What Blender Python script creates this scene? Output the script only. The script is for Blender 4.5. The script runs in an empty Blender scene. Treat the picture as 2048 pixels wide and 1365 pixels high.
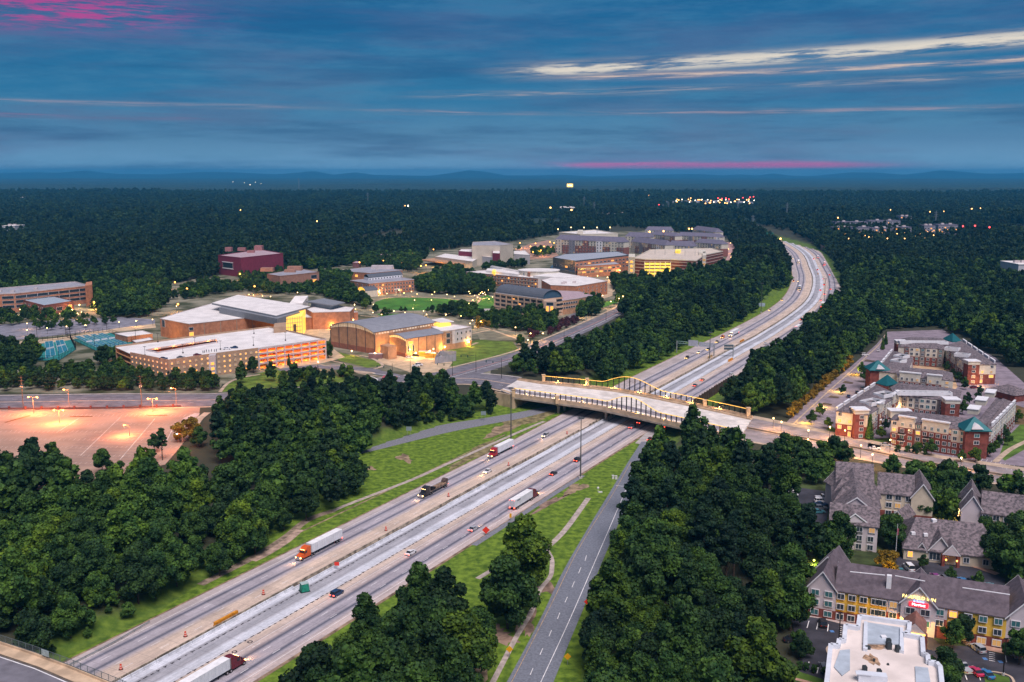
import bpy, bmesh, math, random
import numpy as np
from mathutils import Vector, noise
R = math.radians
S = bpy.context.scene
rnd = random.Random(7)
# ------------------------------------------------------------------ camera
F = 1991.0; CH = 125.0; PITCH = math.atan((682.5-346)/F)
cam = bpy.data.objects.new('camera', bpy.data.cameras.new('camera')); S.collection.objects.link(cam)
cam.data.sensor_width = 36; cam.data.lens = 36*F/2048
cam.location = (0, 0, CH); cam.rotation_euler = (math.pi/2-PITCH, 0, 0)
cam.data.clip_start = 1; cam.data.clip_end = 90000
S.camera = cam
# ------------------------------------------------------------------ view
S.view_settings.view_transform = 'Standard'; S.view_settings.look = 'None'
S.view_settings.gamma = 1; S.view_settings.use_curve_mapping = False
S.view_settings.exposure = 1.15
S.cycles.use_denoising = True
S.cycles.max_bounces = 5; S.cycles.diffuse_bounces = 3; S.cycles.volume_bounces = 0
S.cycles.transparent_max_bounces = 6
S.cycles.sample_clamp_indirect = 3
S.cycles.caustics_reflective = False; S.cycles.caustics_refractive = False
S.render.film_transparent = False

# ------------------------------------------------------------------ node helpers
class NT:
    def __init__(s, nt): s.nt = nt
    def n(s, t, **k):
        o = s.nt.nodes.new(t)
        for a, b in k.items(): setattr(o, a, b)
        return o
    def put(s, sock, v):
        if isinstance(v, bpy.types.NodeSocket): s.nt.links.new(v, sock)
        elif v is not None: sock.default_value = v
    def m(s, op, a, b=None, c=None, clamp=False):
        o = s.n('ShaderNodeMath', operation=op, use_clamp=clamp)
        s.put(o.inputs[0], a); s.put(o.inputs[1], b)
        if c is not None: s.put(o.inputs[2], c)
        return o.outputs[0]
    def ss(s, v, a, b, lo=0.0, hi=1.0):       # smoothstep
        o = s.n('ShaderNodeMapRange', interpolation_type='SMOOTHSTEP')
        s.put(o.inputs[0], v); s.put(o.inputs[1], a); s.put(o.inputs[2], b); s.put(o.inputs[3], lo); s.put(o.inputs[4], hi)
        return o.outputs[0]
    def mix(s, f, a, b, bt='MIX'):
        o = s.n('ShaderNodeMix', data_type='RGBA', blend_type=bt)
        s.put(o.inputs[0], f); s.put(o.inputs[6], c4(a)); s.put(o.inputs[7], c4(b))
        return o.outputs[2]
    def noise(s, vec, scale, detail=3, rough=.55):
        o = s.n('ShaderNodeTexNoise'); s.put(o.inputs['Vector'], vec)
        o.inputs['Scale'].default_value = scale; o.inputs['Detail'].default_value = detail; o.inputs['Roughness'].default_value = rough
        return o.outputs[0]
    def xyz(s, x=0.0, y=0.0, z=0.0):
        o = s.n('ShaderNodeCombineXYZ'); s.put(o.inputs[0], x); s.put(o.inputs[1], y); s.put(o.inputs[2], z); return o.outputs[0]
    def sep(s, v):
        o = s.n('ShaderNodeSeparateXYZ'); s.put(o.inputs[0], v); return o.outputs
    def ramp(s, f, stops, interp='LINEAR'):
        o = s.n('ShaderNodeValToRGB'); s.put(o.inputs[0], f); cr = o.color_ramp; cr.interpolation = interp
        while len(cr.elements) < len(stops): cr.elements.new(.5)
        for e, (p, c) in zip(cr.elements, stops): e.position = p; e.color = c4(c)
        return o.outputs[0]
def c4(c): return (c[0], c[1], c[2], 1.0) if isinstance(c, (tuple, list)) else c

# ------------------------------------------------------------------ sky
W = bpy.data.worlds.new('World'); S.world = W; W.use_nodes = True
W.node_tree.nodes.clear(); N = NT(W.node_tree)
tc = N.n('ShaderNodeTexCoord').outputs['Generated']
X, Y, Z = N.sep(tc)[:3]
DEG = 57.29578
el = N.m('MULTIPLY', N.m('ARCSINE', Z), DEG)
az = N.m('MULTIPLY', N.m('ARCTAN2', X, Y), DEG)
base = N.ramp(N.m('DIVIDE', el, 90, clamp=True), [(0, (.21, .42, .66)), (.008, (.15, .34, .56)), (.02, (.075, .21, .40)), (.045, (.010, .145, .325)),
      (.08, (.001, .105, .265)), (.11, (.0, .085, .235)), (.25, (.08, .12, .22)), (.5, (.29, .27, .31)), (1, (.36, .33, .38))])
# broad soft cloud mottling of the deck
cv = N.xyz(N.m('MULTIPLY', az, .10), N.m('MULTIPLY', N.m('ADD', el, N.m('MULTIPLY', az, -.012)), .55), .3)
n1 = N.noise(cv, 1.0, 9, .68)
base = N.mix(N.ss(n1, .40, .64, 0, .55), base, N.mix(.6, base, (.085, .25, .42)))
nd = N.noise(N.xyz(N.m('MULTIPLY', az, .07), N.m('MULTIPLY', el, .8), 4.3), 1.0, 9, .66)
nm = N.noise(N.xyz(N.m('MULTIPLY', az, .06), N.m('MULTIPLY', el, .5), 8.8), 1.0, 7, .6); base = N.mix(N.ss(nm, .44, .66, 0, .45), base, (.085, .105, .24))
base = N.mix(N.ss(nd, .46, .70, 0, .5), base, (.0, .055, .19))
def band(el0, slope, half, azlo, azhi, col, amt, col_in, fx, fy, lo, hi, seed, soft=6.0):
    global base
    e = N.m('SUBTRACT', el, N.m('ADD', el0, N.m('MULTIPLY', az, slope)))
    g = N.ss(N.m('ABSOLUTE', e), half, 0.0)
    a = N.m('MULTIPLY', N.ss(az, azlo, azlo+soft), N.ss(az, azhi+soft, azhi))
    nz = N.noise(N.xyz(N.m('MULTIPLY', az, fx), N.m('MULTIPLY', e, fy), seed), 1.0, 9, .68)
    f = N.m('MULTIPLY', N.m('MULTIPLY', g, a), N.ss(nz, lo, hi))
    c = N.mix(N.ss(f, .25, .8), col, col_in)
    base = N.mix(N.m('MULTIPLY', f, amt, clamp=True), base, c)
band(5.55, .040, .74, -3, 60, (.30, .27, .30), 1.0, (.78, .68, .56), .17, 2.4, .33, .56, 1.1)
band(5.15, .016, .30, 0, 60, (.34, .26, .30), .95, (.72, .52, .42), .14, 3.4, .34, .6, 7.7)
band(4.35, .020, .36, -8, 60, (.20, .22, .30), .8, (.42, .34, .36), .13, 3.2, .36, .66, 3.1)
band(3.35, -.004, .28, -12, 24, (.16, .19, .29), .75, (.36, .27, .34), .12, 4.0, .38, .66, 5.2)
band(3.55, .0, .24, -60, -14, (.16, .20, .30), .8, (.30, .26, .36), .12, 4.0, .36, .66, 9.2)
band(2.9, .0, .3, -60, -20, (.15, .10, .22), .6, (.25, .12, .25), .12, 3.0, .36, .66, 2.2)
band(.44, .0, .46, -2, 15, (.24, .17, .36), .7, (.85, .10, .38), .16, 2.2, .18, .56, 6.2, 8)
band(.40, .0, .32, 6, 17, (.24, .14, .32), .6, (.55, .10, .32), .12, 1.2, .15, .4, 8.2, 8)
band(8.2, .0, 2.1, -70, -23.5, (.16, .06, .24), .95, (.50, .03, .24), .45, 4.5, .32, .62, 4.4, 12)
sk = N.n('ShaderNodeTexSky', sky_type='NISHITA', sun_disc=False, sun_elevation=R(4), sun_rotation=R(200), altitude=300, ozone_density=4)
bg2 = N.n('ShaderNodeBackground'); N.put(bg2.inputs[0], sk.outputs[0]); bg2.inputs[1].default_value = .012
bg = N.n('ShaderNodeBackground'); N.put(bg.inputs[0], base); bg.inputs[1].default_value = .43
ad = N.n('ShaderNodeAddShader'); N.put(ad.inputs[0], bg.outputs[0]); N.put(ad.inputs[1], bg2.outputs[0])
N.put(N.n('ShaderNodeOutputWorld').inputs[0], ad.outputs[0])
W.cycles.sampling_method = 'MANUAL'; W.cycles.sample_map_resolution = 512
# ------------------------------------------------------------------ sun (soft glow of the dusk cloud deck)
sl = bpy.data.lights.new('sun', 'SUN'); sl.energy = 1.8; sl.angle = R(34); sl.color = (1, .89, .90)
so = bpy.data.objects.new('sun', sl); S.collection.objects.link(so)
so.rotation_euler = (R(32), 0, R(200-180))
so.location = (0, 0, 300)

# ------------------------------------------------------------------ materials
MATS = {}
def mat(name, col, rough=.8, var=.15, scale=.4, col2=None, bump=0, metal=0, emit=None, es=1.0, spec=.3, objvar=0, det=3, sample=False, stretch=None):
    if name in MATS: return MATS[name]
    m = bpy.data.materials.new(name); MATS[name] = m; m.use_nodes = True; T = NT(m.node_tree)
    b = m.node_tree.nodes['Principled BSDF']
    b.inputs['Roughness'].default_value = rough; b.inputs['Metallic'].default_value = metal; b.inputs['Specular IOR Level'].default_value = spec
    c = c4(col)
    if var or col2:
        pos = T.n('ShaderNodeNewGeometry').outputs['Position']
        if stretch:
            mp = T.n('ShaderNodeMapping'); T.put(mp.inputs[0], pos); mp.inputs['Rotation'].default_value = (0, 0, stretch[0]); mp.inputs['Scale'].default_value = stretch[1]; pos = mp.outputs[0]
        nz = T.noise(pos, scale, det)
        lo = tuple(x*(1-var*1.6) for x in col); hi = tuple(min(1, x*(1+var*1.6)) for x in (col2 or col))
        c = T.mix(T.ss(nz, .3, .7), lo, hi)
        if bump:
            bp = T.n('ShaderNodeBump'); bp.inputs['Strength'].default_value = bump; T.put(bp.inputs['Height'], nz); T.put(b.inputs['Normal'], bp.outputs[0])
    if objvar:
        oi = T.n('ShaderNodeObjectInfo').outputs['Random']
        c = T.mix(1.0, c, T.ramp(oi, [(0, (1-objvar,)*3), (1, (1+objvar*.8,)*3)]), 'MULTIPLY')
    T.put(b.inputs['Base Color'], c)
    if emit:
        b.inputs['Emission Color'].default_value = c4(emit); b.inputs['Emission Strength'].default_value = es
        if not sample:
            try: m.cycles.emission_sampling = 'NONE'
            except Exception: pass
    return m
# ------------------------------------------------------------------ geometry helpers
def G(px, py, z=0.0):
    u = px-1024; v = py-682.5
    t = (CH-z)/(v*math.cos(PITCH)+F*math.sin(PITCH))
    return (u*t, (F*math.cos(PITCH)-v*math.sin(PITCH))*t)
def GP(pts, z=0.0): return [G(p[0], p[1], z) for p in pts]
class MB:
    def __init__(s): s.v = []; s.f = []; s.m = []; s.uv = None
    def face(s, idx, m=0): s.f.append(tuple(idx)); s.m.append(m)
    def quad(s, a, b, c, d, m=0):
        i = len(s.v); s.v += [tuple(a), tuple(b), tuple(c), tuple(d)]; s.face((i, i+1, i+2, i+3), m)
    def tri(s, a, b, c, m=0):
        i = len(s.v); s.v += [tuple(a), tuple(b), tuple(c)]; s.face((i, i+1, i+2), m); return s
    def box(s, c, d, rz=0, m=0, top=None, taper=(1, 1)):
        cs, sn = math.cos(rz), math.sin(rz); i = len(s.v)
        for k, z in enumerate((-.5, .5)):
            fx, fy = (taper if k else (1, 1))
            for x, y in ((-.5, -.5), (.5, -.5), (.5, .5), (-.5, .5)):
                X, Y = x*d[0]*fx, y*d[1]*fy
                s.v.append((c[0]+X*cs-Y*sn, c[1]+X*sn+Y*cs, c[2]+z*d[2]))
        for q in ((0, 3, 2, 1), (0, 1, 5, 4), (1, 2, 6, 5), (2, 3, 7, 6), (3, 0, 4, 7)): s.face([i+k for k in q], m)
        s.face([i+4, i+5, i+6, i+7], m if top is None else top)
        return s
    def bar(s, a, b, w, h, m=0):
        dx, dy = b[0]-a[0], b[1]-a[1]; L = math.hypot(dx, dy) or 1e-6; nx, ny = -dy/L*w/2, dx/L*w/2; i = len(s.v)
        for p in (a, b):
            for q in ((-1, 0), (1, 0), (1, 1), (-1, 1)): s.v.append((p[0]+nx*q[0], p[1]+ny*q[0], p[2]+h*q[1]))
        for q in ((0, 1, 2, 3), (7, 6, 5, 4), (0, 4, 5, 1), (1, 5, 6, 2), (2, 6, 7, 3), (3, 7, 4, 0)): s.face([i+k for k in q], m)
        return s
    def prism(s, poly, z0, z1, m=0, top=None, bottom=False):
        a = sum(poly[k-1][0]*poly[k][1]-poly[k][0]*poly[k-1][1] for k in range(len(poly)))
        if a < 0: poly = poly[::-1]
        n = len(poly); i = len(s.v)
        s.v += [(p[0], p[1], z0) for p in poly]+[(p[0], p[1], z1) for p in poly]
        for k in range(n):
            j = (k+1) % n; s.face((i+k, i+j, i+n+j, i+n+k), m)
        s.face([i+n+k for k in range(n)], m if top is None else top)
        if bottom: s.face([i+k for k in range(n)][::-1], m)
        return s
    def cyl(s, a, b, r0, r1=None, n=8, m=0, cap=True):
        a = Vector(a); b = Vector(b); r1 = r0 if r1 is None else r1; d = (b-a).normalized()
        u = d.orthogonal().normalized(); w = d.cross(u); i = len(s.v)
        for p, r in ((a, r0), (b, r1)):
            for k in range(n):
                t = 2*math.pi*k/n; q = p+(u*math.cos(t)+w*math.sin(t))*r; s.v.append(tuple(q))
        for k in range(n): s.face((i+k, i+(k+1) % n, i+n+(k+1) % n, i+n+k), m)
        if cap: s.face([i+n+k for k in range(n)], m); s.face([i+k for k in range(n)][::-1], m)
        return s
    def ball(s, c, r, n=6, m=0, sz=1):
        i = len(s.v); rows = n//2+1
        s.v.append((c[0], c[1], c[2]+r*sz))
        for a in range(1, rows):
            t = math.pi*a/rows
            for k in range(n):
                p = 2*math.pi*k/n; s.v.append((c[0]+r*math.sin(t)*math.cos(p), c[1]+r*math.sin(t)*math.sin(p), c[2]+r*sz*math.cos(t)))
        s.v.append((c[0], c[1], c[2]-r*sz)); e = len(s.v)-1
        for k in range(n):
            j = (k+1) % n; s.face((i, i+1+k, i+1+j), m)
            for a in range(rows-2): s.face((i+1+a*n+k, i+1+(a+1)*n+k, i+1+(a+1)*n+j, i+1+a*n+j), m)
            s.face((e, i+1+(rows-2)*n+j, i+1+(rows-2)*n+k), m)
        return s
    def mesh(s, name, mats, off=(0, 0, 0)):
        me = bpy.data.meshes.new(name)
        me.from_pydata([(v[0]-off[0], v[1]-off[1], v[2]-off[2]) for v in s.v] if off != (0, 0, 0) else s.v, [], s.f)
        for m in (mats if isinstance(mats, (list, tuple)) else [mats]): me.materials.append(m)
        if any(s.m): me.polygons.foreach_set('material_index', s.m)
        me.update(); return me
    def build(s, name, mats, parent=None, smooth=False, **k):
        off = tuple(parent['_o']) if parent is not None and '_o' in parent else (0, 0, 0)
        me = s.mesh(name, mats, off)
        if smooth: me.polygons.foreach_set('use_smooth', [True]*len(me.polygons))
        return link(name, me, parent, **k)
def link(name, me, parent=None, loc=None, rz=0, label=None, cat=None, group=None, kind=None, sc=None):
    o = bpy.data.objects.new(name, me); S.collection.objects.link(o)
    if parent is not None: o.parent = parent
    if loc is not None: o.location = loc
    if rz: o.rotation_euler = (0, 0, rz)
    if sc: o.scale = sc if isinstance(sc, tuple) else (sc,)*3
    return tag(o, label, cat, group, kind)
def tag(o, label=None, cat=None, group=None, kind=None):
    if label: o['label'] = label
    if cat: o['category'] = cat
    if group: o['group'] = group
    if kind: o['kind'] = kind
    return o
OFFS = []
def thing(name, loc, label, cat, group=None, rz=0):
    o = link(name, None, None, loc, rz, label, cat, group); o['_o'] = tuple(loc); OFFS.append(o); return o
def copy_tree(o, parent=None):
    c = o.copy(); S.collection.objects.link(c)
    if parent is not None: c.parent = parent
    for ch in o.children: copy_tree(ch, c)
    return c
def inpoly(x, y, poly):
    c = False; j = len(poly)-1
    for i in range(len(poly)):
        xi, yi = poly[i]; xj, yj = poly[j]
        if (yi > y) != (yj > y) and x < (xj-xi)*(y-yi)/(yj-yi)+xi: c = not c
        j = i
    return c
def dpoly(x, y, poly):
    d = 1e9; j = len(poly)-1
    for i in range(len(poly)):
        ax, ay = poly[j]; bx, by = poly[i]; vx, vy = bx-ax, by-ay
        t = max(0, min(1, ((x-ax)*vx+(y-ay)*vy)/(vx*vx+vy*vy+1e-9)))
        d = min(d, math.hypot(x-ax-vx*t, y-ay-vy*t)); j = i
    return d
def catmull(P, per=8):
    out = []; Q = [P[0]]+list(P)+[P[-1]]
    for i in range(1, len(Q)-2):
        for k in range(per):
            t = k/per; o = []
            for a, b, c, d in zip(Q[i-1], Q[i], Q[i+1], Q[i+2]):
                o.append(.5*(2*b+(c-a)*t+(2*a-5*b+4*c-d)*t*t+(3*b-a-3*c+d)*t**3))
            out.append(tuple(o))
    out.append(tuple(P[-1])); return out
# ------------------------------------------------------------------ the freeway's reference line (its left edge), arc length s, offset d to the right
TH = R(28.3)
BP = [(-115+math.sin(TH)*s, 241+math.cos(TH)*s) for s in range(-260, 640, 30)]
BP += [(232, 895), (281, 1010), (330, 1158), (372, 1312), (448, 1630), (506, 2060), (528, 2500)]
BL = []; _a = 0
for i, p in enumerate(catmull(BP, 6)):
    if i: _a += math.hypot(p[0]-BL[-1][0], p[1]-BL[-1][1])
    BL.append((p[0], p[1], _a))
_o = min(BL, key=lambda p: math.hypot(p[0]+115, p[1]-241))[2]
BL = [(x, y, a-_o) for x, y, a in BL]
BLs = np.array([p[2] for p in BL]); BLx = np.array([p[0] for p in BL]); BLy = np.array([p[1] for p in BL])
def road(s, d, z=None):
    x, y = np.interp(s, BLs, BLx), np.interp(s, BLs, BLy)
    x2, y2 = np.interp(s+2, BLs, BLx), np.interp(s+2, BLs, BLy); x1, y1 = np.interp(s-2, BLs, BLx), np.interp(s-2, BLs, BLy)
    L = math.hypot(x2-x1, y2-y1) or 1
    p = (float(x+(y2-y1)/L*d), float(y-(x2-x1)/L*d))
    return p if z is None else (p[0], p[1], z)
def heading(s):
    a, b = road(s-2, 0), road(s+2, 0); return math.atan2(b[1]-a[1], b[0]-a[0])
def sd_of(x, y):
    i = int(np.argmin((BLx-x)**2+(BLy-y)**2)); s = BLs[i]; h = heading(s)
    for _ in range(3):
        p = road(s, 0); h = heading(s); s += (x-p[0])*math.cos(h)+(y-p[1])*math.sin(h)
    p = road(s, 0); h = heading(s)
    return s, (x-p[0])*math.sin(h)-(y-p[1])*math.cos(h)
def sdp(px, py, z=0.0): return sd_of(*G(px, py, z))
# ------------------------------------------------------------------ terrain
LAND = 6.0
LOWP = GP([(60, 1345), (120, 1318), (307, 1232), (400, 1165), (489, 1117), (569, 1040), (655, 1010), (720, 955), (700, 915), (760, 890), (870, 855), (985, 812), (1030, 790)])
LOWP += [road(s, d) for s, d in ((330, -16), (420, -14), (600, -14), (900, -14), (1200, -10), (1700, -8), (2500, -8))]
LOWP += [road(s, d) for s, d in ((2500, 58), (1500, 58), (900, 58), (600, 56), (400, 56))]
LOWP += GP([(1335, 880), (1300, 940), (1250, 1040), (1222, 1110), (1190, 1200), (1160, 1365)])+[(20, 180), (14, 100), (-160, 60), (-240, 120)]
LX = np.array([p[0] for p in LOWP]); LY = np.array([p[1] for p in LOWP])
def vnoise(x, y, f): return noise.noise(Vector((x*f, y*f, 3.1)))
def H(x, y):
    if inpoly(x, y, LOWP): h = 0.0
    else:
        d = dpoly(x, y, LOWP) if y < 2700 else 99
        t = min(1, d/14); h = LAND*t*t*(3-2*t)
    r = math.hypot(x, y)
    if r > 2300:
        k = min(1, (r-2300)/2500)
        h += k*(12*vnoise(x, y*1.6, .0006)+8*vnoise(x+500, y, .0017)+4)
    return h
# ================================================================== GROUND
CAMP = GP([(-140, 640), (0, 612), (200, 600), (310, 575), (430, 552), (660, 535), (850, 505), (1040, 482), (1110, 470), (1290, 462), (1440, 470), (1475, 500), (1465, 545), (1300, 585), (1250, 620), (1060, 712), (940, 762), (640, 752), (440, 770), (440, 788), (-140, 790), (-140, 690)], LAND)
def slope_mat():
    m = bpy.data.materials.new('bank_ground'); m.use_nodes = True; T = NT(m.node_tree); b = m.node_tree.nodes['Principled BSDF']; pos = T.n('ShaderNodeNewGeometry').outputs['Position']
    n1 = T.noise(pos, .4, 8); g = T.mix(T.ss(n1, .3, .7), (.05, .105, .007), (.125, .195, .018)); f = T.mix(T.noise(pos, .15, 4), (.02, .025, .012), (.05, .05, .025))
    z = T.m('ADD', T.sep(pos)[2], T.m('MULTIPLY', T.m('SUBTRACT', T.noise(pos, .08, 5), .5), 7)); T.put(b.inputs['Base Color'], T.mix(T.ss(z, 1.5, 5.2), g, f)); b.inputs['Roughness'].default_value = .95; return m
def build_ground():
    M_ = [slope_mat(), mat('verge_grass', (.075, .155, .010), .95, .22, .4, col2=(.125, .195, .018), det=9),
          mat('campus_soil', (.10, .13, .045), .95, .4, .05, col2=(.16, .15, .11)), mat('far_forest', (.016, .034, .022), .95, .45, .012, det=6, bump=1.0)]
    ys = [-60.0]
    while ys[-1] < 29500: ys.append(ys[-1]+(3.2 if ys[-1] < 560 else max(3.2, ys[-1]*.013)))
    nx = 280; V = []; Fc = []; mi = []
    for y in ys:
        w = max(y, 0)*.70+190
        for i in range(nx+1):
            x = (i/nx*2-1)*w
            V.append((x, y, H(x, y)))
    for j in range(len(ys)-1):
        for i in range(nx):
            a = j*(nx+1)+i; Fc.append((a, a+1, a+nx+2, a+nx+1))
            x, y = V[a][0], V[a][1]
            mi.append(3 if y > 2300 else (2 if V[a][2] >= 5.9 and inpoly(x, y, CAMP) else 0))
    me = bpy.data.meshes.new('ground'); me.from_pydata(V, [], Fc)
    for m in M_: me.materials.append(m)
    me.polygons.foreach_set('material_index', mi); me.polygons.foreach_set('use_smooth', [True]*len(Fc))
    link('ground', me, kind='structure')
build_ground()
def ridge(D, depth, prof, base, rough, name, m):
    xs = np.linspace(-.72, .72, 420); V = []; Fc = []
    px = np.array([p[0] for p in prof]); py = np.array([p[1] for p in prof])
    rows = [(-depth, 0), (-depth*.55, .45), (-depth*.25, .8), (0, 1), (depth*.5, .5), (depth, 0)]
    for dy, k in rows:
        for t in xs:
            p = 1024+t*F; y = float(np.interp(p, px, py))+(0 if 0 <= p <= 2048 else 2*noise.noise(Vector((t*9, D, 0))))
            z = CH+(346-y)/F*D
            z += rough*noise.noise(Vector((t*130, dy*.002, D)))
            V.append((t*D, D+dy, base+(z-base)*k if k else base-5))
    n = len(xs)
    for r in range(len(rows)-1):
        for i in range(n-1): Fc.append((r*n+i, r*n+i+1, (r+1)*n+i+1, (r+1)*n+i))
    me = bpy.data.meshes.new(name); me.from_pydata(V, [], Fc); me.materials.append(m); me.polygons.foreach_set('use_smooth', [True]*len(Fc))
    link(name, me, kind='structure')
mh = mat('hill_forest', (.02, .035, .03), .95, .3, .004)
ridge(27000, 3000, [(0, 347), (80, 345), (130, 346), (185, 341.5), (240, 348), (330, 349), (415, 344.5), (470, 345), (560, 349), (600, 346), (635, 342.5), (670, 350), (715, 345), (750, 350), (860, 352), (900, 347), (940, 341), (975, 344.5), (1010, 351), (1080, 351), (1130, 350), (1180, 353), (1300, 350), (1380, 348), (1440, 351), (1475, 349), (1520, 352), (1537, 347), (1560, 351), (1620, 353), (1690, 345), (1740, 345.5), (1800, 350), (1840, 345), (1868, 341), (1900, 343), (1960, 348), (2048, 346)], 0, 3, 'hills', mh)
ridge(15500, 1500, [(0, 360), (150, 357), (300, 359), (520, 362), (700, 358), (900, 361), (1024, 364), (1200, 361), (1300, 357), (1450, 361), (1600, 363), (1800, 358), (2048, 359)], 0, 5, 'hills', mh)
ridge(9200, 900, [(0, 371), (150, 368), (330, 373), (480, 369), (640, 370), (780, 366), (900, 371), (1024, 374), (1200, 371), (1400, 368), (1600, 374), (1750, 371), (2048, 373)], 0, 7, 'hills', mat('near_hill_forest', (.016, .034, .022), .95, .4, .02))
ridge(6300, 500, [(0, 385), (150, 382), (330, 386), (480, 384), (640, 383), (780, 378), (900, 377), (1024, 381), (1080, 375), (1200, 377), (1400, 378), (1600, 374), (1750, 377), (2048, 375)], 0, 9, 'hills', mat('near_hill_forest', (.016, .034, .022), .95, .4, .02))
# haze
hb = MB(); hb.box((0, 14500, 85), (64000, 33000, 250)); ho = hb.mesh('haze', [])
hm = bpy.data.materials.new('haze'); hm.use_nodes = True; hm.node_tree.nodes.clear(); T = NT(hm.node_tree)
pv = T.n('ShaderNodeVolumePrincipled'); pv.inputs['Color'].default_value = (.055, .42, .80, 1); pv.inputs['Density'].default_value = 6e-5; pv.inputs['Anisotropy'].default_value = 0
T.put(T.n('ShaderNodeOutputMaterial').inputs['Volume'], pv.outputs[0]); ho.materials.append(hm)
link('haze', ho, kind='stuff')

# ------------------------------------------------------------------ flat sheets
from mathutils.geometry import tessellate_polygon
def sheet(name, poly, z, m, parent=None, kind='structure', curb=0, **k):
    b = MB(); P3 = [Vector((p[0], p[1], 0)) for p in poly]
    for t in tessellate_polygon([P3]):
        p = [poly[i] for i in t]
        if (p[1][0]-p[0][0])*(p[2][1]-p[0][1])-(p[1][1]-p[0][1])*(p[2][0]-p[0][0]) < 0: p = p[::-1]
        b.tri(*[(q[0], q[1], z) for q in p])
    return b.build(name, m, parent, kind=kind, **k)
def strip(name, A, B, z, m, **k):   # between two polylines with equally many points
    b = MB()
    for i in range(len(A)-1): b.quad((*A[i][:2], z), (*B[i][:2], z), (*B[i+1][:2], z), (*A[i+1][:2], z))
    k.setdefault('kind', 'structure'); return b.build(name, m, **k)
def offset(line, d):
    out = []
    for i, p in enumerate(line):
        a = line[max(0, i-1)]; c = line[min(len(line)-1, i+1)]; L = math.hypot(c[0]-a[0], c[1]-a[1]) or 1
        out.append((p[0]+(c[1]-a[1])/L*d, p[1]-(c[0]-a[0])/L*d))
    return out
def ribbon(name, line, w, z, m, **k): return strip(name, offset(line, -w/2), offset(line, w/2), z, m, **k)
def walk(line, a, b, step):     # points along a polyline: (x, y, angle, s)
    out = []; s = 0; nxt = a
    for i in range(len(line)-1):
        p, q = line[i], line[i+1]; L = math.hypot(q[0]-p[0], q[1]-p[1])
        while nxt <= s+L and nxt <= b:
            t = (nxt-s)/L if L else 0; out.append((p[0]+(q[0]-p[0])*t, p[1]+(q[1]-p[1])*t, math.atan2(q[1]-p[1], q[0]-p[0]), nxt)); nxt += step
        s += L
    return out
def length(line): return sum(math.hypot(line[i+1][0]-line[i][0], line[i+1][1]-line[i][1]) for i in range(len(line)-1))
def dashes(name, line, z, w, dash, gap, m, **k):
    b = MB()
    for x, y, a, s in walk(line, 0, length(line)-dash, dash+gap):
        dx, dy = math.cos(a), math.sin(a); nx, ny = -dy*w/2, dx*w/2
        b.quad((x+nx, y+ny, z), (x-nx, y-ny, z), (x+dx*dash-nx, y+dy*dash-ny, z), (x+dx*dash+nx, y+dy*dash+ny, z))
    if b.v: return b.build(name, m, kind=k.get('kind', 'stuff'))
M_GRASS = mat('verge_grass', (.075, .155, .010), .95, .22, .4, col2=(.125, .195, .018), det=9)
M_DIRT = mat('bare_dirt', (.26, .19, .12), .95, .3, .3, det=5)
M_ASPH = mat('ramp_asphalt', (.19, .195, .22), .9, .12, 1.2, det=6)
M_ASPH_D = mat('dark_asphalt', (.045, .045, .058), .85, .2, .2, det=5)
M_CAMPROAD = mat('campus_road_asphalt', (.16, .155, .18), .85, .14, .2, det=5)
M_CONC = mat('concrete', (.42, .39, .38), .85, .12, .3, det=5)
M_TAN = mat('tan_concrete', (.46, .36, .27), .85, .12, .3)
M_WHITE = mat('white_paint', (.75, .74, .74), .7, .1, .5)
M_YELLOW = mat('yellow_paint', (.62, .40, .10), .7, .1, .5)
M_PATH = mat('ditch_concrete', (.40, .34, .30), .9, .18, .5, det=5)
sheet('grass_verge', LOWP, .03, M_GRASS)
def edge(s):      # how far the pavement reaches left of the reference line
    return -.2 if s < 230 else (-.2-5.6*min(1, (s-230)/180) if s < 560 else (-5.8+2.6*min(1, (s-560)/200)))
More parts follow.
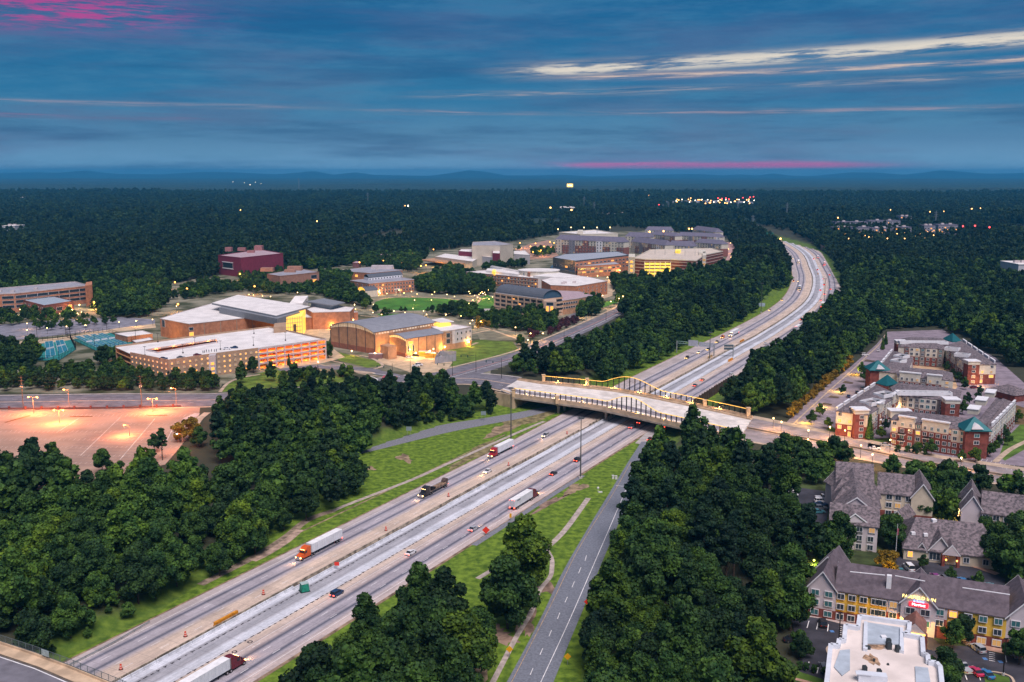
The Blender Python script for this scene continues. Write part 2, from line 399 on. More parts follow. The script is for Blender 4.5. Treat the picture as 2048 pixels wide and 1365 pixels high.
def freeway_material():
    m = bpy.data.materials.new('freeway_concrete'); m.use_nodes = True; T = NT(m.node_tree); b = m.node_tree.nodes['Principled BSDF']
    uv = T.n('ShaderNodeUVMap').outputs[0]; u, v = T.sep(uv)[:2]     # u = metres from left edge, v = metres along
    wob = T.m('MULTIPLY', T.m('SUBTRACT', T.noise(T.xyz(T.m('MULTIPLY', v, .012), 0.0, 0.0), 1.0, 2), .5), .5)
    uu = T.m('DIVIDE', T.m('ADD', T.m('ADD', u, wob), 8), 64)
    SH = (.47, .41, .40); GR = (.40, .37, .405); DK = (.085, .095, .135); TN = (.62, .495, .40); MD = (.13, .095, .06); LT = (.62, .64, .69); BL_ = (.37, .37, .40); RT = (.53, .44, .41)
    def at(d): return (d+8)/64
    st = [(at(-6), SH), (at(2.9), SH), (at(3.7), GR), (at(4.8), DK), (at(5.8), GR), (at(8.9), GR), (at(9.9), DK), (at(10.9), GR), (at(13), TN), (at(19.4), TN),
          (at(19.6), MD), (at(20.6), MD), (at(20.8), LT), (at(23.2), LT), (at(23.7), BL_), (at(28.0), BL_), (at(29.2), LT), (at(31.8), LT), (at(32.8), TN), (at(37), RT), (at(38.8), DK), (at(40), GR), (at(43.3), GR), (at(44.2), DK), (at(45.3), GR), (at(47), RT), (at(52), RT)]
    col = T.ramp(uu, st)
    # slabs of slightly different tone: 6 m by one lane
    vs = T.m('FLOOR', T.m('DIVIDE', v, 9)); us = T.m('FLOOR', T.m('DIVIDE', u, 3.7))
    wn = T.n('ShaderNodeTexWhiteNoise', noise_dimensions='2D'); T.put(wn.inputs['Vector'], T.xyz(us, vs))
    col = T.mix(1.0, col, T.ramp(wn.outputs[0], [(0, (.86,)*3), (1, (1.1,)*3)]), 'MULTIPLY')
    n2 = T.noise(T.xyz(T.m('MULTIPLY', u, .55), T.m('MULTIPLY', v, .045), 0.0), 1.0, 6, .65)
    col = T.mix(1.0, col, T.ramp(n2, [(.25, (.70, .70, .73)), (.5, (1, 1, 1)), (.75, (1.18, 1.15, 1.14))]), 'MULTIPLY')
    n3 = T.noise(T.xyz(T.m('MULTIPLY', u, 1.6), T.m('MULTIPLY', v, .8), 3.0), 1.0, 5, .7)
    col = T.mix(1.0, col, T.ramp(n3, [(.25, (.76,)*3), (.75, (1.15,)*3)]), 'MULTIPLY')
    # saw joints
    jv = T.m('LESS_THAN', T.m('ABSOLUTE', T.m('SUBTRACT', T.m('FRACT', T.m('DIVIDE', v, 9)), .5)), .010)
    ju = T.m('LESS_THAN', T.m('ABSOLUTE', T.m('SUBTRACT', T.m('FRACT', T.m('DIVIDE', u, 3.7)), .5)), .022)
    col = T.mix(T.m('MULTIPLY', T.m('MAXIMUM', jv, ju), .35), col, (.12, .11, .12))
    T.put(b.inputs['Base Color'], col); b.inputs['Roughness'].default_value = .75; b.inputs['Specular IOR Level'].default_value = .35
    return m
def build_freeway():
    ds = [None, 0, 5, 10, 15, 20, 25, 30, 35, 40, 45, 49.6]
    ss = list(np.arange(-200, 560, 8))+list(np.arange(560, 2420, 14)); V = []; Fc = []; U = []
    for s in ss:
        for k, d in enumerate(ds):
            d = edge(s) if d is None else d
            if k == len(ds)-1 and s > 700: d += min(1.5, (s-700)/200)
            V.append(road(s, d, .10)); U.append((d, s+200))
    n = len(ds)
    for i in range(len(ss)-1):
        for k in range(n-1): Fc.append((i*n+k, i*n+k+1, (i+1)*n+k+1, (i+1)*n+k))
    me = bpy.data.meshes.new('freeway'); me.from_pydata(V, [], Fc); me.materials.append(freeway_material())
    ul = me.uv_layers.new(name='UVMap')
    for li, l in enumerate(me.loops): ul.data[li].uv = U[l.vertex_index]
    link('freeway', me, kind='structure')
    def ln(d, a, b, st=10): return [road(s, d) for s in np.arange(a, b, st)]
    for d in (2.9, 19.0, 35.6, 47.2):
        ribbon('lane_line', ln(d, -200, 2300), .17 if d != 35.6 else .14, .14, M_WHITE, kind='stuff')
    for d in (7.2, 12.2, 15.6, 40.6, 43.9, 36.9): dashes('lane_dashes', ln(d, -200, 1500), .14, .16, 3, 9, M_WHITE)
    # dark tie-bar patches along the two joints of the new lanes
    b = MB(); mdk = mat('joint_sealant', (.035, .035, .045), .9, 0)
    for d in (24.6, 32.4):
        for s in np.arange(-200, 900, 2.3):
            dd = d+rnd.uniform(-.12, .12); L = rnd.uniform(.6, 1.5)
            p, q = road(s, dd, .15), road(s+L, dd+rnd.uniform(-.1, .1), .15); b.bar(p, q, .32, .02)
            if rnd.random() < .35: a = road(s, dd-.5, .15); c_ = road(s, dd+.5, .15); b.bar(a, c_, .18, .02)
        ribbon('joint_line', ln(d, -200, 1500), .07, .13, mdk, kind='stuff')
    b.build('joint_patches', mdk, kind='stuff')
    # dirt shoulders either side
    ribbon('dirt_edge', [road(s, edge(s)-.3) for s in np.arange(-200, 1500, 10)], 1.0, .06, mat('edge_dirt', (.24, .17, .11), .95, .35, .3), kind='structure')
    ribbon('dirt_edge', ln(50.1, -200, 1500), 1.2, .06, mat('edge_dirt', (.24, .17, .11), .95, .35, .3), kind='structure')
    # median barrier, concrete, in 12 m lengths
    t = thing('median_barrier', road(0, 20.0, .1), 'low grey brown concrete barrier running down the middle of the freeway', 'barrier')
    mb = mat('old_barrier_concrete', (.30, .255, .20), .9, .35, .5); mb2 = mat('new_barrier_concrete', (.62, .64, .68), .85, .12, .4)
    k = 0
    for s0 in np.arange(-196, 1400, 11.5 if True else 0):
        if 268 < s0 < 283: continue
        b = MB(); p, q = road(s0, 20.0, .1), road(s0+11.2, 20.0, .1)
        b.bar(p, q, .62, .28); b.bar((p[0], p[1], .38), (q[0], q[1], .38), .24, .62)
        b.build('barrier_length', mb, t)
    t = thing('construction_barrier', road(60, 21.0, .1), 'pale new concrete wall segments laid beside the brown median strip', 'barrier')
    for a, z in ((-150, 60), (62, 118), (150, 205), (240, 300)):
        for s0 in np.arange(a, z, 4.1):
            p, q = road(s0, 21.0+.9*(z > 100), .1), road(s0+3.9, 21.0+.9*(z > 100), .1)
            b = MB(); b.bar(p, q, .6, .25); b.bar((p[0], p[1], .35), (q[0], q[1], .35), .26, .6); b.build('barrier_length', mb2, t)
build_freeway()
# ------------------------------------------------------------------ ramps, ditches, verges
def pl(pts, z=0.0, per=6): return catmull(GP(pts, z), per)
lu = [(470, 952), (600, 920), (690, 899), (740, 888), (872, 853), (974, 836), (1059, 821), (1120, 806), (1190, 778)]
ll = [(470, 962), (600, 935), (690, 914), (740, 904), (886, 868), (975, 850), (1048, 836), (1100, 822), (1200, 790)]
strip('entrance_ramp', pl(lu), pl(ll), .08, M_ASPH)
rl = [(1283, 884), (1253, 930), (1220, 985), (1173.6, 1061), (1127, 1142), (1087, 1226), (1049, 1300), (1012, 1368), (990, 1410)]
rr = [(1310, 884), (1287, 940), (1258, 1000), (1229, 1067), (1194, 1150), (1167, 1218), (1137, 1290), (1106, 1368), (1085, 1420)]
strip('exit_ramp', pl(rl), pl(rr), .12, mat('exit_ramp_asphalt', (.165, .18, .215), .9, .12, 1.5, det=6))
ribbon('ramp_edge_line', pl([(1262, 925), (1225, 990), (1183, 1056), (1148.6, 1115), (1100.5, 1214), (1025.6, 1361), (1010, 1392)]), .16, .16, mat('faded_yellow_paint', (.45, .30, .16), .8, .2, .5))
ribbon('ramp_edge_line', pl([(1290, 900), (1261.5, 956), (1243.6, 1000), (1194, 1115), (1143, 1232.6), (1082, 1365), (1066, 1400)]), .2, .16, M_WHITE)
for a, b_ in (((1170, 1123), (1173, 1112)), ((1157, 1148), (1162, 1136)), ((1144, 1176), (1149, 1164)), ((1130, 1206), (1135, 1195)), ((1115, 1239), (1119.5, 1227)), ((1098, 1274), (1103, 1262)), ((1080, 1311), (1085.5, 1298)), ((1060.5, 1351), (1066, 1338))):
    ribbon('ramp_dash', GP([a, b_]), .18, .16, M_WHITE, kind='stuff')
ribbon('stop_bar', GP([(1232, 972), (1256, 975)]), .3, .16, M_WHITE, kind='stuff')
sheet('gore_concrete', GP([(1306, 857), (1330, 862), (1312, 889), (1279, 889), (1270, 887), (1290, 868)]), .09, mat('gore_concrete', (.38, .35, .34), .85, .12, .3))
dl = mat('track_dirt', (.24, .185, .135), .95, .3, .4, det=5)
ribbon('drainage_channel', pl([(667, 1022), (700, 1008), (824, 960), (898, 927), (1021, 872), (1088.7, 843)], 0), 2.0, .07, M_PATH)
for q in (((1176.6, 997), (1130, 1061), (1092, 1098)),): ribbon('drainage_channel', pl(q), 2.1, .09, M_PATH)
ribbon('drainage_channel', pl([(1092, 1098), (1103, 1117), (1104, 1135), (1100, 1155), (1079, 1182), (1063, 1224.6), (1033.7, 1273), (985.6, 1365), (965, 1400)]), 1.5, .08, M_PATH)
ribbon('drainage_channel', pl([(1092, 1098), (1071, 1105)]), 1.6, .07, M_PATH)
ribbon('drainage_channel', pl([(985, 1140), (955, 1158)]), 1.8, .07, M_PATH)
ribbon('dirt_track', pl([(667, 1022), (630, 1034), (604, 1048), (575, 1072), (520, 1108), (455, 1142), (400, 1170)]), 3.2, .05, dl)
ribbon('dirt_track', pl([(600, 1060), (570, 1085), (530, 1110), (505, 1122)]), 3.0, .06, mat('pink_dirt', (.36, .26, .20), .95, .25, .4))
def blot(cx, cy, rx, ry, z, m, name='dirt_patch', rot=0, seed=0):
    P = []; r2 = random.Random(seed or int(cx*7+cy))
    for k in range(26):
        t = 2*math.pi*k/26; r = 1+.35*math.sin(3*t+seed)+.28*r2.uniform(-1, 1); a, b_ = rx*r*math.cos(t), ry*r*math.sin(t)
        P.append((cx+a*math.cos(rot)-b_*math.sin(rot), cy+a*math.sin(rot)+b_*math.cos(rot)))
    sheet(name, GP(P), z, m)
blot(808, 917, 15, 7, .05, M_DIRT, rot=.3); blot(742, 938, 9, 4, .05, M_DIRT); blot(1030, 848, 52, 11, .05, mat('dry_grass', (.19, .16, .075), .95, .35, .35, det=6), rot=-.35); blot(1000, 862, 34, 7, .055, M_DIRT, rot=-.35); blot(1085, 832, 34, 6, .058, mat('dry_grass', (.19, .16, .075)), rot=-.4)
blot(960, 905, 60, 9, .052, mat('dry_grass', (.19, .16, .075)), rot=-.42)
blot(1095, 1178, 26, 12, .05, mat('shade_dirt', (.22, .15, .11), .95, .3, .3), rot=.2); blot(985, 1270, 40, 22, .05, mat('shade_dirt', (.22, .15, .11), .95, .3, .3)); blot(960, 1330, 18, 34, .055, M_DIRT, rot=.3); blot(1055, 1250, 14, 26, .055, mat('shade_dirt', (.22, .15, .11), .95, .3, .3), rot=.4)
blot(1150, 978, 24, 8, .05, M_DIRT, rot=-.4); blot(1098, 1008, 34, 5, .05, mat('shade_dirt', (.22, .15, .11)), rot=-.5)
ribbon('asphalt_edge', [road(s, 51.2) for s in np.arange(120, 215, 6)], 2.4, .08, M_ASPH)
for s0, s1 in ((100, 260),): ribbon('dirt_edge', [road(s, -9) for s in np.arange(s0, s1, 8)], .8, .05, M_DIRT)
# ---- cross roads at land level
Z = LAND
cu = [(-80, 793), (0, 793), (220, 790), (440, 789), (620, 775), (760, 758), (860, 748), (940, 748), (1000, 752), (1040, 757)]
cl = [(-80, 819), (0, 818), (220, 815), (440, 812), (620, 800), (760, 783), (860, 772), (940, 768), (1000, 780), (1045, 790)]
CROSS_A = pl(cu, Z); CROSS_B = pl(cl, Z)
strip('cross_road', CROSS_A, CROSS_B, Z+.10, M_CAMPROAD)
fu = [(850, 750), (905.5, 737), (1026, 706), (1086, 682), (1150, 655), (1206, 630), (1240, 613), (1262, 600)]
fl = [(905, 768), (935, 757), (1028, 726), (1100, 698), (1160, 671), (1211, 647), (1258, 621), (1284, 604)]
strip('campus_boulevard', pl(fu, Z), pl(fl, Z), Z+.13, M_CAMPROAD)
ribbon('sidewalk', offset(pl(fu, Z), -2.2), 2.2, Z+.10, M_TAN)
mid = [((a[0]+b_[0])/2, (a[1]+b_[1])/2) for a, b_ in zip(pl(fu, Z), pl(fl, Z))]
ribbon('centre_line', mid, .8, Z+.17, mat('pink_pavers', (.40, .22, .20), .9, .2, .6)); ribbon('centre_line', offset(mid, 3.5), .3, Z+.17, M_WHITE)
mid2 = [((a[0]+b_[0])/2, (a[1]+b_[1])/2) for a, b_ in zip(CROSS_A, CROSS_B)]
ribbon('centre_line', mid2, 1.0, Z+.16, mat('median_tan', (.55, .40, .30), .8, .15, .4))
ribbon('sidewalk', offset(CROSS_A, -1.8), 2.0, Z+.12, M_CONC); ribbon('sidewalk', offset(CROSS_B, 2.0), 2.4, Z+.12, M_TAN)
for o_ in (-6, 6): dashes('lane_dashes', offset(mid2, o_), Z+.15, .2, 3, 9, M_WHITE)
ru = [(1500, 835), (1560, 847), (1684, 873), (1809, 901), (1884, 917), (1984, 931), (2130, 955)]
rl2 = [(1470, 877), (1560, 893), (1690, 912), (1800, 932), (1871, 945), (1984, 965), (2130, 992)]
RA, RB = pl(ru, Z), pl(rl2, Z)
strip('cross_road', RA, RB, Z+.10, mat('east_road_asphalt', (.27, .235, .24), .85, .14, .2))
ribbon('sidewalk', offset(RA, -1.2), 5.2, Z+.16, M_TAN); ribbon('sidewalk', offset(RB, 1.2), 2.4, Z+.16, M_TAN)
midr = [((a[0]+b_[0])/2, (a[1]+b_[1])/2) for a, b_ in zip(RA, RB)]
ribbon('planted_median', midr, 2.4, Z+.2, mat('median_soil', (.10, .07, .05), .95, .3, .5)); ribbon('median_kerb', offset(midr, 1.7), .8, Z+.22, M_TAN); ribbon('median_kerb', offset(midr, -1.7), .6, Z+.22, M_TAN)
for o_ in (-5.2, 5.2): dashes('lane_dashes', offset(midr, o_), Z+.15, .2, 3, 9, M_WHITE)
# ================================================================== TREES
def leaf_mat(name, col, col2, ov=.35):
    m = bpy.data.materials.new(name); m.use_nodes = True; T = NT(m.node_tree); b = m.node_tree.nodes['Principled BSDF']
    pos = T.n('ShaderNodeNewGeometry').outputs['Position']
    nz = T.noise(pos, .22, 3); c = T.mix(T.ss(nz, .35, .68), col, col2)
    nz2 = T.noise(pos, 1.5, 2); c = T.mix(1.0, c, T.ramp(nz2, [(.3, (.5,)*3), (.7, (1.5,)*3)]), 'MULTIPLY')
    nz3 = T.noise(pos, .009, 4); c = T.mix(1.0, c, T.ramp(nz3, [(.32, (.5, .56, .62)), (.68, (1.55, 1.4, 1.1))]), 'MULTIPLY')
    oi = T.n('ShaderNodeObjectInfo').outputs['Random']
    c = T.mix(1.0, c, T.ramp(oi, [(0, (1-ov, 1-ov*.9, 1-ov*.4)), (.5, (1, 1, 1)), (.85, (1+ov*.8, 1+ov*.6, 1)), (1, (1+ov*2.2, 1+ov*1.1, .6))]), 'MULTIPLY')
    T.put(b.inputs['Base Color'], c); b.inputs['Roughness'].default_value = .75; b.inputs['Specular IOR Level'].default_value = .25
    return m
LEAFF = leaf_mat('darkened_distant_leaves', (.006, .024, .011), (.020, .046, .013), .4)  # the far forest's dimness is put into this darker copy of the leaf colour
LEAF = leaf_mat('leaves', (.012, .042, .013), (.044, .102, .017), .6)
PINE = leaf_mat('pine_needles', (.008, .032, .019), (.024, .064, .022), .4)
AMBER = leaf_mat('golden_leaves', (.16, .11, .012), (.24, .16, .02), .1)
PURPLE = leaf_mat('purple_leaves', (.045, .014, .030), (.08, .03, .045), .2)
BARK = mat('bark', (.07, .05, .038), .95, .3, 2)
NPR = np.random.RandomState(5)
def leaf_mesh(name, lobes, n, size, m, flat=.6, core=True):
    """lobes: (x,y,z,rx,rz). Leaf clumps as small faces over each lobe."""
    L = np.array(lobes, float); area = L[:, 3]**2*.5+L[:, 3]*L[:, 4]*.5; pr = area/area.sum()
    k = NPR.choice(len(L), n, p=pr); d = NPR.normal(size=(n, 3)); d[:, 2] += .22; d /= np.linalg.norm(d, axis=1)[:, None]
    r = NPR.uniform(.78, 1.08, n)
    c = L[k, :3]+d*np.stack([L[k, 3], L[k, 3], L[k, 4]], 1)*r[:, None]
    # drop leaves deep inside other lobes
    keep = np.ones(n, bool)
    for j in range(len(L)):
        q = (c-L[j, :3])/np.array([L[j, 3], L[j, 3], L[j, 4]]); keep &= ~(((q**2).sum(1) < .55) & (k != j))
    c, d = c[keep], d[keep]; n = len(c)
    nrm = d+NPR.normal(size=(n, 3))*flat; nrm /= np.linalg.norm(nrm, axis=1)[:, None]
    t = np.cross(nrm, NPR.normal(size=(n, 3))); t /= np.linalg.norm(t, axis=1)[:, None]; b = np.cross(nrm, t)
    s = size*NPR.uniform(.6, 1.3, n)[:, None]
    P = np.stack([c-t*s*.5-b*s*.35, c+t*s*.5-b*s*.4, c+t*s*.4+b*s*.45, c-t*s*.45+b*s*.35], 1).reshape(-1, 3)
    F_ = np.arange(n*4).reshape(-1, 4).tolist(); V = P.tolist()
    if core:
        for x, y, z, rx, rz in lobes:
            i = len(V); N_ = 6
            V.append((x, y, z+rz*.8))
            for a in (1, 2):
                for q in range(N_):
                    th = math.pi*a/3; p = 2*math.pi*q/N_; V.append((x+rx*.8*math.sin(th)*math.cos(p), y+rx*.8*math.sin(th)*math.sin(p), z+rz*.8*math.cos(th)))
            V.append((x, y, z-rz*.8))
            for q in range(N_):
                w = (q+1) % N_; F_ += [(i, i+1+q, i+1+w), (i+1+q, i+7+q, i+7+w, i+1+w), (i+13, i+7+w, i+7+q)]
    me = bpy.data.meshes.new(name); me.from_pydata(V, [], F_); me.materials.append(m); return me
def broad_lobes(h, r, nl, seed, base=.22, top=1.0):
    rr = random.Random(seed); out = [(0, 0, h*.55, r*.62, h*.26)]
    for i in range(nl):
        t = rr.random()**.8; z = h*(base+(.92-base)*t); w = math.sin(math.pi*min(1, (.18+.82*t))**1.25)**.6 if t < .98 else .2
        a = i*2.4+rr.uniform(-.4, .4); q = r*w*rr.uniform(.5, .95); lr = r*rr.uniform(.17, .42)
        out.append((q*math.cos(a), q*math.sin(a), z, lr, lr*rr.uniform(.8, 1.05)))
    out.append((rr.uniform(-.5, .5), rr.uniform(-.5, .5), h*.88*top, r*.34, h*.12)); return out
def pine_lobes(h, r, nl, seed, base=.45):
    rr = random.Random(seed); out = [(0, 0, h*.8, r*.4, h*.16)]
    for i in range(nl):
        t = i/nl; z = h*(base+(.98-base)*t); w = (1-t)**.55*.8+.15; a = i*2.4+rr.uniform(-.5, .5); q = r*w*rr.uniform(.45, .85)
        lr = r*rr.uniform(.22, .36)*(1.1-.4*t); out.append((q*math.cos(a), q*math.sin(a), z, lr, lr*rr.uniform(.45, .7)))
    return out
def trunk_mesh(name, h, r, lobes, seed):
    b = MB(); b.cyl((0, 0, -1), (0, 0, h*.45), r, r*.7, 6); b.cyl((0, 0, h*.45), (.2, .1, h*.85), r*.7, r*.25, 5)
    for x, y, z, rx, rz in lobes[1:9]: b.cyl((0, 0, max(h*.25, z-h*.22)), (x*.85, y*.85, z), r*.35, r*.1, 4, cap=False)
    return b.mesh(name, BARK)
KIND = {}
def make_kinds():
    spec = {  # name: (h, r, lobes fn, n lobes, leaf material)
        'oak': (15, 5.6, broad_lobes, 26, LEAF), 'oak2': (17, 5.2, broad_lobes, 30, LEAF), 'oak3': (13, 5.0, broad_lobes, 22, LEAF),
        'poplar': (20, 4.6, broad_lobes, 30, LEAF), 'pine': (20, 4.4, pine_lobes, 24, PINE), 'pine2': (23, 4.2, pine_lobes, 26, PINE)}
    for i, (k, (h, r, fn, nl, lm)) in enumerate(spec.items()):
        lo = fn(h, r, nl, 11+i); pine = fn is pine_lobes
        KIND[k] = (leaf_mesh('crown', lo, 5200 if not pine else 4600, .62 if not pine else .55, lm, .75),
                   trunk_mesh('trunk', h, .34, lo, i), h, r)
        KIND[k+'_mid'] = (leaf_mesh('crown', lo, 900, 1.25, lm, .6), KIND[k][1], h, r)
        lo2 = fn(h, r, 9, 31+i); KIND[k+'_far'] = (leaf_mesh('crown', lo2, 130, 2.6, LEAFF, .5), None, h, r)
    lo = broad_lobes(5, 2.2, 12, 77, .12); KIND['shrub'] = (leaf_mesh('foliage', lo, 900, .42, LEAF), trunk_mesh('stem', 4, .09, lo, 1), 5, 2.2)
    KIND['amber'] = (leaf_mesh('crown', broad_lobes(7, 2.6, 14, 78, .2), 1100, .5, AMBER), trunk_mesh('trunk', 6, .14, lo, 1), 7, 2.6)
    KIND['purple'] = (leaf_mesh('crown', broad_lobes(6, 3.0, 14, 79, .15), 1100, .5, PURPLE), trunk_mesh('trunk', 5, .14, lo, 1), 6, 3.0)
    lo = broad_lobes(8, 2.7, 16, 80, .2); KIND['small'] = (leaf_mesh('crown', lo, 1500, .45, LEAF), trunk_mesh('trunk', 7, .13, lo, 1), 8, 2.7)
    lo = [(0, 0, z, 2.0*(1-z/13)+.3, 1.3) for z in np.arange(1.5, 12, 1.1)]; KIND['cone'] = (leaf_mesh('crown', lo, 1500, .5, LEAF), trunk_mesh('trunk', 8, .14, lo[:3], 1), 12.5, 2.2)
make_kinds()
TREE_NAMES = {'oak': 'oak_tree', 'oak2': 'oak_tree', 'oak3': 'oak_tree', 'poplar': 'poplar_tree', 'pine': 'pine_tree', 'pine2': 'pine_tree', 'amber': 'golden_tree', 'purple': 'plum_tree', 'small': 'young_tree', 'cone': 'conical_tree', 'shrub': 'shrub'}
def tree(k, x, y, label, group=None, sc=1.0, z=None, cat='tree', mid=False):
    z = H(x, y) if z is None else z
    me, tr, h, r = KIND[k+'_mid'] if mid else KIND[k]
    o = link(TREE_NAMES[k], None, None, (x, y, z), rnd.uniform(0, 6.28), label, cat, group, sc=(sc*rnd.uniform(.92, 1.08), sc*rnd.uniform(.92, 1.08), sc))
    link(me.name.split('.')[0], me, o); 
    if tr is not None: link(tr.name.split('.')[0], tr, o)
    return o
NOTREE = [p for p in ()]
def keepout(poly, m=3.0): NOTREE.append((poly, m, min(p[0] for p in poly)-m, max(p[0] for p in poly)+m, min(p[1] for p in poly)-m, max(p[1] for p in poly)+m))
def blocked(x, y):
    for poly, m, x0, x1, y0, y1 in NOTREE:
        if x0 < x < x1 and y0 < y < y1 and (inpoly(x, y, poly) or dpoly(x, y, poly) < m): return True
    return False
def fill(poly_px, sp, seed, z=LAND, jit=.42):
    P = GP(poly_px, z); r = random.Random(seed); xs = [p[0] for p in P]; ys = [p[1] for p in P]; out = []
    j = 0; y = min(ys)
    while y < max(ys):
        x = min(xs)+(sp/2 if j % 2 else 0)
        while x < max(xs):
            a, b = x+r.uniform(-jit, jit)*sp, y+r.uniform(-jit, jit)*sp
            if inpoly(a, b, P) and not blocked(a, b): out.append((a, b))
            x += sp
        y += sp*.88; j += 1
    return out
FWP = [road(s, edge(s)-3) for s in range(-200, 2400, 25)]+[road(s, 53) for s in range(2400, -200, -25)]
keepout(FWP, 1.5); keepout(CROSS_A+CROSS_B[::-1], 3); keepout(RA+RB[::-1], 3); keepout(pl(fu, Z)+pl(fl, Z)[::-1], 4)
keepout(pl(lu[3:])+pl(ll[3:])[::-1], 2); keepout(pl(rl)+pl(rr)[::-1], 2.5)
LOT = [(-80, 822), (400, 816), (396, 850), (352, 905), (330, 930), (235, 950), (150, 968), (-80, 985)]
keepout(GP([(-80, 822), (400, 816), (396, 850), (352, 905), (330, 930), (235, 945), (150, 950), (130, 900), (-80, 900)], LAND), 2)
# woods: base polygon in photo pixels, spacing, mix of kinds, scale, label, group
WOODS = [
 ('left', [(-120, 1030), (150, 1026), (300, 1024), (450, 1018), (600, 992), (705, 968), (655, 1013), (572, 1042), (492, 1114), (400, 1166), (310, 1222), (150, 1292), (95, 1322), (-120, 1275)], 8.8, 'oak oak2 oak3 oak poplar'.split(), (.62, 1.3), 'broadleaf tree in the dense wood left of the freeway'),
 ('pines', [(-120, 960), (60, 968), (145, 985), (150, 1008), (-120, 1012)], 7.5, ['pine', 'pine2', 'oak2'], (.95, 1.12), 'tall pine rising at the left edge in front of the lit parking lot'),
 ('brush', [(165, 975), (330, 955), (470, 958), (600, 948), (640, 975), (450, 1003), (170, 1008)], 6.0, ['oak3', 'oak3', 'shrub', 'oak'], (.35, .55), 'low leafy tree on the brushy bank below the parking lot'),
 ('centre', [(430, 905), (455, 862), (560, 845), (700, 822), (860, 810), (975, 808), (998, 812), (870, 850), (760, 878), (695, 894), (600, 915), (520, 930), (430, 935)], 8.6, ['oak2', 'pine', 'oak', 'poplar'], (.78, 1.08), 'tall dark tree in the wood between the cross road and the entrance ramp'),
 ('belt', [(1022, 752), (1060, 733), (1130, 722), (1200, 697), (1262, 655), (1350, 622), (1440, 588), (1480, 542), (1500, 504), (1560, 508), (1557, 548), (1527, 592), (1482, 637), (1420, 670), (1350, 703), (1245, 747), (1085, 757)], 8, ['oak2', 'oak', 'pine', 'oak3'], (.68, .98), 'tree in the long dark belt on the campus side of the freeway'),
 ('east', [(1455, 815), (1478, 782), (1525, 735), (1600, 690), (1665, 645), (1700, 600), (1700, 575), (1850, 575), (1830, 625), (1770, 660), (1715, 712), (1640, 795), (1588, 842), (1520, 836)], 8.4, ['oak2', 'oak', 'pine', 'poplar'], (.7, 1.05), 'tree in the wood between the freeway and the apartment car park'),
 ('fore', [(1322, 930), (1400, 915), (1490, 950), (1560, 985), (1572, 1030), (1588, 1090), (1640, 1105), (1690, 1125), (1610, 1160), (1590, 1250), (1545, 1330), (1500, 1440), (1480, 1540), (1160, 1540), (1172, 1365), (1195, 1240), (1222, 1160), (1250, 1080), (1285, 1000)], 8.8, ['oak', 'oak2', 'oak3', 'poplar', 'pine'], (.66, 1.25), 'broadleaf tree in the foreground wood right of the exit ramp'),
 ('wedge', [(635, 1345), (720, 1290), (840, 1248), (925, 1238), (965, 1265), (958, 1300), (950, 1365), (930, 1500), (560, 1500), (590, 1400)], 8.4, ['oak', 'oak2', 'oak3', 'poplar'], (.75, 1.35), 'broadleaf tree in the foreground wood between freeway and exit ramp'),
 ('roadside', [(1560, 905), (1690, 928), (1800, 948), (1871, 960), (1984, 985), (2130, 1010), (2130, 1045), (1990, 1030), (1950, 1000), (1880, 985), (1800, 975), (1690, 955), (1665, 975), (1575, 965)], 7.5, ['oak3', 'oak', 'oak3'], (.55, .78), 'round green tree in the row below the eastern cross road'),
]
KEEP2 = []
WSHORT = {'left': 'dense wood left of the freeway', 'pines': 'tall stand in front of the lit parking lot', 'brush': 'brushy bank below the parking lot', 'centre': 'wood between cross road and entrance ramp', 'belt': 'belt on the campus side of the freeway', 'east': 'wood between freeway and apartments', 'fore': 'foreground wood right of the exit ramp', 'wedge': 'foreground wood between freeway and ramp', 'roadside': 'row below the eastern cross road'}
def place(k, x, y):
    P = GP(WOODS[k][1], LAND); xs = sorted(p[0] for p in P); ys = sorted(p[1] for p in P); f = (x-xs[0])/(xs[-1]-xs[0]); g = (y-ys[0])/(ys[-1]-ys[0])
    return ('nearest', 'near', 'middle', 'far', 'farthest')[min(4, int(g*5))]+' '+('left edge', 'left', 'centre', 'right', 'right edge')[min(4, int(f*5))]
def plant_woods():
    cand = []
    for k, (nm, P, sp, kinds, sc, lab) in enumerate(WOODS):
        for x, y in fill(P, sp, 100+k): cand.append((math.hypot(x, y), x, y, k))
    cand.sort(); print('wood trees', len(cand))
    near, rest = cand[:262], cand[262:]
    for d, x, y, k in near:
        nm, P, sp, kinds, sc, lab = WOODS[k]; kd = rnd.choice(kinds)
        px = 1024+x*F/(y*math.cos(PITCH)+(CH-6)*math.sin(PITCH))
        adj = {'oak': 'broad crowned', 'oak2': 'tall round topped', 'oak3': 'low spreading', 'poplar': 'tall narrow', 'pine': 'dark layered', 'pine2': 'tall dark layered', 'shrub': 'bushy'}[kd]
        tree(kd, x, y, adj+' tree, '+place(k, x, y)+' of the '+WSHORT[nm], 'trees of the '+{'left': 'left freeway wood', 'pines': 'left pine stand', 'brush': 'bank below the parking lot', 'centre': 'wood above the entrance ramp', 'belt': 'campus tree belt', 'east': 'wood by the apartments', 'fore': 'right foreground wood', 'wedge': 'centre foreground wood', 'roadside': 'roadside tree row'}[nm], rnd.uniform(*sc), mid=d > 520)
    return rest
